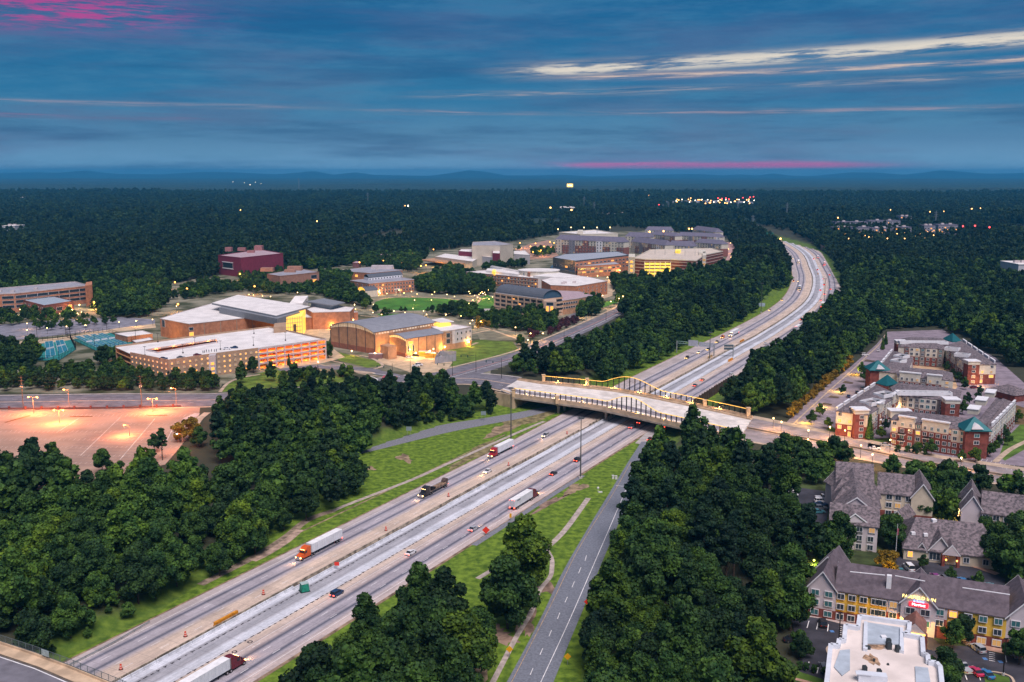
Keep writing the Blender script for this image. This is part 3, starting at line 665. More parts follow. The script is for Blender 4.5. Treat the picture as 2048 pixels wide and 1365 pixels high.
def scatter(name, pts, protos, label=None):
    """one object: copies of the protos set on points (x, y, z, rot, scale, proto index)"""
    pts = np.array(pts); me = bpy.data.meshes.new(name); me.vertices.add(len(pts)); me.vertices.foreach_set('co', pts[:, :3].ravel().astype('f4'))
    for nm, ix, tp in (('rz', 3, 'FLOAT'), ('sc', 4, 'FLOAT'), ('pi', 5, 'INT')):
        a = me.attributes.new(nm, tp, 'POINT'); a.data.foreach_set('value', pts[:, ix].astype('i4' if tp == 'INT' else 'f4'))
    o = link(name, me, kind='stuff')
    col = bpy.data.collections.new('sources_'+name)
    for i, m_ in enumerate(protos):
        q = bpy.data.objects.new('a%02d_%s' % (i, name), m_); col.objects.link(q)
    ng = bpy.data.node_groups.new(name, 'GeometryNodeTree'); ng.interface.new_socket('Geometry', in_out='INPUT', socket_type='NodeSocketGeometry'); ng.interface.new_socket('Geometry', in_out='OUTPUT', socket_type='NodeSocketGeometry')
    T = NT(ng); gi = T.n('NodeGroupInput'); go = T.n('NodeGroupOutput'); ci = T.n('GeometryNodeCollectionInfo'); ci.inputs[0].default_value = col; ci.inputs[1].default_value = True; ci.inputs[2].default_value = True
    ip = T.n('GeometryNodeInstanceOnPoints')
    def attr(n_, tp): a = T.n('GeometryNodeInputNamedAttribute', data_type=tp); a.inputs[0].default_value = n_; return a.outputs[0]
    T.put(ip.inputs['Points'], gi.outputs[0]); T.put(ip.inputs['Instance'], ci.outputs[0]); ip.inputs['Pick Instance'].default_value = True
    T.put(ip.inputs['Instance Index'], attr('pi', 'INT')); T.put(ip.inputs['Rotation'], T.xyz(0.0, 0.0, attr('rz', 'FLOAT')))
    T.put(ip.inputs['Scale'], attr('sc', 'FLOAT')); T.put(go.inputs[0], ip.outputs[0])
    md = o.modifiers.new('spread', 'NODES'); md.node_group = ng
    return o
FAR_ORDER = ['oak', 'oak2', 'oak3', 'poplar', 'pine']
def far_forest(rest):
    pts = []
    for d, x, y, k in rest:
        nm, P, sp, kinds, sc, lab = WOODS[k]; kd = rnd.choice([q for q in kinds if q in FAR_ORDER]); pts.append((x, y, H(x, y), rnd.uniform(0, 6.28), rnd.uniform(*sc), FAR_ORDER.index(kd)))
    scatter('woodland', pts, [KIND[k+'_mid'][0] for k in FAR_ORDER])
    # the wide forest beyond
    pts = []; y = 560.0
    campus = CAMP; r = random.Random(3)
    while y < 2600:
        sp = 9.2 if y < 1300 else 9.2+(y-1300)/160
        hw = y*.56+40; x = -hw
        while x < hw:
            a, b = x+r.uniform(-.42, .42)*sp, y+r.uniform(-.42, .42)*sp; x += sp
            if b < 760 and a > -60 and a < 420: continue
            if inpoly(a, b, campus) or blocked(a, b) or vnoise(a, b*.5, .006) > .36: continue
            pts.append((a, b, H(a, b)-1, r.uniform(0, 6.28), r.uniform(.55, 1.1)*(1+.5*vnoise(a, b*.6, .004))*(sp/8.4)**.6, r.choice((0, 0, 1, 2, 2, 3, 4))))
        y += sp*.9
    near = [p for p in pts if p[1] < 1150]; far = [p for p in pts if p[1] >= 1150]
    scatter('woodland', near, [KIND[k+'_mid'][0] for k in FAR_ORDER])
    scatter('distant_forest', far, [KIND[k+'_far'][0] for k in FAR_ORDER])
    pts = []
    while y < 5600:
        sp = 16+(y-2600)/200; hw = y*.56+40; x = -hw
        while x < hw:
            a, b = x+r.uniform(-.42, .42)*sp, y+r.uniform(-.42, .42)*sp; x += sp
            if inpoly(a, b, campus) or blocked(a, b): continue
            pts.append((a, b, H(a, b)-3, r.uniform(0, 6.28), (sp/8.4)**.35*r.uniform(.6, 1.3), r.choice((0, 1, 2, 2))))
        y += sp*.8
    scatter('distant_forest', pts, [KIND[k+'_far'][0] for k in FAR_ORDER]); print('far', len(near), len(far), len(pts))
# ================================================================== BRIDGE
M_BR = mat('bridge_concrete', (.54, .40, .27), .85, .14, .25); M_DECK = mat('bridge_deck', (.66, .62, .58), .85, .12, .2, det=5); M_BLK = mat('black_metal', (.012, .012, .014), .5, 0, metal=.3)
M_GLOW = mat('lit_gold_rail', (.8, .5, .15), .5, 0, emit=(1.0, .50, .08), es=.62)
M_GIRD = mat('girder_concrete', (.36, .30, .24), .85, .12, .3)
DZ = 7.3
NEp = pl([(1028, 791), (1116, 803), (1204, 816), (1335, 845), (1440, 869), (1478, 878)], DZ, 8)
FEp = pl([(1090, 765), (1174, 773), (1250, 782), (1345, 800), (1430, 818), (1505, 835)], DZ, 8)
LG_ = 1.9
def nrm(a, b): L = math.hypot(b[0]-a[0], b[1]-a[1]); return ((b[0]-a[0])/L, (b[1]-a[1])/L)
def lamp_light(name, loc, e, col=(1, .55, .2), r=.3, parent=None, spot=None, rot=None):
    l = bpy.data.lights.new(name, 'SPOT' if spot else 'POINT'); l.energy = e*LG_; l.color = col; l.shadow_soft_size = r
    if spot: l.spot_size = R(spot); l.spot_blend = .8
    o = bpy.data.objects.new(name, l); S.collection.objects.link(o)
    if parent is not None and '_o' in parent: o.parent = parent; loc = tuple(a-b for a, b in zip(loc, parent['_o']))
    o.location = loc
    if rot: o.rotation_euler = rot
    return o
def build_bridge():
    t = thing('road_bridge', (*NEp[0], DZ), 'long concrete overpass with gold lit wave shaped railings crossing the freeway', 'bridge')
    A = [G(1000, 781, DZ)]+list(NEp); B = [G(1040, 758, DZ)]+list(FEp)
    b = MB()
    for i in range(len(A)-1):
        for z in (DZ,): b.quad((*A[i], z), (*A[i+1], z), (*B[i+1], z), (*B[i], z))
        b.quad((*A[i], DZ-.7), (*B[i], DZ-.7), (*B[i+1], DZ-.7), (*A[i+1], DZ-.7))
    b.build('deck', M_DECK, t)
    # darker carriageway toward the far side and tan walks
    bl = lambda t_: [(a[0]+(c[0]-a[0])*t_, a[1]+(c[1]-a[1])*t_) for a, c in zip(A, B)]
    strip('carriageway', bl(.16), bl(.30), DZ+.02, mat('deck_asphalt', (.25, .23, .26), .85, .12, .3), parent=t)
    strip('walkway', bl(.02), bl(.09), DZ+.15, M_BR, parent=t); strip('walkway', bl(.86), bl(.99), DZ+.15, M_BR, parent=t)
    for q in (.86, .94):
        w = MB(); l = bl(q)
        for i in range(len(l)-1): w.bar((*l[i], DZ+.1), (*l[i+1], DZ+.1), .35, .75)
        w.build('kerb_wall', M_BR, t)
    w = MB(); l = bl(.87); seg = walk(l, 6, length(l)-6, 2.2)
    for x, y, a, s in seg: w.box((x, y, DZ+.45), (1.0, .5, .35), a)
    w.build('coping_stone', M_BLK, t, kind='stuff')
    for P, sg in ((NEp, 1), (FEp, -1)):
        w = MB()
        for i in range(len(P)-1): w.bar((*P[i], DZ-2.0), (*P[i+1], DZ-2.0), .5, 2.9)
        w.build('parapet', M_BR, t)
        q = offset(P, -.9*sg if sg == 1 else .9); w = MB()
        for i in range(len(P)-1): w.bar((*P[i], DZ-1.9), (*P[i+1], DZ-1.9), 1.1, .9)
        w.build('girder', M_GIRD, t)
    for f in (.2, .4, .6, .8):
        w = MB(); l = bl(f)
        for i in range(1, len(l)-1): w.bar((*l[i], DZ-1.9), (*l[i+1], DZ-1.9), .8, 1.3)
        w.build('girder', M_GIRD, t)
    # railings: posts of varying height under a glowing wave
    for P, (x0, x1), h0, hh, far in ((NEp, (1212, 1322), 2.9, 4.6, 0), (FEp, (1204, 1330), 2.6, 4.4, 1)):
        L = length(P); pts = walk(P, .6, L-1, 3.1 if not far else 3.4)
        px = lambda x, y: 1024+x*F/(y*math.cos(PITCH)+(CH-DZ)*math.sin(PITCH))
        def hgt(x, y):
            u = (px(x, y)-x0)/(x1-x0); return h0+(hh*math.sin(math.pi*u**.85)**1.6 if 0 < u < 1 else 0)
        rail = MB(); lit = MB(); prev = None
        top = walk(P, 0, L, 1.5)
        for x, y, a, s in top:
            z = DZ+.9+hgt(x, y)
            if prev: lit.bar(prev, (x, y, z), .2, .26)
            prev = (x, y, z)
        lit.build('glowing_top_rail', M_GLOW, t)
        pm = MB(); pm.box((0, 0, .5), (.4, .4, 1)); pmesh = pm.mesh('railing_post', M_BLK)
        for x, y, a, s in pts:
            o = link('railing_post', pmesh, t, (x-t['_o'][0], y-t['_o'][1], .8), a); o.scale = (1, 1, hgt(x, y)+.15)
        wires = MB()
        for k in (.33, .66):
            prev = None
            for x, y, a, s in pts:
                z = DZ+.9+hgt(x, y)*k
                if prev: wires.bar(prev, (x, y, z), .04, .05)
                prev = (x, y, z)
        wires.build('railing_wire', M_BLK, t)
        for x, y, a, s in walk(P, 8, L-8, 17):
            lamp_light('rail_lamp', (x+(1.6 if far else -.2)*math.sin(a), y-(1.6 if far else -1.6)*math.cos(a), DZ+1.6), 260, (1, .55, .18), .3, t)
            w = MB(); w.ball((x, y+(-.5 if far else .5), DZ+1.6), .22); w.build('bulkhead_lamp', M_LAMPW, t)
    mp = mat('lit_pillar_stone', (.60, .43, .26), .85, .15, .6)
    for q, z in (((1087, 765), 4.2), ((1174, 773), 4.4), ((1409, 815), 3.6), ((1496, 835), 4.6), ((1027, 791), 3.0), ((1114, 804), 2.9)):
        x, y = G(*q, DZ); w = MB(); w.box((x, y, DZ+z/2-.5), (1.7, 1.7, z+1), .1); w.box((x, y, DZ+z+.15), (2.1, 2.1, .3), .1); w.build('pillar', mp, t)
    # piers in two rows
    for q, n in (((1117, 827), 4), ((1212, 841), 4), ((1318, 862), 3)):
        s, d = sdp(*q); w = None
        for k in range(n):
            x, y = road(s+7.2*k, d); w = MB(); w.box((x, y, (DZ-2.6)/2), (1.15, 1.15, DZ-2.6), heading(s)); w.build('pier_column', M_GIRD, t)
        w = MB(); a = road(s-2, d); c = road(s+7.2*(n-1)+2, d); w.bar((*a, DZ-2.9), (*c, DZ-2.9), 1.3, 1.1); w.build('pier_cap', M_GIRD, t)
    # west abutment with its wing wall
    w = MB(); a = NEp[0]; c = FEp[0]; w.bar((*G(1026, 800, 5), 0), (*G(1075, 778, 5), 0), 1.2, DZ-1.2)
    w.bar((*G(1027, 797, 5.5), 0), (*G(990, 789, 5.5), 0), .8, DZ-.2); w.build('abutment', M_BR, t)
M_LAMPW = mat('lamp_warm', (1, .8, .5), .5, 0, emit=(1, .62, .2), es=3)
M_LAMPO = mat('lamp_orange', (1, .5, .2), .5, 0, emit=(1, .36, .05), es=3.2)
M_LAMPC = mat('lamp_white', (1, 1, 1), .5, 0, emit=(1, .93, .8), es=9)
build_bridge()
keepout([tuple(p) for p in NEp]+[tuple(p) for p in FEp][::-1], 3)
def near_overpass():
    z = 7.0; t = thing('near_overpass', (*G(0, 1300, z), z), 'corner of a road overpass with a mesh fence at the bottom left edge', 'bridge')
    A = GP([(-140, 1232), (0, 1288), (70, 1311), (140, 1337), (235, 1376), (340, 1422), (480, 1480)], z); B = GP([(-140, 1262), (0, 1309), (75, 1334), (150, 1366), (225, 1398), (330, 1446), (470, 1510)], z); C_ = GP([(-140, 1420), (0, 1480), (75, 1510), (150, 1545), (225, 1580), (330, 1620), (470, 1680)], z)
    strip('walkway', A, B, z+.12, M_BR, parent=t); strip('carriageway', B, C_, z, M_CAMPROAD, parent=t)
    strip('edge_line', offset(B, .8), offset(B, 1.1), z+.03, M_WHITE, parent=t); strip('gutter', offset(B, 0), offset(B, .6), z+.03, mat('gutter_dirt', (.12, .10, .08)), parent=t)
    w = MB()
    for i in range(len(A)-1): w.bar((*A[i], z-2), (*A[i+1], z-2), .5, 2.7)
    w.build('parapet', M_BR, t)
    w = MB()
    for i in range(len(A)-1): w.bar((*B[i], z-2), (*B[i+1], z-2), 2, 1.5)
    w.build('girder', M_GIRD, t)
    f = thing('mesh_fence', (*A[1], z+.7), 'tall wire mesh fence on the parapet of the bottom left overpass', 'fence')
    P = offset(A, 0); pm = MB(); pm.box((0, 0, .9), (.1, .1, 1.9)); me = pm.mesh('fence_post', mat('fence_steel', (.16, .20, .21), .6, 0, metal=.4))
    for x, y, a, s in walk(P, 0, length(P), 2.6): link('fence_post', me, f, (x-f['_o'][0], y-f['_o'][1], 0), a)
    w = MB()
    for zz in (.1, 1.75): 
        for i in range(len(P)-1): w.bar((*P[i], z+.7+zz), (*P[i+1], z+.7+zz), .07, .07)
    w.build('fence_rail', mat('fence_steel', (.16, .20, .21)), f)
    w = MB()
    for x, y, a, s in walk(P, 0, length(P), .34): w.bar((x, y, z+.8), (x+.001, y, z+.8), .035, 1.7)
    for k in range(6):
        for i in range(len(P)-1): w.bar((*P[i], z+.95+k*.28), (*P[i+1], z+.95+k*.28), .03, .03)
    w.build('mesh_wires', mat('fence_steel', (.16, .20, .21)), f)
    x, y = G(89, 1312, z+1.5); w = MB(); w.box((x, y+.4, z+2.0), (2.8, .1, 1.5), math.atan2(A[3][1]-A[2][1], A[3][0]-A[2][0]))
    w.build('road_sign', mat('sign_back', (.34, .42, .42), .5, .1, 1), tag=None) if False else tag(w.build('road_sign', mat('sign_back', (.34, .42, .42), .5, .1, 1)), 'grey back of a road sign fixed to the mesh fence bottom left', 'road sign')
near_overpass(); keepout(GP([(-140, 1255), (0, 1288), (140, 1337), (400, 1450), (400, 1700), (-140, 1700)], 7), 2)
# ================================================================== VEHICLES
M_TYRE = mat('tyre_rubber', (.02, .02, .02), .9, 0); M_GLASS = mat('dark_glass', (.015, .02, .028), .12, 0, spec=.6); M_HEAD = mat('headlight_glow', (1, .8, .5), .4, 0, emit=(1, .58, .2), es=5); M_TAIL = mat('taillight_glow', (1, .1, .05), .4, 0, emit=(1, .06, .03), es=5.5)
M_TAILOFF = mat('red_lens', (.25, .01, .01), .3, 0); M_HEADOFF = mat('clear_lens', (.5, .5, .5), .2, 0); M_CHROME = mat('chrome', (.6, .6, .62), .25, 0, metal=.9)
def paint(name, c): return mat('paint_'+name, c, .35, 0, spec=.5)
PAINT = {k: paint(k, c) for k, c in dict(white=(.72, .72, .74), silver=(.38, .40, .43), black=(.018, .018, .022), grey=(.12, .13, .15), red=(.34, .012, .02), blue=(.03, .17, .38), maroon=(.13, .010, .022), orange=(.62, .10, .012), navy=(.02, .05, .12), tan=(.32, .26, .18), green=(.03, .10, .07), teal=(.06, .20, .24), pink=(.45, .03, .10), purple=(.20, .04, .18)).items()}
VM = {}
def loft(b, secs, m=0):   # secs: list of (x, halfwidth, z0, z1)
    i = len(b.v)
    for x, w, z0, z1 in secs: b.v += [(x, -w, z0), (x, w, z0), (x, w*.94, z1), (x, -w*.94, z1)]
    for k in range(len(secs)-1):
        for q in range(4): b.face((i+4*k+q, i+4*k+(q+1) % 4, i+4*k+4+(q+1) % 4, i+4*k+4+q), m)
    b.face((i, i+3, i+2, i+1), m); e = i+4*(len(secs)-1); b.face((e, e+1, e+2, e+3), m)
def wheel_mesh(r, w):
    k = ('wheel', r, w)
    if k not in VM:
        b = MB(); b.cyl((0, -w/2, 0), (0, w/2, 0), r, n=10); b.cyl((0, -w/2-.02, 0), (0, w/2+.02, 0), r*.5, n=8, m=1); VM[k] = b.mesh('wheel', [M_TYRE, M_CHROME])
    return VM[k]
def car(kind, col, loc, rz, label, group=None, lights='', name=None):
    """lights: 'h' headlights on, 't' tail lights on; the car points along +x"""
    L, Wd, Hb, Hc = dict(sedan=(4.8, .92, .95, 1.45), suv=(4.9, .97, 1.1, 1.8), pickup=(5.6, 1.0, 1.1, 1.85), van=(5.4, 1.0, 1.2, 2.15), hatch=(4.2, .88, .95, 1.5))[kind]
    key = (kind, col)
    if key not in VM:
        b = MB(); h = L/2
        loft(b, [(-h, Wd*.86, .38, Hb*.86), (-h+.25, Wd, .28, Hb), (-h+1.2, Wd, .26, Hb), (h-1.4, Wd, .26, Hb*.98), (h-.4, Wd*.96, .28, Hb*.86), (h, Wd*.8, .38, Hb*.7)])
        c = MB(); rf = MB()
        if kind == 'sedan': a0, a1, c0, c1 = -h+.55, h-1.45, -h+1.25, h-2.35
        elif kind == 'hatch': a0, a1, c0, c1 = -h+.1, h-1.2, -h+.55, h-2.0
        elif kind == 'pickup': a0, a1, c0, c1 = -.6, h-1.6, -.35, h-2.4
        else: a0, a1, c0, c1 = -h+.1, h-1.3, -h+.4, h-2.1
        loft(c, [(a0, Wd*.9, Hb-.04, Hb+.02), (c0, Wd*.82, Hb-.04, Hc-.05), (c1, Wd*.82, Hb-.04, Hc-.05), (a1, Wd*.88, Hb-.04, Hb+.02)])
        rf.box(((c0+c1)/2, 0, Hc-.02), (c1-c0, Wd*1.56, .08))
        for sx in (c0+.05, (c0+c1)/2, c1-.05):
            for sy in (-1, 1): rf.box((sx, sy*Wd*.80, (Hb+Hc)/2), (.09, .05, Hc-Hb))
        if kind == 'pickup': b.box((-h+1.05, 0, Hb-.12), (1.9, Wd*1.7, .2), m=1)
        VM[key] = (b.mesh('body', [PAINT[col], M_BLK]), c.mesh('window_glass', M_GLASS), rf.mesh('roof', PAINT[col]))
    bm, cm, rm = VM[key]
    o = thing(name or dict(sedan='car', suv='sport_utility_car', pickup='pickup_truck', van='van', hatch='hatchback_car')[kind], loc, label, 'pickup' if kind == 'pickup' else ('van' if kind == 'van' else 'car'), group, rz); 
    link('body', bm, o); link('window_glass', cm, o); link('roof', rm, o)
    wm = wheel_mesh(.34 if kind in ('sedan', 'hatch') else .39, .24)
    for sx in (-L*.31, L*.31):
        for sy in (-1, 1): link('wheel', wm, o, (sx, sy*(Wd-.1), .36))
    if 'LH' not in VM:
        for k, m_ in (('LH', M_HEAD), ('LT', M_TAIL), ('lh', M_HEADOFF), ('lt', M_TAILOFF)):
            b = MB(); b.box((0, 0, 0), (.12, .42, .22)); VM[k] = b.mesh('headlight' if k in ('LH', 'lh') else 'tail_light', m_)
    for sy in (-1, 1):
        link('headlight', VM['LH' if 'h' in lights else 'lh'], o, (L/2-.03, sy*Wd*.62, Hb*.62)); link('tail_light', VM['LT' if 't' in lights else 'lt'], o, (-L/2+.02, sy*Wd*.66, Hb*.72))
    if 'H' in lights or ('h' in lights and loc[1] < 620):
        beam(o, L/2+.4, 1.1 if 'h' in lights else .5)
    return o
def beam(o, x, e, z=.8):
    l = bpy.data.lights.new('headlight_beam', 'SPOT'); l.energy = 600*e; l.color = (1, .5, .2); l.spot_size = R(70); l.spot_blend = .9; l.shadow_soft_size = .2
    q = bpy.data.objects.new('headlight_beam', l); S.collection.objects.link(q); q.parent = o; q.location = (x, 0, z); q.rotation_euler = (0, R(-79), 0)
def semi(col, loc, rz, label, trailer='box', lights='ht', tl=16.0, tcol='white', back=False, glyph=False):
    """tractor and trailer, pointing along +x, origin below the trailer's front"""
    o = thing('semi_truck', loc, label, 'truck', None, rz); P_ = PAINT[col]
    b = MB(); loft(b, [(1.2, 1.2, .9, 3.7), (1.6, 1.25, .7, 3.95), (3.0, 1.25, .7, 3.75), (4.1, 1.22, .7, 3.0), (4.4, 1.15, .7, 2.2)]); b.build_ = 0
    link('cab', b.mesh('cab', P_), o)
    b = MB(); loft(b, [(4.3, 1.12, .7, 2.1), (5.6, 1.0, .65, 1.85), (6.3, .85, .6, 1.55)]); b.box((5.4, 1.05, .85), (1.5, .3, .55)); b.box((5.4, -1.05, .85), (1.5, .3, .55)); link('hood', b.mesh('hood', P_), o)
    b = MB(); i = len(b.v); b.quad((4.44, -1.0, 2.15), (4.44, 1.0, 2.15), (4.1, .98, 2.95), (4.1, -.98, 2.95)); b.box((3.6, 1.24, 2.5), (.9, .06, .7)); b.box((3.6, -1.24, 2.5), (.9, .06, .7)); b.box((4.32, 0, 2.55), (.12, 2.0, .72)); link('windscreen', b.mesh('windscreen', M_GLASS), o)
    b = MB(); b.box((6.32, 0, 1.15), (.08, 1.2, .8)); b.box((6.35, 0, .62), (.25, 2.3, .3)); link('grille', b.mesh('grille', M_CHROME), o)
    b = MB(); b.bar((-1, 0, .75), (6, 0, .75), .9, .25); link('chassis', b.mesh('chassis', M_BLK), o)
    for sy in (-1, 1):
        b = MB(); b.cyl((1.05, sy*1.05, 1), (1.05, sy*1.05, 4.1), .09); link('exhaust', b.mesh('exhaust', M_CHROME), o)
        b = MB(); b.box((4.5, sy*1.42, 2.4), (.12, .2, .6)); link('mirror', b.mesh('mirror', M_BLK), o)
    w = wheel_mesh(.52, .5)
    xs = [5.5, .9, -.4]
    if trailer == 'box': xs += [-tl+3.6, -tl+2.3]
    else: xs += [-tl+3.4, -tl+2.1]
    for x in xs:
        for sy in (-1, 1): link('wheel', w, o, (x, sy*1.02, .52))
    if trailer == 'box':
        b = MB(); b.box((.6-tl/2, 0, 2.65), (tl, 2.55, 2.85), top=1); link('trailer_box', b.mesh('trailer_box', [mat('trailer_side', (.66, .70, .76), .45, .05, .6), mat('trailer_roof', (.80, .80, .80), .5, .06, .5)]), o)
        b = MB()
        for k in range(14):
            x = .3-k*(tl-.4)/13
            for sy in (-1, 1): b.box((x, sy*1.29, 2.65), (.05, .04, 2.75))
        link('side_rib', b.mesh('side_rib', mat('trailer_rib', (.5, .53, .58), .5, 0)), o)
        b = MB(); b.box((.62-tl, 0, 2.65), (.06, 2.4, 2.7)); b.box((.57-tl, 0, 2.65), (.06, .06, 2.6), m=1); b.box((.57-tl, .7, 2.65), (.06, .05, 2.6), m=1); b.box((.57-tl, -.7, 2.65), (.06, .05, 2.6), m=1); link('rear_door', b.mesh('rear_door', [mat('trailer_door', (.55, .56, .6), .5, .05), M_CHROME]), o)
        b = MB(); b.bar((.4, 0, 1.05), (.6-tl, 0, 1.05), 1.0, .2); b.box((-3.2, .9, .7), (.2, .2, 1)); b.box((-3.2, -.9, .7), (.2, .2, 1)); link('underframe', b.mesh('underframe', M_BLK), o)
        if glyph:   # small dark company mark near the rear of the right side
            b = MB()
            for k in range(5): b.box((-tl+2.6+k*.5, -1.305, 3.5), (.34, .02, .5))
            link('side_lettering', b.mesh('side_lettering', mat('dark_print', (.05, .06, .12), .6, 0)), o)
    else:
        b = MB(); b.bar((.6, 0, 1.15), (.6-tl, 0, 1.15), 2.5, .25); link('flat_bed', b.mesh('flat_bed', mat('steel_deck', (.16, .13, .11), .7, .3, 1)), o)
        for y in (-.8, 0, .8):
            b = MB(); b.cyl((-3.6, y, 1.75), (-tl+2.5, y, 1.75), .34, n=8); link('pipe', b.mesh('pipe', mat('rusty_steel', (.35, .24, .16), .5, .3, 1.0, metal=.4)), o)
        b = MB(); b.box((-1.6, 0, 1.8), (3.0, 1.9, .9)); b.box((-1.2, 0, 2.4), (1.2, 1.2, .5)); link('machine', b.mesh('machine', M_BLK), o)
        b = MB(); b.cyl((-tl+1.5, -.95, 2.4), (-tl+1.5, .95, 2.4), 1.05, n=12); b.box((-tl+2.6, 0, 2.0), (.5, 1.8, 1.4)); link('cable_drum', b.mesh('cable_drum', [mat('drum', (.10, .07, .06), .7, .3, 1)]), o)
    for sy in (-1, 1):
        for x, m_, n_, z in ((6.2, M_HEAD, 'headlight', 1.1), ((.5-tl) if trailer == 'box' else (.55-tl), M_TAIL, 'tail_light', 1.0 if trailer == 'box' else 1.1)):
            b = MB(); b.box((x, sy*.95, z), (.22 if x > 0 else .12, .4, .3)); link(n_, b.mesh(n_, m_), o)
    b = MB()
    for k in range(5): b.box((4.05-.4*(k % 2)*0, -.8+.4*k, 3.13), (.12, .14, .1))
    link('marker_lamp', b.mesh('marker_lamp', M_HEAD), o)
    if back and trailer == 'box':
        b = MB()
        for k in (-1, 0, 1): b.box((.54-tl, k*.25, 4.0), (.05, .14, .08))
        for sy in (-1, 1): b.box((.54-tl, sy*1.1, 3.95), (.05, .1, .1))
        link('marker_lamp', b.mesh('marker_lamp', M_TAIL), o)
    beam(o, 6.6, 1.3, 1.1); return o
def on_road(px, py, away, lane=None, z=.12):
    s, d = sdp(px, py); d = lane if lane is not None else d; x, y = road(s, d); a = heading(s)
    return (x, y, z), (a if away else a+math.pi)
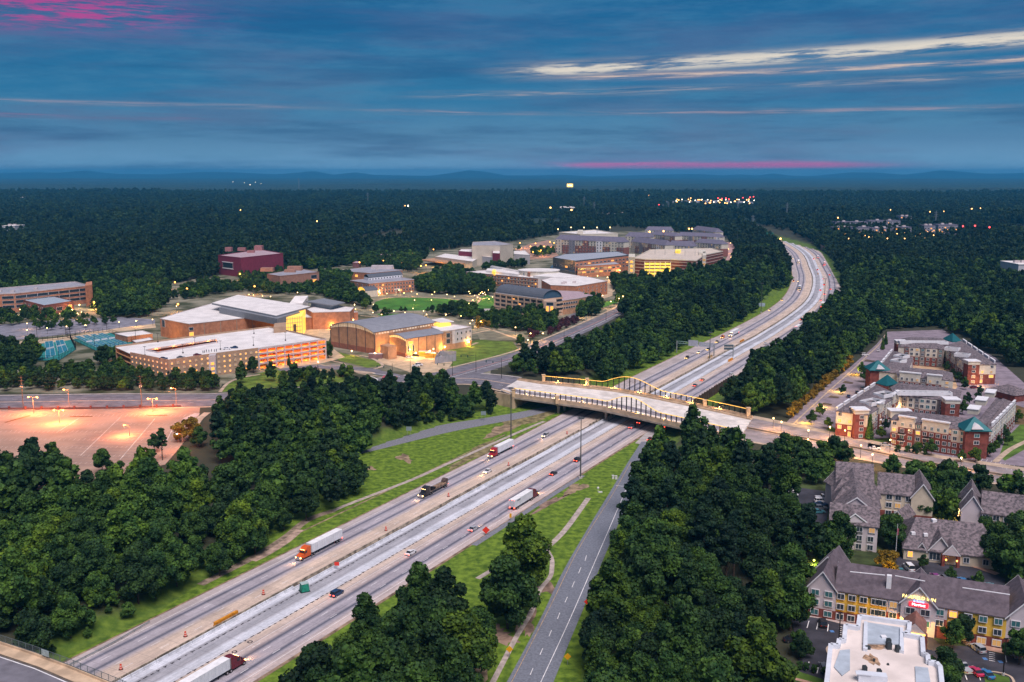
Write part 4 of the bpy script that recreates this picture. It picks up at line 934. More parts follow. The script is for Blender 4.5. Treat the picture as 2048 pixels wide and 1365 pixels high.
def traffic():
    l, r = on_road(628, 1112, False, 8.0); semi('orange', l, r, 'orange semi truck pulling a long plain white box trailer')
    l, r = on_road(1008, 913, False, 4.6); semi('red', l, r, 'red semi truck with white trailer next to the grass left of the freeway', tl=14.5)
    l, r = on_road(864, 990, False, 8.1); semi('black', l, r, 'black flatbed truck carrying pipes and a cable drum', trailer='flat', tl=13.0)
    l, r = on_road(1060, 1001, True, 46.0); semi('maroon', l, r, 'maroon semi truck with white trailer seen from behind near the light mast', tl=14.5, back=True, glyph=True)
    l, r = on_road(447, 1347, True, 40.5); semi('maroon', l, r, 'dark red semi truck with white trailer leaving the bottom edge', tl=16)
    l, r = on_road(1468, 673, False, 4.5); semi('white', l, r, 'white semi truck beyond the overhead sign coming this way', tl=15)
    l, r = on_road(1585, 658, True, 43.8); semi('maroon', l, r, 'semi truck with grey trailer half behind the trees on the right curve', tl=15, back=True)
    l, r = on_road(1637, 612, True, 40.5); semi('red', l, r, 'red lit semi truck in the middle of the curve driving away', tl=14, back=True)
    l, r = on_road(1591, 580, False, 8); semi('navy', l, r, 'bright lit semi truck on the inner curve coming this way', tl=14)
    l, r = on_road(1577, 526, False, 8); semi('white', l, r, 'white semi truck at the top of the curve coming this way', tl=14)
    l, r = on_road(1643, 529, True, 42); semi('white', l, r, 'white semi truck at the top of the curve driving away', tl=13, back=True)
    l, r = on_road(1619, 516, True, 38); semi('red', l, r, 'farthest semi truck on the curve driving away', tl=12, back=True)
    cars = [(975, 946, 0, 'sedan', 'white', 'h', 'white car just behind the black flatbed truck', None), (1091, 874, 0, 'suv', 'silver', 'h', 'silver car coming out from under the bridge', None),
     (674, 1191, 1, 'suv', 'navy', 't', 'dark blue sport utility car just above the foreground treetops', None), (822, 1109, 1, 'sedan', 'white', 't', 'white car on the near right carriageway beside the joint line', None),
     (947, 1061, 1, 'sedan', 'silver', 'tH', 'silver car passing the red diamond sign', None), (1107, 950, 1, 'sedan', 'black', 't', 'black car ahead of the maroon semi truck', None), (1155, 923, 1, 'suv', 'black', 't', 'black sport utility car beside the tall light mast', None),
     (1265, 857, 1, 'pickup', 'grey', 't', 'pickup with red lights entering the shade under the bridge', 40.5), (1269, 846, 1, 'van', 'tan', 't', 'van right under the bridge ahead of the pickup', 40.5), (1301, 881, 1, 'sedan', 'maroon', 't', 'dark red car where the exit ramp leaves the freeway', None), (1330, 855, 1, 'sedan', 'black', 't', 'car under the bridge close to the treetops', None),
     (1374, 718, 0, 'suv', 'black', 'h', 'dark car with headlights nearest beyond the bridge', None), (1398, 707, 0, 'sedan', 'white', 'h', 'white car with headlights left of the overhead sign mast', None), (1416, 701, 0, 'sedan', 'black', 'h', 'dark car with headlights under the overhead sign', None), (1434, 686, 0, 'pickup', 'tan', 'h', 'small pickup behind the overhead sign', None), (1445, 677, 0, 'van', 'orange', 'h', 'orange lit box van beside the grass beyond the overhead sign', None),
     (1539, 622, 0, 'sedan', 'tan', 'h', 'lone car with headlights beside the roadside sign', None), (1564, 602, 0, 'suv', 'tan', 'h', 'lone car with headlights above the roadside sign', None), (1587, 564, 0, 'van', 'orange', 'h', 'left one of two bright vans behind the navy truck', None), (1596, 564, 0, 'van', 'white', 'h', 'right one of two bright vans behind the navy truck', None), (1600, 577, 0, 'suv', 'white', 'h', 'bright car level with the navy truck on the curve', None), (1586, 519, 0, 'suv', 'white', 'h', 'bright car beside the far white truck', None),
     (1390, 773, 1, 'sedan', 'grey', 't', 'grey car with tail lights just past the bridge on the left', None), (1405, 762, 1, 'sedan', 'tan', 't', 'second car past the bridge with tail lights', None), (1433, 776, 1, 'sedan', 'red', 't', 'dark red car past the bridge near the right edge', None), (1463, 752, 1, 'suv', 'white', '', 'white car at the right pavement edge near the treetops', None), (1531, 689, 1, 'sedan', 'white', '', 'white car half hidden by treetops on the right', None),
     (1594, 656, 1, 'sedan', 'white', 't', 'small white car in front of the half hidden truck', None), (1603, 641, 1, 'van', 'black', 't', 'dark box van in the middle of the right curve', None), (1644, 613, 1, 'suv', 'grey', 't', 'car with tail lights beside the red lit truck', 47), (1642, 602, 1, 'sedan', 'silver', 't', 'car ahead of the red lit truck', None), (1649, 590, 1, 'van', 'white', 't', 'white van on the outer curve', None), (1641, 582, 1, 'sedan', 'red', 't', 'red car on the outer curve left of another', None), (1661, 580, 1, 'sedan', 'grey', 't', 'car hugging the outer edge of the curve', None), (1648, 571, 1, 'suv', 'black', 't', 'dark car midway round the outer curve', None), (1647, 559, 1, 'sedan', 'white', 't', 'white car midway round the outer curve', None), (1659, 551, 1, 'sedan', 'red', 't', 'red car at the outermost point of the curve', None), (1635, 541, 1, 'suv', 'grey', 't', 'car beside the barrier on the far curve', None), (1647, 533, 1, 'sedan', 'silver', 't', 'car just behind the far white truck driving away', None), (1627, 519, 1, 'sedan', 'red', 't', 'red car ahead of the far white truck', None), (1557, 486, 1, 'sedan', 'red', 't', 'farthest car on the freeway left', None), (1562, 487, 1, 'suv', 'red', 't', 'farthest car on the freeway right', None)]
    for px, py, aw, kd, col, lt, lab, ln in cars:
        l, r = on_road(px, py, aw, ln); car(kd, col, l, r, lab, 'cars driving on the freeway', lt)
traffic()
# ================================================================== FREEWAY FURNITURE
M_STEEL = mat('galvanised_steel', (.30, .33, .34), .5, .08, 1, metal=.3)
def barrel(px, py, label):
    x, y = G(px, py); t = thing('traffic_barrel', (x, y, .12), label, 'traffic barrel', 'orange barrels on the left carriageway')
    b = MB(); z = .12
    for k in range(5): b.cyl((x, y, z+k*.28), (x, y, z+k*.28+.28), .42-.035*k, .39-.035*k, 10, m=k % 2)
    b.build('drum', [mat('barrel_orange', (.62, .05, .015), .5, 0), mat('barrel_white', (.7, .4, .35), .4, 0)], t)
    b = MB(); b.cyl((x, y, z), (x, y, z+.12), .62, .58, 8); b.build('rubber_base', M_TYRE, t)
for q, lab in (((242, 1340), 'orange barrel nearest the bottom left overpass'), ((371, 1274), 'orange barrel near the orange crash barrier'), ((527, 1190), 'orange barrel left of the green tarp covered stack'), ((772, 1062), 'orange barrel between the orange truck and the black flatbed'), ((897, 994), 'orange barrel beside the black flatbed truck'), ((1017, 932), 'orange barrel beside the red semi truck'), ((1134, 869), 'orange barrel nearest the bridge')): barrel(*q, lab)
def board(name, px, py, w, h, zc, m, label, cat='sign', rot=0, diamond=False, post=M_STEEL, base=0.0, posts=(0,), face=None):
    x, y = G(px, py, base); t = thing(name, (x, y, base), label, cat); b = MB(); c, s = math.cos(rot), math.sin(rot)
    if diamond:
        k = w*.72
        b.v += [(x-k*c, y-k*s-.04, base+zc), (x, y-.04, base+zc-k), (x+k*c, y+k*s-.04, base+zc), (x, y-.04, base+zc+k), (x-k*c, y-k*s+.05, base+zc), (x, y+.05, base+zc-k), (x+k*c, y+k*s+.05, base+zc), (x, y+.05, base+zc+k)]
        b.face((0, 1, 2, 3)); b.face((7, 6, 5, 4)); [b.face((q, q+4, (q+1) % 4+4, (q+1) % 4)) for q in range(4)]
    else: b.box((x, y, base+zc), (w, .1, h), rot)
    b.build('sign_panel', m, t)
    for q in posts:
        b = MB(); b.cyl((x+q*c, y+q*s+.12, base), (x+q*c, y+q*s+.12, base+zc+h*.3), .07, n=6); b.build('post', post, t)
    return t
M_SR = mat('warning_red_orange', (.75, .04, .02), .5, 0, spec=.5); M_SY = mat('warning_yellow', (.75, .36, .01), .5, 0); M_SG = mat('sign_back_grey', (.22, .28, .28), .5, .05); M_SW = mat('sign_white', (.7, .7, .7), .5, 0)
board('warning_sign', 674, 1140, 1.5, 1.2, 2.0, M_SR, 'small red orange construction sign on the median by the orange truck')
board('warning_sign', 972, 1071, 1.9, 1.9, 1.9, M_SR, 'large red diamond construction sign on the grass right of the freeway', diamond=True)
board('warning_sign', 1283, 943, 1.7, 1.7, 2.4, M_SW, 'white and red sign beside the top of the exit ramp'); _x, _y = G(1283, 943)
tag(link('warning_sign', MB().box((_x, _y-.08, 3.05), (1.3, .05, .5)).mesh('warning_sign', M_SR), bpy.data.objects['warning_sign.002']), None)
board('warning_sign', 1021, 1042, .8, 1.6, 2.0, M_SY, 'narrow yellow marker sign behind the white trailer')
board('warning_sign', 1019, 1316, 1.3, 1.3, 2.4, M_SY, 'yellow diamond sign beside the drainage channel in the foreground', diamond=True)
board('warning_sign', 1135, 1331, 1.3, 1.3, 2.4, M_SY, 'orange yellow diamond sign right of the exit ramp at the bottom', diamond=True)
board('warning_sign', 1173, 1217, 1.1, 1.1, 2.0, M_SR, 'red sign half in the trees right of the exit ramp', diamond=True)
board('direction_sign', 967, 842, 2.6, 2.0, 4.0, M_SG, 'grey backed sign on two posts by the entrance ramp nearer the bridge', posts=(-.8, .8))
board('direction_sign', 818, 874, 2.6, 2.0, 4.0, M_SG, 'grey backed sign on two posts by the left part of the entrance ramp', posts=(-.8, .8))
board('roadside_sign', 1519, 624, 9.5, 3.2, 6.5, mat('blue_grey_sign', (.30, .38, .42), .5, .05), 'wide pale sign on the grass beside the far left freeway edge', posts=(-3, 3))
for q, lab in (((1226, 958), 'left one of two white utility boxes on the grass by the ramp'), ((1232, 959), 'right one of two white utility boxes on the grass by the ramp')):
    x, y = G(*q); tag(MB().box((x, y, .7), (.9, .9, 1.3), .2, taper=(.9, .9)).box((x, y, 1.45), (1, 1, .12), .2).build('utility_box', mat('utility_white', (.6, .6, .58), .6, .05)), lab, 'utility box', 'utility boxes by the exit ramp')
x, y = G(1196, 985); tag(MB().cyl((x, y, 0), (x, y, 1.6), .08).ball((x, y, 1.8), .5).box((x+.9, y-.6, .3), (1.5, .4, .5)).build('standpipe', M_SW), 'white standpipe in the grass near the top of the drainage channel', 'standpipe')
def mast(px, py, h, label, lamps=3):
    x, y = G(px, py); t = thing('light_mast', (x, y, 0), label, 'light mast'); M = mat('weathered_steel', (.09, .10, .10), .6, 0, metal=.3)
    MB().cyl((x, y, 0), (x, y, h), .32, .14, 8).build('pole', M, t); MB().box((x, y, .4), (1.4, 1.4, .8)).build('base_block', M_CONC, t)
    w = MB(); w.cyl((x, y, h-.3), (x, y, h-.05), .9, .9, 10)
    w.build('lamp_ring', M, t)
    for k in range(6):
        a = k*math.pi/3; MB().box((x+1.2*math.cos(a), y+1.2*math.sin(a), h-.3), (.7, .4, .35), a).build('lamp_head', M, t)
mast(1161, 957, 26, 'tall dark light mast standing right of the near carriageway'); mast(1022, 883, 26, 'tall thin light mast on the left grass before the bridge')
mast(1522, 626, 27, 'tall light mast beside the wide roadside sign'); mast(1419, 720, 19, 'light mast in the middle of the freeway behind the overhead sign')
mast(1648, 612, 26, 'light mast at the outer edge of the right curve'); mast(1474, 500, 34, 'light mast at the far left of the freeway before it vanishes')
def gantry():
    x, y = G(1353, 706); s, d = sd_of(x, y); a = heading(s)-math.pi/2; c, sn = math.cos(a), math.sin(a)
    t = thing('overhead_sign', (x, y, 0), 'overhead sign arm reaching over the left carriageway beyond the bridge', 'overhead sign')
    MB().cyl((x, y, 0), (x, y, 8.6), .4, .35, 8).build('post', M_STEEL, t)
    ex, ey = x+c*27, y+sn*27
    w = MB()
    for z in (6.9, 8.4): w.cyl((x, y, z), (ex, ey, z), .16, n=6)
    for k in range(14):
        f0, f1 = k/14, (k+1)/14; z0, z1 = (6.9, 8.4) if k % 2 else (8.4, 6.9); w.cyl((x+(ex-x)*f0, y+(ey-y)*f0, z0), (x+(ex-x)*f1, y+(ey-y)*f1, z1), .09, n=4)
    w.build('truss_arm', mat('pale_green_steel', (.28, .42, .38), .5, .05, metal=.2), t); MB().cyl((ex, ey, 0), (ex, ey, 8.6), .4, .35, 8).build('post', M_STEEL, t)
    pm = mat('sign_panel_back', (.40, .42, .48), .5, .06, .8)
    for f0, f1, z0, z1 in ((.32, .58, 5.8, 10.0), (.60, .78, 6.0, 9.2), (.79, .98, 6.0, 9.2)):
        m0 = (f0+f1)/2; p = (x+(ex-x)*m0, y+(ey-y)*m0, (z0+z1)/2); L = 27*(f1-f0)
        MB().box((p[0]+.5*sn, p[1]-.5*c, p[2]), (L, .15, z1-z0), a).build('sign_panel', pm, t)
    x, y = G(1466, 714); t = thing('overhead_sign', (x, y, 0), 'two panel sign on a single post in the freeway median', 'overhead sign')
    MB().cyl((x, y, 0), (x, y, 8.4), .35, .3, 8).build('post', M_STEEL, t); MB().bar((x+1, y, 6.4), (x-6.4, y, 6.4), .25, .3).bar((x+1, y, 7.9), (x-6.4, y, 7.9), .25, .3).build('arm', M_STEEL, t)
    dk = mat('dark_sign', (.07, .10, .12), .5, .05)
    for z in (7.9, 5.9): MB().box((x-3.4, y-.4, z), (6.2, .15, 1.7)).build('sign_panel', dk, t)
    for z in (8.0, 6.0): MB().box((x-3.4, y-.5, z+.55), (6.0, .05, .12)).build('white_stripe', M_SW, t)
gantry()
# far green sign, orange crash barriers, green tarp stack, guard rails, sound walls
board('direction_sign', 1538, 485, 15, 7, 14, mat('sign_green', (.02, .16, .12), .5, 0), 'green sign above the far end of the freeway', posts=(-5, 5))
def crash(px, py, L, label, d=None, m=None):
    s, dd = sdp(px, py); dd = d or dd; p, q = road(s-L/2, dd, .12), road(s+L/2, dd, .12)
    t = thing('crash_barrier', (*p[:2], .12), label, 'crash barrier'); n = max(2, int(L/1.9)); mo = m or mat('barrier_orange', (.62, .25, .02), .6, .15, 1.2)
    for k in range(n):
        f0, f1 = k/n, (k+.94)/n; a = tuple(p[i]+(q[i]-p[i])*f0 for i in range(3)); b_ = tuple(p[i]+(q[i]-p[i])*f1 for i in range(3))
        w = MB(); w.bar(a, b_, 1.1, .5); w.bar((a[0], a[1], .6), (b_[0], b_[1], .6), .8, .9); w.build('barrier_block', mo, t)
crash(461, 1245, 9, 'long orange crash barrier beside the new concrete strip', 19.1); crash(1484, 684, 9, 'small orange barrier past the overhead sign'); crash(1461, 722, 9, 'orange barrier by the median sign post'); crash(1420, 716, 8, 'orange barrier behind the bridge in the median', m=mat('barrier_tan', (.40, .28, .14), .7, .2, 1)); crash(1636, 549, 8, 'orange barrier on the far curve')
x, y = G(609, 1183); t = thing('covered_stack', (x, y, .1), 'green tarp covered box standing on the median strip', 'covered stack')
MB().box((x, y, 1.35), (2.5, 2.3, 2.5), .5, taper=(.86, .86)).build('tarp', mat('green_tarp', (.015, .20, .13), .6, .2, 1.2, bump=.5), t); MB().box((x, y, 2.68), (2.3, 2.1, .14), .5).build('lid', mat('tarp_top', (.40, .50, .48), .6, .1), t); MB().box((x, y, .16), (3.0, 2.7, .14), .5).build('pallet', M_BLK, t)
def guard(name, pts, z, label, m=M_STEEL):
    t = thing(name, (*pts[0], z), label, 'guard rail'); w = MB()
    for i in range(len(pts)-1): w.bar((*pts[i], z+.5), (*pts[i+1], z+.5), .12, .32)
    w.build('rail', m, t); w = MB()
    for x, y, a, s in walk(pts, 0, length(pts), 2.4): w.box((x, y, z+.3), (.14, .14, .7))
    w.build('rail_posts', m, t)
guard('guard_rail', pl([(140, 1334), (225, 1290), (300, 1247)]), 0, 'steel guard rail from the overpass along the left freeway edge')
guard('guard_rail', pl([(690, 897), (740, 884), (765, 878)]), .0, 'steel guard rail on the upper side of the entrance ramp'); guard('guard_rail', pl([(470, 940), (500, 935), (540, 927)]), 2, 'short pale guard rail showing through the brush', M_WHITE)
def wall(pts, z, h, label, m, w_=.3, pl_=4.5):
    t = thing('sound_wall', (*pts[0], z), label, 'wall')
    P = walk(pts, 0, length(pts), pl_)
    for a, b in zip(P, P[1:]): w = MB(); w.bar((a[0], a[1], z), (b[0], b[1], z), w_, h); w.box((a[0], a[1], z+h/2+.15), (.6, .6, h+.3), a[2], m=0); w.build('wall_panel', m, t)
wall([road(s, 54) for s in range(345, 420, 12)], 0, 5.0, 'dark brown retaining wall at the right freeway edge behind the bridge', mat('dark_brown_wall', (.07, .045, .035), .9, .2, .5))
wall([road(s, 56) for s in range(860, 1230, 30)], 0, 7.5, 'tall brown sound wall along the outer side of the far curve', mat('brown_wall', (.14, .10, .09), .9, .2, .3), pl_=14)
wall([road(s, 56) for s in range(1330, 1700, 40)], 0, 9, 'dark sound wall high up at the far end of the freeway', mat('brown_wall', (.14, .10, .09)), pl_=20)
# manholes
for q in ((469, 1305), (500, 1285)):
    x, y = G(*q); b = MB(); n = 16
    for k in range(n):
        a0, a1 = 2*math.pi*k/n, 2*math.pi*(k+1)/n; b.quad((x+.75*math.cos(a0), y+.75*math.sin(a0), .16), (x+.75*math.cos(a1), y+.75*math.sin(a1), .16), (x+.45*math.cos(a1), y+.45*math.sin(a1), .16), (x+.45*math.cos(a0), y+.45*math.sin(a0), .16))
    b.build('drain_ring', mat('joint_sealant', (.035, .035, .045)), kind='stuff')
# ================================================================== BUILDING KIT
M_FRAME = mat('white_frame', (.62, .62, .64), .5, 0); M_WDARK = mat('window_dark', (.03, .045, .06), .15, 0, spec=.7); M_WTEAL = mat('window_teal', (.05, .16, .17), .2, 0, spec=.7)
M_WLIT = mat('window_lit', (.3, .15, .05), .5, 0, emit=(1, .36, .045), es=.85); M_WSOFT = mat('window_softlit', (.15, .11, .06), .5, 0, emit=(1, .52, .16), es=.22)
M_BRICK = mat('red_brick', (.19, .055, .042), .9, .18, .6, det=5); M_BRICKT = mat('tan_brick', (.44, .25, .145), .9, .10, .4, det=5); M_BRICKO = mat('campus_brick', (.42, .185, .105), .9, .12, .4, det=5); M_CREAM = mat('cream_siding', (.60, .56, .47), .8, .06, .5)
M_TRIM = mat('white_trim', (.74, .74, .76), .6, .04); M_SHING = mat('grey_shingle', (.12, .108, .118), .9, .3, 1.1, det=7, col2=(.16, .13, .14)); M_TURQ = mat('turquoise_metal_roof', (.01, .11, .125), .45, .06, .5, metal=.2); M_TAUPE = mat('taupe_siding', (.24, .20, .18), .85, .08)
M_WROOF = mat('white_membrane_roof', (.72, .69, .67), .8, .07, .12, det=5); M_GROOF = mat('grey_roof', (.30, .30, .34), .8, .1, .15, det=5); M_UNIT = mat('roof_unit_dark', (.04, .05, .055), .6, .1)
M_YEL = mat('yellow_siding', (.72, .46, .07), .8, .05, .5)
WINC = {'d': M_WDARK, 't': M_WTEAL, 'l': M_WLIT, 's': M_WSOFT}
def win_mesh(w, h, k, fr=.16, mull=1):
    key = ('win', w, h, k, fr, mull)
    if key not in VM:
        b = MB(); b.box((0, 0, 0), (w, .16, h), m=1)
        for sx in (-1, 1): b.box((sx*(w/2+fr/2-.01), 0, 0), (fr, .26, h+2*fr))
        for sz in (-1, 1): b.box((0, 0, sz*(h/2+fr/2-.01)), (w-.02, .255, fr))
        for q in range(mull): b.box((-w/2+w*(q+1)/(mull+1), 0, 0), (.09, .24, h-.02))
        VM[key] = b.mesh('window', [M_FRAME, WINC[k]])
    return VM[key]
def wins(t, A, B, zs, fs, w, h, kinds='d', fr=.16, mull=1, out=.03, name='window', skip=0):
    L = math.hypot(B[0]-A[0], B[1]-A[1]); dx, dy = (B[0]-A[0])/L, (B[1]-A[1])/L; a = math.atan2(dy, dx)
    if isinstance(fs, int): fs = [(i+.5)/fs for i in range(fs)]
    o = t['_o']; i = 0
    for z in zs:
        for f in fs:
            if skip and rnd.random() < skip: continue
            k = kinds[i % len(kinds)]; i += 1
            link(name, win_mesh(w, h, k, fr, mull), t, (A[0]+dx*L*f+dy*out-o[0], A[1]+dy*L*f-dx*out-o[1], z-o[2]), a)
def rect(A, B, dep):
    L = math.hypot(B[0]-A[0], B[1]-A[1]); nx, ny = -(B[1]-A[1])/L, (B[0]-A[0])/L
    return [A, B, (B[0]+nx*dep, B[1]+ny*dep), (A[0]+nx*dep, A[1]+ny*dep)]
def lerp(a, b, f): return (a[0]+(b[0]-a[0])*f, a[1]+(b[1]-a[1])*f)
def grow(P, d):
    c = (sum(p[0] for p in P)/len(P), sum(p[1] for p in P)/len(P)); out = []
    n = len(P)
    ar = sum(P[k-1][0]*P[k][1]-P[k][0]*P[k-1][1] for k in range(n)); sg = 1 if ar > 0 else -1
    for i in range(n):
        a, b, e = P[i-1], P[i], P[(i+1) % n]
        u = nrm(a, b); v = nrm(b, e); n1 = (u[1]*sg, -u[0]*sg); n2 = (v[1]*sg, -v[0]*sg); m = (n1[0]+n2[0], n1[1]+n2[1]); k = m[0]*n1[0]+m[1]*n1[1]
        out.append((b[0]+m[0]/max(k, .3)*d, b[1]+m[1]/max(k, .3)*d))
    return out
def flat(t, P, z0, z1, wall, roof, par=.5, parm=None, name='wall'):
    """flat roofed block with a parapet"""
    MB().prism(P, z0, z1, 0).build(name, wall, t); MB().prism(grow(P, -.35), z1, z1+.06).build('roof', roof, t)
    n = len(P); w = MB()
    for i in range(n): w.bar((*P[i], z1), (*P[(i+1) % n], z1), .4, par)
    w.build('parapet', parm or wall, t)
def band(t, P, z0, z1, m, d=.06, name='brick_base'): MB().prism(grow(P, d), z0, z1).build(name, m, t)
def gable(t, R4, z0, ze, zr, wall, roof, axis='x', over=.5, trim=M_TRIM, hip=0.0):
    A, B, C, D = R4
    MB().prism(R4, z0, ze).build('wall', wall, t)
    if axis == 'y': A, B, C, D = B, C, D, A
    u = nrm(A, B); v = nrm(A, D)
    m0, m1 = lerp(A, D, .5), lerp(B, C, .5); L = math.hypot(B[0]-A[0], B[1]-A[1])
    e = lambda p, a, b: (p[0]+u[0]*a+v[0]*b, p[1]+u[1]*a+v[1]*b)
    hh = hip*math.hypot(D[0]-A[0], D[1]-A[1])/2
    r0, r1 = e(m0, -over+hh+(over if hip else 0)*0, 0), e(m1, over-hh, 0); k = over*(zr-ze)/(math.hypot(D[0]-A[0], D[1]-A[1])/2)
    a, b, c, d = (*e(A, -over, -over), ze-k), (*e(B, over, -over), ze-k), (*e(C, over, over), ze-k), (*e(D, -over, over), ze-k); r0 = (*r0, zr); r1 = (*r1, zr)
    up = lambda p: (p[0], p[1], p[2]+.28)
    w = MB(); w.quad(up(a), up(b), up(r1), up(r0)); w.quad(up(c), up(d), up(r0), up(r1)); w.quad(a, b, up(b), up(a)); w.quad(c, d, up(d), up(c))
    if hip: w.tri(up(d), up(a), up(r0)); w.tri(up(b), up(c), up(r1))
    w.quad(b, up(b), up(r1), r1); w.quad(r1, up(r1), up(c), c); w.quad(d, up(d), up(r0), r0); w.quad(r0, up(r0), up(a), a)
    w.build('roof', roof, t)
    if not hip:
        MB().tri((*A, ze), (*m0, zr), (*D, ze)).build('gable_wall', wall, t); MB().tri((*B, ze), (*C, ze), (*m1, zr)).build('gable_wall', wall, t)
        if trim:
            w = MB()
            for p, q, s in ((a, r0, -1), (d, r0, -1), (b, r1, 1), (c, r1, 1)):
                o_ = u[0]*.08*s, u[1]*.08*s
                P_ = [(p[0]+o_[0], p[1]+o_[1], p[2]-.12), (q[0]+o_[0], q[1]+o_[1], q[2]-.12), (q[0]+o_[0], q[1]+o_[1], q[2]+.34), (p[0]+o_[0], p[1]+o_[1], p[2]+.34)]
                w.quad(*P_)
            w.build('rake_trim', trim, t)
def pyramid(t, P, z, zt, m, name='pavilion_roof', apex=None):
    c = apex or (sum(p[0] for p in P)/len(P), sum(p[1] for p in P)/len(P)); w = MB(); n = len(P)
    for i in range(n): w.tri((*P[i], z), (*P[(i+1) % n], z), (*c, zt)); w.quad((*P[i], z-.4), (*P[(i+1) % n], z-.4), (*P[(i+1) % n], z), (*P[i], z))
    w.build(name, m, t)
def roof_box(t, x, y, z, d, m=None, rz=0, name='roof_unit'): MB().box((x, y, z+d[2]/2), d, rz, taper=(.94, .94)).box((x, y, z+d[2]+.06), (d[0]*.6, d[1]*.6, .12), rz).build(name, m or M_UNIT, t)
# ================================================================== APARTMENTS
Z = LAND
APT = [(1572, 846), (1592, 826), (1640, 783), (1700, 735), (1728, 711), (1752, 690), (1775, 664), (1885, 660), (1990, 715), (2075, 790), (2075, 937), (1884, 914), (1684, 870)]
sheet('apartment_yard', GP(APT, Z), Z+.05, mat('yard_asphalt', (.24, .20, .235), .9, .12, .2, det=5)); keepout(GP(APT, Z), 2)
sheet('lawn', GP([(1998, 915), (2010, 880), (2040, 850), (2075, 840), (2075, 885), (2010, 922)], Z), Z+.10, mat('lawn', (.08, .15, .02), .95, .25, .2, det=5)); sheet('lawn', GP([(1735, 895), (1738, 880), (1790, 875), (1780, 890), (1757, 903)], Z), Z+.10, mat('lawn', (.08, .15, .02)))
sheet('lawn', GP([(1672, 872), (1652, 860), (1662, 852), (1672, 860)], Z), Z+.10, mat('lawn', (.08, .15, .02)))
ribbon('footpath', pl([(1990, 925), (2020, 900), (2060, 880)], Z), 2.4, Z+.14, M_TAN); ribbon('footpath', pl([(1758, 905), (1775, 885)], Z), 2.4, Z+.14, M_TAN)
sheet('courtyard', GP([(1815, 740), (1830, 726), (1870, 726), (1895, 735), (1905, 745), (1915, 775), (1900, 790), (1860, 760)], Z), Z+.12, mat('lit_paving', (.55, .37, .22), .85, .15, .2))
sheet('bank', GP([(2000, 800), (2060, 820), (2060, 850), (2030, 850)], Z), Z+.12, mat('mulch_bank', (.14, .09, .04), .95, .2, .2))
for k in range(9):
    q = lerp((1612, 842), (1740, 712), k/9); ribbon('kerb', GP([(q[0]-8, q[1]), (q[0]+9, q[1]-8)], Z), .35, Z+.2, M_TAN)
    sheet('planting_bed', GP([(q[0]+2, q[1]-3), (q[0]+22, q[1]-1), (q[0]+24, q[1]-4), (q[0]+6, q[1]-7)], Z), Z+.16, mat('median_soil', (.10, .07, .05)))
ribbon('kerb', pl([(1583, 853), (1600, 836), (1650, 790), (1700, 745), (1735, 712), (1760, 688), (1772, 668)], Z), .8, Z+.18, M_TAN)
b = MB()
for k in range(16):
    x = 1905+k*9; y = 915+k*2.0; a, c_ = G(x, y, Z), G(x+7, y-9, Z); b.bar((*a, Z+.1), (*c_, Z+.1), .14, .01)
for k in range(12):
    x = 1600+k*9; y = 850-k*7.4; a, c_ = G(x+25, y+2, Z), G(x+40, y+6, Z); b.bar((*a, Z+.1), (*c_, Z+.1), .14, .01)
b.build('bay_lines', M_WHITE, kind='stuff')
AH = 11.6
def apt_wall(t, A, B, bays, z0=Z, lit=''):
    """a four storey facade from A to B cut into bays: (f0, f1, style, windows per floor)"""
    fl = [z0+1.7, z0+4.6, z0+7.5, z0+10.2]; L = math.hypot(B[0]-A[0], B[1]-A[1]); a = math.atan2(B[1]-A[1], B[0]-A[0]); i = 0
    for f0, f1, st, n in bays:
        P, Q = lerp(A, B, f0), lerp(A, B, f1); w_ = L*(f1-f0); out = (math.sin(a), -math.cos(a)); off = {'c': .35, 'b': .35, 't': .12, 'C': .6, 'T': .9}[st]
        R4 = [(P[0]+out[0]*off, P[1]+out[1]*off), (Q[0]+out[0]*off, Q[1]+out[1]*off), (Q[0]-out[0]*.5, Q[1]-out[1]*.5), (P[0]-out[0]*.5, P[1]-out[1]*.5)]
        top = z0+AH+{'c': 0, 'b': -.1, 't': -.2, 'C': 1.9, 'T': 2.2}[st]; brick = {'c': 2, 'b': 4, 't': 0, 'C': 3, 'T': 4}[st]
        zb = z0+[.0, 2.9, 5.9, 8.8, AH-.2][brick]
        if brick: MB().prism(R4, z0, zb).build('brick_bay', M_BRICK, t)
        if brick < 4 or st == 'T': MB().prism(grow(R4, -.02), zb if brick else z0, top).build('siding_bay', M_TAUPE if st == 't' else M_CREAM, t)
        if st in 'CT': MB().prism(grow(R4, .3), top, top+.55).build('cornice', M_TRIM, t)
        for k, z in enumerate(fl):
            kd = ''.join(rnd.choice('dddddtdddtds' if not lit else lit) for _ in range(n))
            big = 1.5 if st != 'C' or k < 3 else 1.0
            wins(t, R4[0], R4[1], [z], n, min(big, w_/n*.6), 1.5 if k < 3 else 1.35, kd, .13)
        if st in 'bC' and n > 1:
            for z in (z0+2.9, z0+5.8):
                c_ = lerp(R4[0], R4[1], .26); MB().box((c_[0]+out[0]*.7, c_[1]+out[1]*.7, z), (3.0, 1.4, .22), a).build('balcony_slab', M_TRIM, t)
                MB().box((c_[0]+out[0]*1.35, c_[1]+out[1]*1.35, z+.6), (3.0, .08, .9), a).build('balcony_rail', M_BLK, t)
